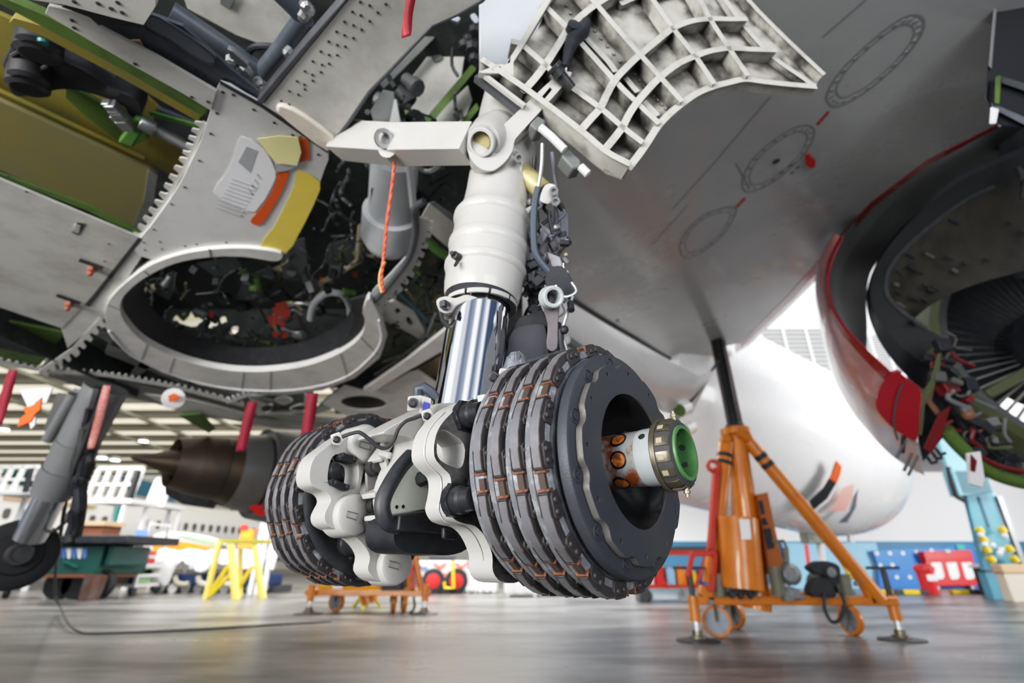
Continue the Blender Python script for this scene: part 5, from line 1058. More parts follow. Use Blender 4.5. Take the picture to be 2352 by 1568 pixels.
ce = ['black', 'dark_steel', 'engine_green', 'steel', 'black', 'seam_grey', 'red_dark', 'black', 'cowl_grey']
for i in range(58):
    t = RN.random(); bx_, by_ = [(2150, 820), (2180, 930), (2260, 1010), (2380, 1060)][min(3, int(t*4))]; x, y = bx_+RN.uniform(-38, 50), by_+RN.uniform(-70, 45)
    if x < 2120+max(0, 880-y)*.25: continue
    m = MB(); d = RN.uniform(4.0, 4.12)
    if RN.random() < .55: m.tube([W(a, b, d) for a, b in sm2([(x, y), (x+RN.uniform(-20, 30), y+RN.uniform(10, 40)), (x+RN.uniform(0, 60), y+RN.uniform(20, 60))], 4, False)], RN.uniform(.008, .02), 7); m.build('engine_pipe', RN.choice(ce), eng)
    else: m.box(W(x, y, d), [RN.uniform(.04, .12) for _ in range(3)], Matrix.Rotation(RN.uniform(0, 3), 3, 'Y')); m.build('engine_accessory', RN.choice(ce), eng, bevel=.008)
for x, y, dx, dy in ((2080, 1010, -22, 42), (2094, 1040, -18, 42), (2108, 1046, -22, 46), (2076, 1000, -4, 40)): m = MB(); m.bar(W(x, y, 3.95), W(x+dx, y+dy, 3.95), .03, .02); m.build('cowl_latch', 'dark_steel', eng)
for x, y in ((2130, 1050), (2142, 1040), (2150, 1030)): m = MB(); m.tube([W(x, y, 4), W(x+10, y+14, 4), W(x+22, y+10, 4)], .012); m.build('cowl_hook', 'dark_steel', eng)
m = MB(); m.sphere(W(2223, 952, 4.0), .05, 12); m.build('oil_cap', 'rust_beam', eng)
# pylon at the upper right
eb('pylon', [(2268, 160), (2285, 0), (2300, -200), (2700, -200), (2700, 420), (2400, 300), (2300, 290), (2262, 230)], 2.42, 'duct_navy', .1)
eb('pylon_rib', [(2300, 175), (2400, 205), (2400, 225), (2298, 190)], 2.40, 'bay_slate', .02); eb('pylon_rib', [(2275, 235), (2352, 268), (2400, 300), (2400, 312), (2280, 250)], 2.40, 'blue_dark', .02)
eb('pylon_bracket', [(2286, 175), (2300, 172), (2296, 240), (2284, 238)], 2.38, 'primer_green', .02); eb('pylon_panel', [(2275, 245), (2295, 250), (2288, 285), (2272, 286)], 2.38, 'far_white2', .03)
eb('pylon_edge', [(2270, 150), (2288, -50), (2296, -50), (2278, 160)], 2.40, 'seam_grey', .03)
eb('pylon_fairing', [(2290, 290), (2400, 270), (2400, 640), (2330, 640), (2300, 420)], 5.0, 'bay_dark', .1)
for i in range(14):
    m = MB(); x, y = RN.uniform(2325, 2400), RN.uniform(330, 640); m.tube([W(x, y, 4.6), W(x+RN.uniform(-15, 15), y+RN.uniform(10, 60), 4.6)], RN.uniform(.01, .03), 8); m.build('pylon_pipe', RN.choice(['black', 'bay_slate', 'dark_steel', 'cowl_grey']), eng)
m = MB(); m.plate([W(*p, 3.9) for p in [(2222, 1040), (2252, 1036), (2262, 1100), (2256, 1118), (2228, 1110)]], (0, .02, 0)); m.mi(1); m.plate([W(*p, 3.89) for p in [(2230, 1042), (2244, 1058), (2240, 1084), (2230, 1080)]], (0, .004, 0)); solid('tag_card', m, ['far_white2', 'red_dark'], 'white card with dark red mark hanging under the engine', 'tag')

# ================================================================== port-side gear and engine
pg = thing('main_landing_gear', 'grey landing gear leg far left with dark round brake at its foot', 'landing gear', (-3.5, 4.0, .6))
m = MB(); m.tube([W(245, 890, 3.6), W(118, 1135, 3.55)], [.135, .120], 28); m.tube([W(180, 1015, 3.57), W(170, 1035, 3.57)], .132, 28); m.tube([W(150, 1075, 3.56), W(128, 1118, 3.56)], [.134, .130], 28); m.build('outer_cylinder', 'gear_grey', pg)
m = MB(); m.tube([W(120, 1132, 3.55), W(68, 1235, 3.52)], .095, 28); m.build('piston', 'chrome', pg)
m = MB(); m.tube([W(170, 905, 3.5), W(108, 1012, 3.5)], .035, 12); m.build('brace_strut', 'gear_grey', pg)
m = MB(); m.plate([W(*p, 3.7) for p in [(130, 900), (175, 905), (112, 1010), (98, 985)]], (0, .05, 0)); m.build('leg_fairing', 'cowl_grey', pg, bevel=.01)
m = MB(); m.plate([W(*p, 3.65) for p in [(170, 890), (190, 895), (150, 960), (135, 985)]], (0, .02, 0)); m.build('leg_plate', 'gear_grey', pg)
for i in range(22):
    m = MB(); t = RN.random(); x, y = 215-t*45+RN.uniform(-12, 10), 960+t*260; m.tube([W(a, b, 3.5+RN.uniform(-.05, .05)) for a, b in [(x, y-25), (x+RN.uniform(-10, 10), y), (x-10+RN.uniform(-8, 8), y+28)]], RN.uniform(.02, .045), 8); m.build('leg_hose', RN.choice(['black', 'black', 'rubber', 'dark_steel']), pg)
m = MB(); m.tube([W(*p, 3.5) for p in sm2([(230, 890), (205, 980), (178, 1060), (185, 1150), (172, 1230)], 5, False)], .04, 8); m.build('torque_arm', 'black', pg)
bcn = W(46, 1272, 3.5)
m = MB(); m.lathe(bcn-U*.25, U, [(-.02, .10), (-.02, .215), (.0, .235), (.16, .235), (.19, .225), (.2, .20), (.2, .14), (.215, .13), (.22, .06)], 64); m.build('brake_drum', 'brake_black', pg)
m = MB(); m.lathe(bcn, U, [(-.06, .085), (.0, .08), (.012, .07), (.012, .052), (.002, .05), (.002, 0)], 32); m.build('wheel_hub', 'dark_steel', pg)
m = MB(); m.tube([W(*p, 3.5) for p in sm2([(86, 1200), (105, 1218), (125, 1218), (148, 1200)], 5, False)], .012); m.build('brake_hose', 'black', pg)
pe = thing('jet_engine', 'brown exhaust nozzle and grey cowl of the far engine, tail cone facing out', 'engine', W(450, 1180, 6))
E2 = W(300, 1050, 5.5)
m = MB(); m.lathe(E2, FW, [(0, .012), (.12, .05), (.35, .13), (.7, .2), (.9, .22)], 40); m.build('exhaust_cone', 'hot_metal', pe)
m = MB(); m.lathe(E2, FW, [(.48, .26), (.40, .272), (.62, .335), (.63, .34), (.90, .385), (.91, .375), (1.15, .43)], 56, cap=False); m.build('exhaust_nozzle', 'hot_metal', pe)
m = MB(); m.lathe(E2, FW, [(1.05, .415), (1.15, .45), (1.35, .49), (1.40, .46), (1.42, .54), (1.38, .56), (1.9, .64), (3.2, .70)], 56, cap=False); m.build('fan_cowl', 'cowl_grey', pe)
m = MB(); m.plate([W(*p, 6.2) for p in [(480, 1115), (580, 1145), (640, 1150), (640, 1178), (540, 1172), (470, 1150)]], (0, .2, 0)); m.mi(1); m.plate([W(*p, 6.1) for p in [(566, 1158), (610, 1160), (615, 1185), (590, 1182)]], (0, .1, 0)); m.each('cowl_edge', ['hot_metal', 'red'], pe)
m = MB(); m.plate([W(*p, 6.0) for p in [(378, 1112), (480, 1150), (470, 1165), (420, 1158), (380, 1135)]], (0, .2, 0)); m.build('lower_cowl', 'black', pe)
# ================================================================== aircraft tripod jacks
def jack(YJ, label, pts, full=True, sc_=1.):
    J = lambda x, y, o=0: YY(x, y, YJ+o)
    b = FL(pts['mid'][0], pts['mid'][1])
    t = thing('tripod_jack', label, 'jack', (J(*pts['mid']).x, YJ, 0), 'aircraft jacks on the floor')
    return t, J
YJ = 6.0
tj, J = jack(YJ, 'tall orange tripod jack with extended black ram holding up the wing', {'mid': (1735, 1420)})
o_ = 'jack_orange'
zf = J(1735, 1378).z; fl = J(1592, 1378); fr_ = J(2058, 1380); bk = V(((fl.x+fr_.x)/2+.1, YJ+1.7, zf)); mid = J(1738, 1385)
m = MB(); m.bar(fl, fr_, .10, .085); m.bar(fl, bk, .09, .08); m.bar(fr_, bk, .09, .08)
for p, q in ((J(1605, 1352), J(1640, 1372)), (J(1985, 1340), J(2010, 1385))): m.bar(p, q, .10, .10)
m.build('base_frame', o_, tj, bevel=.012)
top = J(1692, 1000, .05)
m = MB(); m.tube([J(1740, 1378, .15), J(1690, 996, .05)], [.135, .115], 28); m.tube([J(1738, 1400, .15), J(1738, 1360, .15)], .15, 24); m.build('main_cylinder', o_, tj)
m = MB(); m.lathe(J(1690, 998, .05), (-.03, 0, 1), [(-.02, .14), (.0, .17), (.07, .17), (.09, .125), (.09, .1)], 28); m.build('collar', o_, tj)
rt = WP([(1647, 782)])[0]; rb = J(1689, 985, .05)
m = MB(); m.tube([rb, rt], [.085, .082], 24); n = 26
for i in range(n): p = rb.lerp(rt, (i+.5)/n); m.lathe(p, rt-rb, [(-.012, .082), (0, .088), (.012, .082)], 24, cap=False)
m.mi(1); m.bar(rb+V((.07, -.03, 0)), rt+V((.07, -.03, 0)), .03, .03); m.build('ram', ['ram_black', 'red_dark'], tj)
m = MB(); m.lathe(rb, (0, 0, 1), [(-.02, .12), (.05, .11), (.06, .09)], 24); m.build('ram_seal', 'dark_steel', tj)
for a, b, r in ((J(1668, 1012), J(1632, 1340, -.02), .085), (J(1716, 1010), J(2022, 1378, -.02), .075), (J(1692, 1015, .15), bk, .075)):
    m = MB(); m.tube([a, b], r, 18); m.mi(1)
    for f0, f1 in ((.10, .13), (.155, .185)): m.tube([a.lerp(b, f0), a.lerp(b, f1)], r*1.03, 18)
    m.build('tripod_leg', [o_, 'black'], tj)
for q in ((1668, 1006), (1717, 1004), (1702, 996)):
    m = MB(); m.lathe(J(*q, -.10), (0, -1, .1), [(-.08, .05), (.02, .05), (.02, .025), (.03, .025)], 12); m.build('pivot_pin', o_, tj)
m = MB(); m.tube([J(1706, 1352, -.22), J(1694, 1190, -.22)], .205, 32); m.build('reservoir', o_, tj)
m = MB(); m.mi(0); c0_, c1_ = J(1725, 1236, -.36), J(1699, 1190, -.36)
m.plate([J(1698, 1192, -.445), J(1722, 1192, -.44), J(1726, 1238, -.44), J(1704, 1239, -.445)], (0, .01, 0)); m.build('data_label', 'far_white2', tj)
m = MB(); m.plate([J(1739, 1135, -.1), J(1763, 1130, -.1), J(1803, 1318, -.1), J(1768, 1318, -.1)], (.02, .16, 0)); m.mi(1)
for q in ([(1742, 1150), (1750, 1148), (1758, 1180), (1748, 1182)], [(1748, 1190), (1758, 1188), (1765, 1205), (1752, 1206)], [(1752, 1214), (1770, 1212), (1780, 1258), (1763, 1262)]): m.plate([J(*p, -.105) for p in q], (0, .004, 0))
m.build('guard_channel', ['orange_dark', 'black'], tj)
m = MB(); m.bar(J(1645, 1075, -.1), J(1632, 1262, -.1), .10, .06); m.lathe(J(1638, 1070, -.1), (0, -1, .1), [(-.03, .075), (.03, .075), (.03, .045), (-.03, .045), (-.03, .075)], 24, cap=False); m.bar(J(1588, 1272, -.12), J(1644, 1268, -.12), .06, .06); m.bar(J(1590, 1270, -.12), J(1580, 1325, -.12), .05, .05); m.bar(J(1642, 1270, -.12), J(1634, 1358, -.12), .07, .05)
m.build('tow_bar', 'jack_red', tj, bevel=.006)
def foot(t, x, ytop, ysl, yfl, mo, J_, Yo=0., handle=True, s=1.):
    g_ = FL(x, yfl); base = V((g_.x, g_.y, 0)); a = J_(*ytop) if not isinstance(ytop, V) else ytop
    m = MB(); m.tube([V((base.x, base.y, zz)) for zz in (.42*s, .18*s)], .055*s, 18); m.build('levelling_sleeve', o_, t)
    m = MB(); m.tube([V((base.x, base.y, .20*s)), V((base.x, base.y, .03*s))], .034*s, 16); m.build('levelling_screw', 'chrome', t)
    m = MB(); m.lathe(base, (0, 0, 1), [(.02*s, .085*s), (.05*s, .08*s), (.055*s, .055*s), (.10*s, .05*s)], 16); m.build('screw_nut', 'nut_brass', t)
    m = MB(); m.lathe(base, (0, 0, 1), [(0, .22*s), (.012*s, .22*s), (.03*s, .10*s)], 32); m.build('foot_plate', 'dark_steel', t)
    if handle:
        m = MB(); m.tube([V((base.x, base.y, .40*s)), V((base.x, base.y, .68*s))], .03*s, 12); m.bar(V((base.x-.17*s, base.y, .69*s)), V((base.x+.17*s, base.y, .69*s)), .05*s, .03*s); m.build('screw_handle', 'dark_steel', t)
foot(tj, 1604, fl, 0, 1472, 0, J); foot(tj, 2072, fr_, 0, 1470, 0, J)
def caster(t, c, r, ax, mt='jack_orange', s=1.):
    m = MB(); ax = V(ax).normalized(); m.lathe(c-ax*.035*s, ax, [(0, r*.80), (0, r*.97), (.01*s, r), (.06*s, r), (.07*s, r*.97), (.07*s, r*.80)], 32, cap=False); m.mi(1); m.lathe(c-ax*.025*s, ax, [(0, r*.2), (0, r*.82), (.05*s, r*.82), (.05*s, r*.2)], 24)
    for i in range(6):
        a = i*math.pi/3; s1 = ax.cross(UPV).normalized(); m.bar(c-ax*.03*s, c-ax*.03*s+(s1*math.cos(a)+UPV*math.sin(a))*r*.8, .02*s, .012*s)
    w_ = m.build('caster_wheel', [mt, 'jack_slate'], t)
    m = MB(); sd = ax*.05*s; m.bar(c+sd, c+sd+V((0, 0, r*1.5)), .06*s, .012*s); m.bar(c-sd, c-sd+V((0, 0, r*1.5)), .06*s, .012*s); m.box(c+V((0, 0, r*1.5)), (.14*s, .14*s, .03*s)); m.lathe(c+V((0, 0, r*1.5)), UPV, [(0, .05*s), (.1*s, .05*s)], 12); m.build('caster_fork', 'jack_khaki', t)
g1 = FL(1652, 1464); caster(tj, V((g1.x, g1.y, .155)), .155, (.35, 1, 0)); g1 = FL(1690, 1444); caster(tj, V((g1.x, g1.y, .15)), .15, (.9, .5, 0)); g1 = FL(1962, 1459); caster(tj, V((g1.x, g1.y, .155)), .155, (1, .18, 0))
for x0, y0, x1, y1, r in ((1652, 1318, 1655, 1370, .06), (1778, 1300, 1790, 1368, .07), (1938, 1318, 1948, 1368, .055)): m = MB(); m.tube([J(x0, y0, -.1), J(x1, y1, -.1)], r, 16); m.build('spring_housing', 'jack_khaki', tj)
m = MB()
for i in range(12): m.lathe(J(1680+i*5+RN.uniform(-3, 3), 1362+RN.uniform(-8, 8), -.25), (0, -1, .2), [(-.02, .03), (.03, .025)], 8)
m.build('valve_manifold', 'dark_steel', tj)
m = MB(); m.sphere(J(1815, 1318, -.1), .115, 18, (1, .7, 1)); m.lathe(J(1815, 1318, -.18), (0, -1, .1), [(0, .08), (.02, .075), (.022, .03)], 20)
for i in range(9): m.box(J(1815+RN.uniform(-25, 25), 1360+RN.uniform(-12, 14), -.1), [RN.uniform(.04, .1)]*3)
m.build('hand_pump', 'pump_grey', tj, bevel=.008)
m = MB(); m.tube([J(1800, 1290, -.1), J(1806, 1256, -.1), J(1800, 1242, -.1), J(1772, 1243, -.1)], .018, 8); m.tube([J(1806, 1292, -.1), J(1803, 1258, -.1)], .035, 10); m.build('pump_handle', 'jack_khaki', tj)
m = MB(); m.plate([J(*p, -.1) for p in sm2([(1862, 1302), (1885, 1288), (1915, 1292), (1930, 1305), (1928, 1335), (1912, 1348), (1896, 1320), (1880, 1318)], 3)], (0, .14, 0)); m.plate([J(*p, -.12) for p in sm2([(1868, 1368), (1864, 1345), (1878, 1328), (1900, 1330), (1915, 1350), (1918, 1372)], 3)], (0, .14, 0)); m.mi(1); m.lathe(J(1910, 1314, -.11), (0, -1, 0), [(0, .05), (.01, .05), (.012, .03), (.012, 0)], 18)
m.build('hose_reel', ['rubber', 'pump_grey'], tj, bevel=.008)
m = MB(); m.tube([J(*p, -.15) for p in sm2([(1892, 1360), (1894, 1395), (1905, 1422), (1920, 1428), (1935, 1412), (1940, 1385), (1930, 1360)], 5, False)], .018, 8); m.build('air_hose', 'black', tj)
m = MB(); m.bar(J(1905, 1235, .2), J(1955, 1330, -.05), .04, .03); m.build('yellow_lever', 'yellow_pale', tj)
for x, y in ((1632, 1381), (2018, 1376), (1980, 1330), (1958, 1362), (1965, 1340)): m = MB(); m.lathe(J(x, y, -.06), (0, -1, 0), [(0, .028), (.02, .026)], 6); m.build('bolt', 'pump_grey', tj)
# second jack, low under the belly
Y2 = FL(840, 1408).y; t2, J2 = jack(Y2, 'low orange wheeled jack base on the floor below the pair of brakes', {'mid': (840, 1408)})
m = MB(); m.bar(J2(705, 1360), J2(985, 1362), .10, .09); m.bar(J2(705, 1360), J2(830, 1345, 1.5), .09, .08); m.bar(J2(985, 1362), J2(860, 1345, 1.5), .09, .08); m.build('base_frame', o_, t2, bevel=.01)
s2 = Y2/6.0*.9
for x in (708, 974): foot(t2, x, V((0, 0, 0)), 0, 1410, 0, J2, handle=False, s=1.0)
for x, ax in ((770, (.5, 1, 0)), (902, (1, .3, 0)), (926, (1, .35, 0))): g1 = FL(x, 1405); caster(t2, V((g1.x, g1.y, .15)), .15, ax)
m = MB(); m.tube([J2(735, 1340, .1), J2(900, 1342, .3)], .13, 20); m.mi(1); m.tube([J2(768, 1341, .1), J2(790, 1341, .12)], .134, 20); m.build('reservoir', ['yellow_jack', 'far_white2'], t2)
m = MB(); m.tube([J2(930, 1230, .2), J2(945, 1355)], .07, 14); m.tube([J2(948, 1235), J2(968, 1360)], .05, 14); m.tube([J2(945, 1302), J2(968, 1302)], .035, 10); m.build('tripod_leg', [o_], t2)
m = MB(); m.bar(J2(938, 1250, -.1), J2(950, 1350, -.1), .08, .05); m.build('tow_bar', 'jack_red', t2)
m = MB(); m.box(J2(905, 1335, .1), (.35, .3, .35)); m.build('pump_box', 'black', t2, bevel=.02)
m = MB(); m.tube([J2(835, 1330, .5), J2(850, 1385, .5)], .14, 18); m.build('main_cylinder', 'jack_orange', t2)
m = MB(); m.tube([J2(*p) for p in sm2([(950, 1370), (952, 1395), (940, 1408), (925, 1410)], 4, False)], .02, 8); m.build('air_hose', 'black', t2)
m = MB(); g1 = FL(840, 1396)
for dx, dy in ((-.25, .1), (.25, .05), (0, -.2)): m.bar(V((g1.x, g1.y, .32)), V((g1.x+dx, g1.y+dy, 0)), .05, .05)
m.lathe(V((g1.x, g1.y, 0)), UPV, [(.02, .05), (.36, .05), (.37, .08), (.4, .08)], 14); solid('axle_stand', m, 'far_green_yellow', 'small yellow-green axle stand on the floor behind the low jack', 'stand')

# ================================================================== hanging ribbons, cord, cable
def ribbon(name, pts, wdt, d, mt, label, cat='ribbon', tw=.3):
    m = MB(); q = [W(x, y, dd) for x, y, dd in smooth([V((a, b, d if len(p_) < 3 else p_[2])) for p_ in pts for a, b in [p_[:2]]], 5, False)]; rows = []
    for i, p in enumerate(q): a = tw*math.sin(i*.35); s = V((math.cos(a), math.sin(a), 0))*wdt/2; rows.append([p-s, p+s])
    m.loft(rows, False); o = solid(name, m, mt, label, cat, group='hanging warning ribbons'); o.modifiers.new('thickness', 'SOLIDIFY').thickness = .002; return o
ribbon('warning_ribbon', [(718, 902), (712, 950), (703, 1000)], .075, 3.4, 'ribbon', 'dark red ribbon hanging just above the farther brake pack')
ribbon('warning_ribbon', [(580, 922), (566, 980), (552, 1036)], .07, 3.6, 'ribbon', 'dark red ribbon hanging in front of the brown exhaust nozzle cowl')
ribbon('warning_ribbon', [(30, 850), (16, 900), (-4, 975)], .045, 2.6, 'ribbon', 'thin crimson ribbon at the far left edge beside the orange flag')
ribbon('warning_ribbon', [(246, 885), (228, 960), (208, 1030)], .05, 3.3, 'ribbon_pink', 'faded pink ribbon hanging beside the far grey landing gear leg')
ribbon('warning_ribbon', [(948, -30), (938, 30), (933, 85)], .022, 1.15, 'red_flag', 'short red streamer hanging from the grey flap door overhead', tw=.9)
m = MB(); fp_ = [(95, 912), (92, 940), (80, 950), (70, 968), (40, 980), (44, 962), (60, 950), (52, 938), (75, 930)]; m.plate([W(*p, 3.0) for p in fp_], (0, .01, 0)); solid('warning_flag', m, 'orange_flag', 'crumpled orange flag hanging at the far left', 'flag')
m = MB(); m.plate([W(*p, 3.1) for p in [(45, 895), (120, 890), (105, 925), (82, 920), (80, 975), (70, 985), (62, 930)]], (0, .01, 0)); solid('warning_flag', m, 'far_white2', 'white flag hanging behind the crumpled orange one', 'flag')
m = MB(); m.lathe(W(398, 915, 4.2), -ray(398, 915), [(0, .085), (.01, .085)], 24); m.mi(1); m.plate([W(*p, 4.15) for p in [(386, 908), (400, 902), (412, 908), (404, 920), (388, 922)]], (0, .005, 0)); solid('round_cover', m, ['far_white', 'orange_flag'], 'round white cover with orange centre on the belly edge', 'cover')
cp = sm2([(906, 372), (900, 430), (890, 500), (884, 560), (880, 600), (876, 640), (880, 668)], 8, False)
m = MB()
for k in (0, 1): m.tube([W(x+1.6*math.sin(i*1.1+k*math.pi), y, 1.62+.004*math.cos(i*1.1+k*math.pi)) for i, (x, y) in enumerate(cp)], .0042, 6)
solid('tie_cord', m, 'orange_cord', 'twisted orange cord hanging in front of the white pressure bottle', 'cord')
m = MB(); m.tube([W(*p, 1.62) for p in sm2([(884, 600), (874, 625), (872, 650), (878, 672)], 4, False)], .006, 6); solid('tie_cord', m, 'tan_cord', 'tan cord end knotted below the orange cord', 'cord')
cb = [W(x, y, d) for x, y, d in smooth([V(p) for p in ((245, 882, 3.4), (200, 1000, 3.4), (160, 1110, 3.5), (140, 1220, 3.9), (128, 1300, 4.6), (126, 1370, 5.3))], 6, False)]+[FL(x, y)+V((0, 0, .01+.12*max(0, 1-i/10))) for i, (x, y) in enumerate(sm2([(130, 1410), (150, 1442), (190, 1456), (300, 1454), (450, 1447), (600, 1438), (760, 1428)], 5, False))]
m = MB(); m.tube(cb, .013, 8); solid('power_cable', m, 'cable_grey', 'long dark cable running down from the belly and across the floor', 'cable')

# ================================================================== far side of the hangar, left
def fb(x0, y0, x1, y1, base=None):
    g = FL((x0+x1)/2, base or y1); Y = g.y; a, b = YY(x0, y1, Y), YY(x1, y0, Y); return a.x, b.x, Y, max(0, a.z if base else 0), b.z
def slab(m, x0, y0, x1, y1, Y, dep=.1): a, b = YY(x0, y1, Y), YY(x1, y0, Y); return m.box(((a.x+b.x)/2, Y+dep/2, (a.z+b.z)/2), (b.x-a.x, dep, b.z-a.z))
# white parked airliner
fd = V((.276, .961, 0)).normalized(); p0 = W(339, 1203, 24.0)
al = thing('parked_airliner', 'white parked airliner with a row of small dark windows, far left', 'aircraft', (p0.x, p0.y, 0))
fs = V((fd.y, -fd.x, 0)); cc = p0-fs*1.36-V((0, 0, .22))
rows = []
for i in range(41):
    s = -12+i*1.0; r = 1.40; e = max(0, (s-20)/8); r *= math.sqrt(max(.02, 1-e*e)) if e < 1 else .1
    hump = 0; rows.append([cc+fd*s+fs*r*math.cos(a*math.pi/24)+UPV*r*math.sin(a*math.pi/24) for a in range(48)])
MB().loft(rows, True, True, True).build('fuselage', 'far_white', al)
for i in range(-16, 22):
    if i in (-3, -2, -1): continue
    c = p0+fd*.53*i+fs*.0; m = MB(); q = [c+fd*a+UPV*b+fs*.06 for a, b in sm2([(-.1, -.16), (.1, -.16), (.1, .16), (-.1, .16)], 3)]; m.plate(q, -fs*.06); m.build('cabin_window', 'window_dark', al)
m = MB(); m.bar(p0+fd*-6+UPV*.55-fs*.2, p0+fd*-2.6+UPV*.55-fs*.12, .3, .12); m.build('door_sill', 'tan_board', al)
m = MB(); w0 = p0+fd*-3-UPV*.9; m.plate([w0, w0+fs*3+fd*-2-UPV*.1, w0+fs*3+fd*-4-UPV*.1, w0+fd*-5], (0, 0, .2)); m.build('wing', 'far_white2', al)
for i in (4, 9): m = MB(); m.lathe(cc+fd*i-UPV*1.3, (0, 0, -1), [(0, .06), (cc.z-1.3, .06)], 10); m.build('support_post', 'steel', al)
m = MB(); b0 = cc+fd*6.3+UPV*1.38; m.bar(b0, b0+UPV*.35+fd*.25, .05, .12); b0 = cc+fd*11+UPV*1.38; m.bar(b0, b0+UPV*.2, .05, .1); m.each('antenna', 'bay_slate', al)
# light tail aircraft / blue fin behind
m = MB(); m.plate([W(*p, 30) for p in [(270, 1090), (340, 1105), (395, 1130), (395, 1152), (300, 1135)]], (0, .3, 0)); solid('tail_plane', m, 'fin_blue', 'blue tail plane behind the white railings of the docking platform', 'tail')
# docking platforms with white railings
for (x0, x1, yt, yb, Y, lab) in ((-20, 110, 1072, 1130, 15., 'white railed access platform at the far left edge'), (205, 330, 1075, 1150, 15.5, 'white railed access platform behind the far grey gear leg'), (345, 398, 1100, 1160, 17., 'narrow white railed platform beside the exhaust cone')):
    a, b = YY(x0, yb, Y), YY(x1, yt, Y); t = thing('access_platform', lab, 'platform', ((a.x+b.x)/2, Y, 0), 'white railed access platforms'); m = MB(); n = 4
    m.bar(V((a.x, Y, b.z)), V((b.x, Y, b.z)), .10, .08); m.bar(V((a.x, Y, (a.z+b.z)/2)), V((b.x, Y, (a.z+b.z)/2)), .06, .06)
    for i in range(n+1): x = a.x+(b.x-a.x)*i/n; m.bar(V((x-.12, Y, a.z)), V((x, Y, b.z)), .10, .08)
    m.build('railing', 'far_white', t)
    m = MB(); m.box(((a.x+b.x)/2, Y+.5, a.z), (b.x-a.x, 1.2, .12)); m.build('deck', 'far_white2', t)
    for i in range(2): m = MB(); x = a.x+(b.x-a.x)*(.15+.7*i); m.bar(V((x, Y+.9, 0)), V((x, Y+.9, a.z)), .10, .10); m.build('support_leg', 'far_white2', t)
m = MB(); Y = 14.6
for (x0, y0, x1, y1) in ((318, 1080, 298, 1145),): m.bar(YY(x0, y0, Y), YY(x1, y1, Y), .16, .1)
m.bar(YY(72, 1075, Y), YY(58, 1130, Y), .12, .1); m.each('rubber_bumper', 'black', bpy.data.objects['access_platform'])
m = MB(); m.bar(YY(275, 1162, 14.8), YY(262, 1215, 14.8), .13, .08); m.mi(1); m.bar(YY(287, 1160, 14.8), YY(268, 1225, 14.8), .10, .08); m.bar(YY(262, 1215, 14.8), V((YY(262, 1215, 14.8).x, 14.8, 0)), .08); solid('ladder_rail', m, ['teal', 'far_white2'], 'teal and white leaning ladder rail behind the green vehicle', 'ladder')
m = MB()
for x in (8, 40, 66): m.bar(YY(x, 1125, 26), YY(x-14 if x > 20 else x+20, 1085, 26), .2, .2)
slab(m, 5, 1080, 66, 1092, 26, .2); slab(m, 4, 1090, 8, 1326, 26, .2); slab(m, 62, 1090, 66, 1326, 26, .2); solid('steel_gantry', m, 'teal', 'teal steel gantry framework far behind the left platform', 'gantry')
# green service vehicle with black deck
Yg = FL(200, 1378).y; gv = thing('service_vehicle', 'dark green ground service vehicle with black deck and blue striped badge', 'vehicle', (YY(180, 1320, Yg).x, Yg, 0))
m = MB(); slab(m, 40, 1252, 240, 1320, Yg, 1.6); m.build('body', 'truck_green', gv, bevel=.03)
m = MB(); slab(m, 236, 1252, 262, 1300, Yg+.05, 1.2); m.build('side_box', 'truck_green', gv, bevel=.03)
m = MB(); slab(m, 30, 1228, 296, 1248, Yg-.15, 1.9); m.build('deck', 'black', gv, bevel=.02)
m = MB(); slab(m, 178, 1205, 238, 1228, Yg+.3, .6); m.mi(1); slab(m, 178, 1196, 242, 1206, Yg+.25, .7); m.build('wooden_crate', ['brown_wood', 'tan_board'], gv)
for i, mt in enumerate(('navy_light', 'navy_light', 'far_white', 'navy_light', 'far_white', 'navy_light')):
    m = MB(); x = 128+i*12; m.plate([YY(*p, Yg-.02) for p in [(x, 1259), (x+12, 1259), (x+8, 1282), (x+3, 1282)]], (0, .02, 0)); m.build('badge_stripe', mt, gv)
m = MB(); m.bar(YY(148, 1288, Yg-.02), YY(180, 1302, Yg-.02), .08, .02); m.build('green_stripe', 'teal', gv)
m = MB(); slab(m, 80, 1318, 215, 1326, Yg, 1.4); m.build('red_skirt', 'brown_wood', gv)
for x in (108, 150, 200):
    g1 = V((YY(x, 1360, Yg).x, Yg+.3, 0)); m = MB(); m.lathe(g1+V((0, -.1, .3)), (0, 1, 0), [(0, .3), (.2, .3), (.2, .1)], 24); m.build('wheel', 'rubber', gv)
m = MB(); m.bar(YY(215, 1320, Yg-.2), V((YY(198, 1380, Yg-.2).x, Yg-.2, 0)), .22, .2); m.bar(YY(232, 1320, Yg), V((YY(208, 1380, Yg).x, Yg, 0)), .2, .2); m.each('outrigger_leg', 'brown_dark', gv)
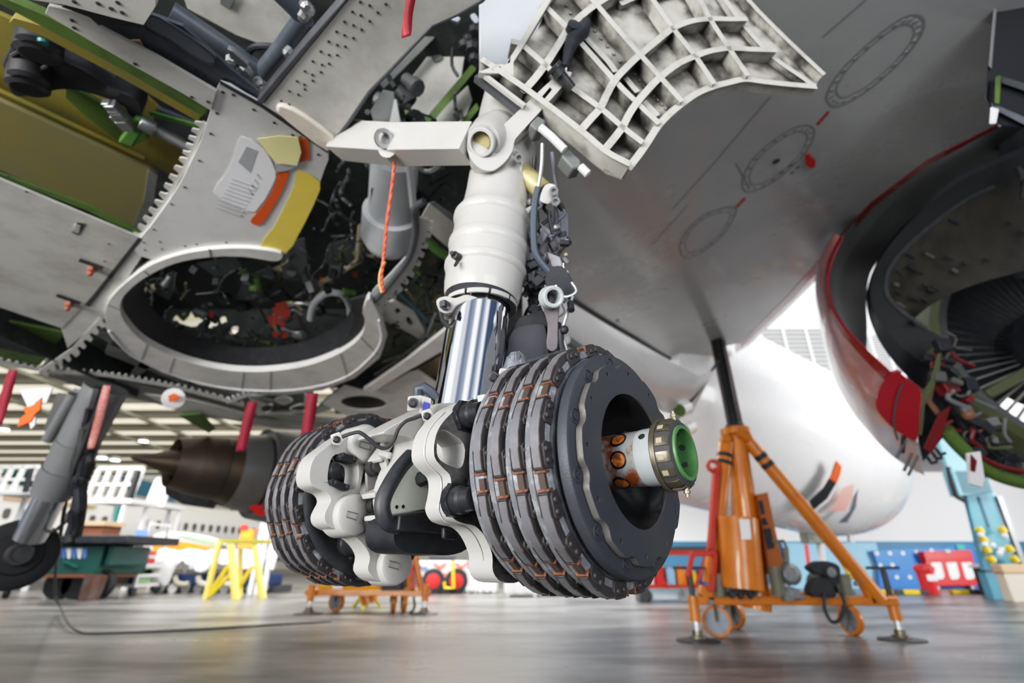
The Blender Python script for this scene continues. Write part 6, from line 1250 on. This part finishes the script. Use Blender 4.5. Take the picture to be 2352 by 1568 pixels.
# white trolleys and cage shelves
def trolley(x0, y0, x1, y1, nsh, label, mt='far_white', goods=True, leg=1.):
    X0, X1, Y, _, Zt = fb(x0, y0, x1, y1); t = thing('shelf_trolley', label, 'trolley', ((X0+X1)/2, Y, 0), 'white wheeled shelf trolleys'); m = MB(); D_ = .9
    for x in (X0, X1):
        for dy in (0, D_): m.bar(V((x, Y+dy, .15)), V((x, Y+dy, Zt)), .06, .06)
    m.each('post', mt, t)
    for k in range(nsh):
        z = .22+(Zt-.3)*k/max(1, nsh-1); m = MB(); m.box(((X0+X1)/2, Y+D_/2, z), (X1-X0, D_, .06)); m.build('shelf', mt, t)
    for x in (X0, X1):
        m = MB(); m.lathe(V((x-.03, Y, .09)), (1, 0, 0), [(0, .09), (.06, .09)], 16); m.build('caster', 'bay_slate', t)
        m = MB(); m.lathe(V((x-.03, Y+D_, .09)), (1, 0, 0), [(0, .09), (.06, .09)], 16); m.build('caster', 'bay_slate', t)
    return t, X0, X1, Y, Zt
def goods(X0, X1, Y, Zs, n, where, sz=(.2, .5), cs=('yellow', 'tan_board', 'navy', 'far_white2', 'far_green', 'beige', 'bin_red')):
    x = X0+.06
    for i in range(n):
        w_ = (X1-X0-.1)/n; h_ = RN.uniform(*sz); c = RN.choice(cs); m = MB(); m.box((x+w_/2, Y+.35, Zs+h_/2), (w_*.8, .5, h_)); m.box((x+w_/2, Y+.35, Zs+h_+.01), (w_*.86, .55, .03))
        solid('storage_box', m, c, '%s box, %s from the left on the %s' % ({'yellow': 'yellow', 'tan_board': 'cardboard', 'navy': 'navy blue', 'far_white2': 'pale grey', 'far_green': 'muted green', 'beige': 'beige', 'bin_red': 'red'}[c], ['first', 'second', 'third', 'fourth', 'fifth', 'sixth'][i], where), 'box', group='boxes on the white trolleys'); x += w_
t, X0, X1, Y, Zt = trolley(240, 1270, 330, 1368, 4, 'white cage shelf trolley between the green vehicle and the wrapped load')
for k in range(3): goods(X0, X1, Y, .22+(Zt-.3)*k/3+.04, (5, 5, 4)[k], ['lowest shelf', 'middle shelf', 'upper shelf'][k]+' of the cage trolley', (.15, .35))
t, X0, X1, Y, Zt = trolley(104, 1325, 190, 1362, 2, 'low white trolley on castors below the green vehicle')
t, X0, X1, Y, Zt = trolley(298, 1195, 345, 1362, 3, 'tall white framed stand with blue signs behind the cage trolley'); 
for q, mt in (([(312, 1216), (338, 1216), (338, 1240), (312, 1240)], 'navy_light'), ([(275, 1252), (300, 1252), (300, 1275), (275, 1275)], 'navy'), ([(300, 1262), (326, 1262), (326, 1290), (300, 1290)], 'navy')):
    m = MB(); m.plate([YY(*p, Y-.05) for p in q], (0, .03, 0)); m.build('sign_panel', mt, t)
X0, X1, Y, _, Zt = fb(-30, 1330, 60, 1372); t = thing('wheeled_dolly', 'low orange dolly carrying teal and red parts at the far left', 'dolly', ((X0+X1)/2, Y, 0)); m = MB(); m.box(((X0+X1)/2, Y, .42), (X1-X0, .8, .10)); m.bar(V((X1, Y, .4)), V((X1+.2, Y, 1.0)), .08); m.each('frame', 'jack_orange', t)
for i, mt in enumerate(('teal', 'far_white2', 'primer_bright', 'bin_red')): m = MB(); m.box((X0+.2+i*(X1-X0-.3)/4, Y, .60), (.3, .5, .24)); m.build('load_part', mt, t, bevel=.04)
for x in (X0+.2, X1-.1): m = MB(); m.lathe(V((x, Y-.3, .1)), (1, .3, 0), [(0, .1), (.06, .1)], 14); m.bar(V((x, Y-.3, .1)), V((x, Y-.3, .4)), .05); m.build('caster', 'black', t)
# wrapped load on a rack, navy covers, cowl with orange and green band
X0, X1, Y, _, Zt = fb(338, 1262, 640, 1362); rk = thing('parts_rack', 'long low rack draped with a pale grey sheet, navy covers below', 'rack', ((X0+X1)/2, Y, 0))
def wav(n, f): return [f(i/(n-1)) for i in range(n)]
n = 60; rows = []
for k in range(7):
    t_ = k/6; rows.append([V((X0+(X1-X0)*i/(n-1), Y-.12*t_-.06*math.sin(i*.9)*t_-.03*math.sin(i*2.3), Zt-(.62+.16*math.sin(i*.33)+.05*math.sin(i*.8))*t_*Zt*.62+ .03*math.sin(i*.5))) for i in range(n)])
rows = [[p+V((0, 1.4, -.1)) for p in rows[0]]]+rows
MB().loft(rows, False).build('dust_sheet', 'grey_cloth', rk)
m = MB()
for i in range(3): x = YY(402+i*52, 1272, Y).x; m.bar(V((x, Y-.05, Zt-.05)), V((x-.02, Y-.14, Zt*.55)), .05, .02)
m.each('sheet_strap', 'strap_grey', rk)
m = MB(); q = [YY(*p, Y-.25) for p in sm2([(340, 1300), (375, 1292), (400, 1290), (390, 1320), (378, 1345), (362, 1330), (345, 1340)], 3)]; m.plate(q, (0, .1, 0)); m.build('sheet_fold', 'far_white', rk, bevel=.03)
m = MB(); slab(m, 360, 1318, 620, 1346, Y+.1, .9); m.build('navy_cover', 'navy', rk, bevel=.05)
for i in range(3):
    x = 402+i*54; m = MB(); m.tube([YY(*p, Y-.02) for p in sm2([(x, 1322), (x+2, 1336), (x+16, 1342), (x+32, 1340)], 4, False)], .07, 8); m.build('padding_roll', 'beige_pad', rk)
m = MB(); slab(m, 355, 1345, 640, 1366, Y+.15, .9); m.build('rack_base', 'dark_crate', rk)
for i in range(9):
    x = 365+i*30; m = MB(); c = V((YY(x, 1358, Y).x, Y+.05, .12)); m.lathe(c, (0, -1, 0), [(0, .12), (.08, .12), (.08, .05)], 16); m.build('rack_wheel', 'steel' if i > 1 else 'far_white', rk)
for x in (342, 605, 618, 634): m = MB(); a = YY(x, 1200 if x > 600 else 1232, Y-.1); m.bar(V((a.x, Y-.1, 0)), a, .09, .09); m.build('rack_post', 'far_white', rk)
m = MB(); m.plate([YY(*p, Y+1.8) for p in sm2([(345, 1262), (350, 1232), (372, 1222), (420, 1222), (500, 1240), (498, 1258), (420, 1264)], 2)], (0, .4, 0)); m.mi(1); m.plate([YY(*p, Y+1.75) for p in [(348, 1240), (420, 1243), (496, 1256), (494, 1260), (420, 1262), (352, 1268)]], (0, .02, 0)); m.mi(2); m.plate([YY(*p, Y+1.75) for p in [(400, 1226), (430, 1230), (494, 1242), (494, 1252), (430, 1238)]], (0, .02, 0))
solid('engine_cowl', m, ['far_white2', 'orange', 'far_green'], 'pale engine cowl with orange and green bands behind the draped rack', 'cowl')
m = MB(); slab(m, 546, 1216, 584, 1258, Y+1.5, .12); m.mi(1); slab(m, 551, 1205, 568, 1216, Y+1.45, .05); slab(m, 590, 1214, 604, 1222, Y+1.45, .05); slab(m, 550, 1250, 553, 1362, Y+1.52, .05); slab(m, 578, 1250, 581, 1362, Y+1.52, .05); m.mi(2); m.plate([YY(*p, Y+1.48) for p in [(556, 1228), (566, 1222), (574, 1228), (566, 1232)]], (0, .01, 0)); solid('warning_board', m, ['orange', 'bin_red', 'yellow'], 'orange warning board above the yellow trestle', 'board')
# yellow trestle
Y = FL(540, 1376).y; tr = thing('yellow_trestle', 'tall bright yellow A-frame trestle standing on the floor', 'trestle', (YY(540, 1376, Y).x, Y, 0))
for x0, y0, x1, y1, o, w_ in ((505, 1242, 472, 1376, .0, .14), (530, 1250, 542, 1378, -.2, .24), (582, 1240, 605, 1376, .1, .14), (552, 1260, 555, 1350, .8, .10), (585, 1260, 598, 1372, .7, .1)):
    m = MB(); b = YY(x1, y1, Y+o); b.z = 0; m.bar(YY(x0, y0, Y+o), b, w_*.75, .09); m.build('leg', 'yellow_pale', tr)
for q in (((475, 1372), (528, 1295)), ((480, 1370), (530, 1318)), ((545, 1355), (580, 1300))): m = MB(); m.bar(YY(*q[0], Y), YY(*q[1], Y), .10, .06); m.build('brace', 'yellow', tr)
m = MB(); slab(m, 498, 1238, 590, 1246, Y, .9); m.build('top_rail', 'yellow_olive', tr)
# chevron truck, white cabinets
X0, X1, Y, _, Zt = fb(958, 1288, 1068, 1364); tk = thing('service_truck', 'white tow truck with red chevrons and red wheel hub, behind the brakes', 'vehicle', ((X0+X1)/2, Y, 0))
m = MB(); slab(m, 955, 1288, 1066, 1334, Y, 1.6); m.build('body', 'truck_white', tk, bevel=.03)
for cx in (1010, 1060):
    for cy in (1298, 1322):
        for s in (-1, 1): m = MB(); m.plate([YY(*p, Y-.02) for p in [(cx, cy+10), (cx, cy+2), (cx+s*14, cy-9), (cx+s*14, cy-1)] if True], (0, .015, 0)); m.build('chevron', 'chevron_red', tk)
m = MB(); slab(m, 968, 1300, 982, 1310, Y-.02, .02); m.build('badge', 'navy_light', tk)
m = MB(); slab(m, 975, 1334, 1060, 1356, Y+.2, 1.2); m.build('chassis', 'dark_crate', tk)
m = MB(); slab(m, 985, 1278, 1040, 1288, Y+.3, .8); m.build('roof_box', 'black', tk)
m = MB(); m.tube([YY(*p, Y-.1) for p in [(1040, 1288), (1042, 1350), (1022, 1350), (1020, 1336)]], .04, 8); m.build('tow_frame', 'yellow', tk)
for x, mt in ((994, 'bin_red'), (1048, 'bin_red')):
    m = MB(); c = V((YY(x, 1352, Y).x, Y-.02, .30)); m.lathe(c, (0, -1, 0), [(-.2, .3), (0, .3), (.01, .18), (0, .17)], 28); m.mi(1); m.lathe(c, (0, -1, 0), [(0, .19), (.015, .15), (.02, .05), (.02, 0)], 20); m.build('wheel', ['rubber', mt], tk)
for x0, y0, x1, y1, mt, lab in ((1068, 1310, 1100, 1364, 'grey_cloth', 'pale grey cabinet right of the chevron truck'), (1096, 1322, 1142, 1364, 'far_white2', 'white louvred cabinet beneath the near white casting'), (1158, 1312, 1236, 1371, 'far_white', 'large bright white crate on the floor below the nearer brake pack'), (1236, 1322, 1300, 1368, 'far_white2', 'white cabinet right of the large bright crate')):
    X0, X1, Y, _, Zt = fb(x0, y0, x1, y1); t = thing('cabinet' if x0 != 1158 else 'crate', lab, 'cabinet' if x0 != 1158 else 'crate', ((X0+X1)/2, Y, 0)); m = MB(); m.box(((X0+X1)/2, Y+.4, Zt/2+.04), (X1-X0, .8, Zt-.08)); m.build('body', mt, t, bevel=.02)
    m = MB()
    for k in range(3): m.box((X0+(X1-X0)*(k+.5)/3, Y-.01, Zt*.5), ((X1-X0)/3*.6, .02, Zt*.7))
    m.each('louvre_panel', 'far_white2' if mt == 'far_white' else 'far_white', t)
    for x in (X0+.08, X1-.08): m = MB(); m.box((x, Y+.1, .04), (.08, .08, .08)); m.build('foot', 'steel', t)
# red wheeled cart by the orange jack
X0, X1, Y, _, Zt = fb(1482, 1268, 1640, 1382); rc = thing('tool_cart', 'red wheeled tool cart with dark cushioned top beside the orange jack', 'cart', ((X0+X1)/2, Y, 0))
m = MB(); m.box(((X0+X1)/2, Y+.4, Zt), (X1-X0, .8, .10)); m.mi(1); m.box(((X0+X1)/2, Y+.4, Zt+.08), (X1-X0+.05, .85, .07)); m.build('cart_top', ['jack_red', 'dark_crate'], rc)
m = MB(); m.box(((X0+X1)/2, Y+.4, .28), (X1-X0, .8, .06)); m.build('lower_shelf', 'jack_red', rc)
for x, dx in ((X0+.05, .1), (X0+.5, -.35), (X1-.5, .35), (X1-.05, -.1)): m = MB(); m.bar(V((x, Y, .25)), V((x+dx, Y, Zt)), .06, .06); m.build('leg', 'jack_red', rc)
for x in (X0+.05, (X0+X1)/2, X1-.1): m = MB(); m.lathe(V((x, Y, .11)), (.5, 1, 0), [(0, .11), (.06, .11)], 16); m.bar(V((x, Y, .1)), V((x, Y, .28)), .07, .04); m.build('caster', 'pump_grey', rc)
m = MB(); slab(m, 1470, 1345, 1490, 1385, Y-.2, .4); m.build('toolbox', 'dark_crate', rc, bevel=.03)
x = X0+.12
for i, (c, nm) in enumerate((('far_white', 'white'), ('bin_red', 'red'), ('sky_blue', 'light blue'), ('orange', 'orange'), ('yellow', 'yellow'), ('board_blue', 'blue'))):
    m = MB(); h_ = RN.uniform(.25, .55); m.box((x+.08, Y+.4, .31+h_/2), (.17, .3, h_)); m.lathe((x+.08, Y+.4, .31+h_), UPV, [(0, .05), (.05, .05), (.06, .03)], 12); solid('canister', m, c, '%s canister standing on the red tool cart shelf' % nm, 'canister', group='canisters on the red tool cart'); x += .23

# ================================================================== right-hand wall furniture
Yb = WY-.35
m = MB(); slab(m, 1820, 1246, 2012, 1360, Yb+.15, .06); solid('blue_screen', m, 'sky_blue', 'pale blue screen panel standing against the wall behind the jack', 'screen', loc=None)
bb = thing('notice_board', 'long bright blue board dotted with white roundels against the wall', 'board', (YY(2140, 1355, Yb).x, Yb, 0))
m = MB(); m.plate([YY(*p, Yb) for p in [(2003, 1264), (2130, 1258), (2230, 1252), (2300, 1345), (2290, 1352), (2020, 1352), (2018, 1300)]], (0, .06, 0)); a = YY(2025, 1352, Yb)
m.build('board_panel', 'board_blue', bb)
for x in (2030, 2160, 2280): m = MB(); p = YY(x, 1350, Yb); m.box((p.x, Yb+.03, p.z/2), (.12, .08, p.z)); m.build('support_foot', 'dado_blue', bb)
for x, y in ((2014, 1270), (2044, 1270), (2074, 1270), (2105, 1268), (2140, 1264), (2022, 1298), (2050, 1297), (2060, 1325), (2090, 1325), (2243, 1260), (2255, 1291), (2268, 1322), (2285, 1345), (2120, 1298)):
    m = MB(); m.lathe(YY(x, y, Yb-.005), (0, -1, 0), [(-.01, .055), (.006, .055)], 16); m.mi(1); m.lathe(YY(x, y-1, Yb-.01), (0, -1, 0), [(-.01, .022), (.004, .022)], 10); m.build('roundel', ['far_white', 'label_pale'], bb)
m = MB(); slab(m, 2200, 1250, 2214, 1262, Yb-.05, .04); m.build('green_label', 'green_label', bb)
# red bins
Y = FL(2120, 1363).y-.15; X0, X1 = YY(2100, 1300, Y).x, YY(2140, 1300, Y).x; zt = YY(2120, 1298, Y).z; rbn = thing('red_bin', 'upright red bin with a domed lid and white label', 'bin', ((X0+X1)/2, Y, 0))
m = MB(); m.lathe(V(((X0+X1)/2, Y, 0)), UPV, [(0, .17), (zt*.8, .20), (zt*.8, .23), (zt*.88, .23)], 28); m.build('body', 'bin_red', rbn)
m = MB(); m.lathe(V(((X0+X1)/2, Y, zt*.88)), UPV, [(0, .24), (.06, .22), (.11, .12), (.12, 0)], 28); m.build('lid', 'bin_red', rbn)
m = MB(); m.plate([V(((X0+X1)/2+a, Y-.205, z)) for a, z in ((-.12, zt*.46), (.12, zt*.46), (.12, zt*.68), (-.12, zt*.68))], (0, .03, 0)); m.build('label_panel', 'far_white', rbn)
Y = FL(2195, 1352).y-.1; rbx = thing('fire_point', 'wide red stand with three white panels in front of the blue board', 'stand', (YY(2190, 1352, Y).x, Y, 0))
m = MB(); m.plate([YY(*p, Y) for p in [(2122, 1272), (2232, 1269), (2252, 1344), (2140, 1346)]], (0, .2, 0)); m.build('cabinet_body', 'bin_red', rbx, bevel=.02)
m = MB(); m.plate([YY(*p, Y-.04) for p in [(2120, 1266), (2232, 1263), (2234, 1284), (2126, 1286)]], (0, .25, 0)); m.build('header', 'bin_red', rbx, bevel=.02)
for i in range(3):
    x = 2139+i*35; m = MB(); m.plate([YY(*p, Y-.02) for p in [(x, 1292), (x+22, 1291), (x+30, 1322), (x+27, 1329), (x+12, 1330), (x+8, 1322)]], (0, .03, 0)); m.build('white_panel', 'far_white', rbx)
m = MB(); m.lathe(YY(2174, 1266, Y-.05), (0, 0, 1), [(-.03, .09), (.03, .09), (.05, .05)], 16); m.build('bell', 'far_white2', rbx)
for x in (2157, 2236): m = MB(); p = YY(x, 1345, Y); m.box((p.x, Y+.1, p.z/2), (.07, .1, p.z)); m.build('foot', 'steel', rbx)
for i, x in enumerate((2030, 2092, 2205, 2268)):
    g1 = FL(x, 1364); m = MB(); m.box((g1.x, g1.y, .05), (.42, .14, .10)); m.mi(1); m.box((g1.x+.35, g1.y, .05), (.28, .14, .10)); solid('kerb_block', m, ['yellow', 'dark_crate'], ['yellow and black kerb block nearest the pale blue screen', 'yellow and black kerb block just left of the red bin', 'yellow and black kerb block below the red stand', 'yellow and black kerb block beside the dark crate'][i], 'kerb', group='yellow kerb blocks along the blue board', bevel=.015)
# docking column
Yc = 12.3; dk = thing('docking_tower', 'tall pale blue steel docking column with yellow drive units at its foot', 'column', (YY(2300, 1330, Yc).x, Yc, 0))
def dq(name, pts, mt, o=0., t=.1, bevel=.01): m = MB(); m.plate([YY(*p, Yc+o) for p in pts], (0, t, 0)); return m.build(name, mt, dk, bevel=bevel)
dq('lower_column', [(2218, 1130), (2280, 1130), (2340, 1310), (2262, 1310)], 'dock_blue', .0, .12); dq('upper_column', [(2140, 960), (2190, 940), (2290, 1140), (2200, 1140)], 'dock_light', .1, .12)
dq('column_groove', [(2246, 1140), (2252, 1140), (2276, 1210), (2270, 1212)], 'grille_dark', -.02, .02)
dq('grille_box', [(2185, 1076), (2262, 1076), (2284, 1130), (2205, 1138)], 'dock_light', -.2, .3)
m = MB()
for i in range(10): x = 2195+i*1.9; y = 1082+i*5.2; m.plate([YY(*p, Yc-.22) for p in [(x, y), (x+68, y-1), (x+69, y+2), (x+1, y+3)]], (0, .02, 0))
m.build('louvre', 'grille_dark', dk)
m = MB(); m.tube([YY(*p, Yc-.1) for p in [(2178, 1072), (2186, 1110), (2196, 1140), (2215, 1150)]], .05, 8); m.build('cable_bundle', 'black', dk)
m = MB(); m.bar(YY(2292, 1140, Yc), YY(2350, 1300, Yc), .10, .1); m.build('guide_rail', 'pipe_grey', dk)
for x, y in ((2250, 1218), (2258, 1238), (2266, 1262), (2276, 1284), (2302, 1216), (2318, 1260), (2330, 1284)): m = MB(); m.tube([YY(x-5, y-6, Yc-.15), YY(x+5, y+6, Yc-.15)], .075, 14); m.build('drive_unit', 'yellow', dk)
for x, y in ((2253, 1228), (2280, 1252), (2296, 1270), (2308, 1230), (2262, 1250), (2300, 1262)): m = MB(); m.sphere(YY(x, y, Yc-.2), .06, 10); m.build('motor', 'far_white2', dk)
m = MB(); c = YY(2300, 1320, Yc); m.box((c.x+.1, Yc+.15, c.z/2), (.8, .2, c.z+.1)); m.build('column_base', 'dock_blue', dk)
X0, X1, Y, _, Zt = fb(2272, 1302, 2328, 1367); m = MB(); m.plate([YY(*p, Y) for p in [(2262, 1302), (2312, 1300), (2334, 1366), (2284, 1368)]], (0, .4, 0)); m.mi(1); m.plate([YY(*p, Y-.02) for p in [(2256, 1297), (2306, 1293), (2308, 1301), (2258, 1304)]], (0, .45, 0)); solid('waste_bin', m, ['dark_crate', 'far_white2'], 'dark grey bin with a pale lid below the docking column', 'bin', bevel=.02)
X0, X1, Y, _, Zt = fb(2308, 1296, 2420, 1384); m = MB(); m.box(((X0+X1)/2+.2, Y+.12, Zt*.38), (X1-X0, .24, Zt*.76)); m.mi(1); m.box(((X0+X1)/2+.2, Y+.12, Zt*.88), (X1-X0+.03, .27, Zt*.24)); solid('wooden_crate', m, ['beige', 'tan_board'], 'beige crate with tan lid at the right edge', 'crate', bevel=.02)
# nose gear and steps under the fuselage
Yn = 11.0; ng = thing('nose_landing_gear', 'nose landing gear seen below the fuselage nose behind the jack leg', 'landing gear', (YY(1890, 1340, Yn).x, Yn, 0))
m = MB(); m.tube([YY(1880, 1200, Yn), V((YY(1892, 1340, Yn).x, Yn, .3))], .07, 14); m.build('leg', 'far_white2', ng)
m = MB(); m.box(YY(1872, 1230, Yn), (.5, .3, .3)); m.build('gear_bay_box', 'green_grey', ng, bevel=.02)
for s in (-.16, .16): m = MB(); m.lathe(V((YY(1892, 1340, Yn).x+s-.05, Yn, .28)), (1, 0, 0), [(0, .2), (.0, .27), (.10, .27), (.10, .2)], 24); m.build('wheel', 'rubber', ng)
m = MB(); m.bar(YY(1852, 1250, Yn), YY(1858, 1300, Yn), .06); m.build('red_lock', 'bin_red', ng)
m = MB(); m.bar(YY(1950, 1200, Yn+.5), YY(1955, 1245, Yn+.5), .1); m.build('door_strut', 'far_white2', ng)
# ================================================================== camera, light, world
cd = bpy.data.cameras.new('camera'); cam = bpy.data.objects.new('camera', cd); bpy.context.scene.collection.objects.link(cam)
cam.location = CAM; cam.rotation_euler = (math.pi/2+PT, 0, 0); cd.sensor_width = 36; cd.lens = F/2352*36; cd.clip_start = .02; cd.clip_end = 300
cd.dof.use_dof = True; cd.dof.focus_distance = .95; cd.dof.aperture_fstop = 2.2
sc = bpy.context.scene; sc.camera = cam
w = bpy.data.worlds.new('world'); sc.world = w; w.use_nodes = True
nt = w.node_tree; bg = nt.nodes['Background']; bg.inputs['Strength'].default_value = 1.15      # bright and dark bands made up from noise, to streak the chrome
tc = nt.nodes.new('ShaderNodeTexCoord'); sp = nt.nodes.new('ShaderNodeSeparateXYZ'); nt.links.new(tc.outputs['Generated'], sp.inputs[0])
at = nt.nodes.new('ShaderNodeMath'); at.operation = 'ARCTAN2'; nt.links.new(sp.outputs['X'], at.inputs[0]); nt.links.new(sp.outputs['Y'], at.inputs[1])
cb = nt.nodes.new('ShaderNodeCombineXYZ'); nt.links.new(at.outputs[0], cb.inputs['X'])
nz = nt.nodes.new('ShaderNodeTexNoise'); nz.inputs['Scale'].default_value = 1.15; nz.inputs['Detail'].default_value = 2.5; nt.links.new(cb.outputs[0], nz.inputs['Vector'])
rp = nt.nodes.new('ShaderNodeValToRGB'); nt.links.new(nz.outputs['Fac'], rp.inputs['Fac']); e = rp.color_ramp.elements
e[0].position = .43; e[0].color = (.07, .10, .17, 1); e[1].position = .56; e[1].color = (1.35, 1.36, 1.36, 1); x = e.new(.49); x.color = (.5, .55, .64, 1)
nt.links.new(rp.outputs['Color'], bg.inputs['Color'])
def area(name, loc, target, size, power, col=(1, 1, 1), sy=None, spread=180):
    l = bpy.data.lights.new(name, 'AREA'); l.energy = power; l.spread = rad(spread); l.color = col; l.size = size
    if sy: l.shape = 'RECTANGLE'; l.size_y = sy
    o = bpy.data.objects.new(name, l); bpy.context.scene.collection.objects.link(o); o.location = loc
    o.rotation_euler = (V(target)-V(loc)).to_track_quat('-Z', 'Y').to_euler(); return o
area('hangar_fill', (-4.5, -3.5, 1.15), (-1.3, 2.4, 2.4), 4.5, 330, (1, .98, .95), 2.0, 105)  # added low fill behind the camera, brightens belly and gear
area('hangar_fill', (2.2, -3.5, 1.3), (1.0, 3.0, 2.6), 3.5, 95, (.96, .97, 1), 2.0, 120)  # weaker fill, also added behind the camera
area('hangar_fill', (-9, 12, 7), (-5, 22, 0), 8, 2600, (1, .98, .94), 8)
area('hangar_fill', (-.5, 13.5, 6.5), (0, 12.5, 0), 6, 1500, (1, .98, .95), 3, 140)
area('hangar_fill', (9, 6.5, 7.5), (9, 12.5, 1), 6, 750, (1, 1, 1), 3)
area('hangar_fill', (9.8, 4.6, 1.7), (5.2, 10, 2.7), 3.0, 150, (1, 1, 1), 1.6, 110)  # added out of view to brighten the fuselage flank
area('hangar_fill', (17.5, 9.0, 2.6), (11, 17.4, 2.0), 3.0, 420, (1, 1, 1), 1.5, 120)  # added out of view to brighten the back wall
sc.view_settings.view_transform = 'Standard'; sc.view_settings.look = 'None'; sc.view_settings.exposure = -.38
cm = sc.view_settings; cm.use_curve_mapping = True; cv = cm.curve_mapping.curves[3]
for x_, y_ in ((.025, .0165), (.10, .088), (.30, .315), (.62, .70)): cv.points.new(x_, y_)
cm.curve_mapping.update()
sc.cycles.use_denoising = True; sc.cycles.max_bounces = 5; sc.cycles.use_adaptive_sampling = True; sc.cycles.adaptive_threshold = .03; sc.cycles.sample_clamp_indirect = 6
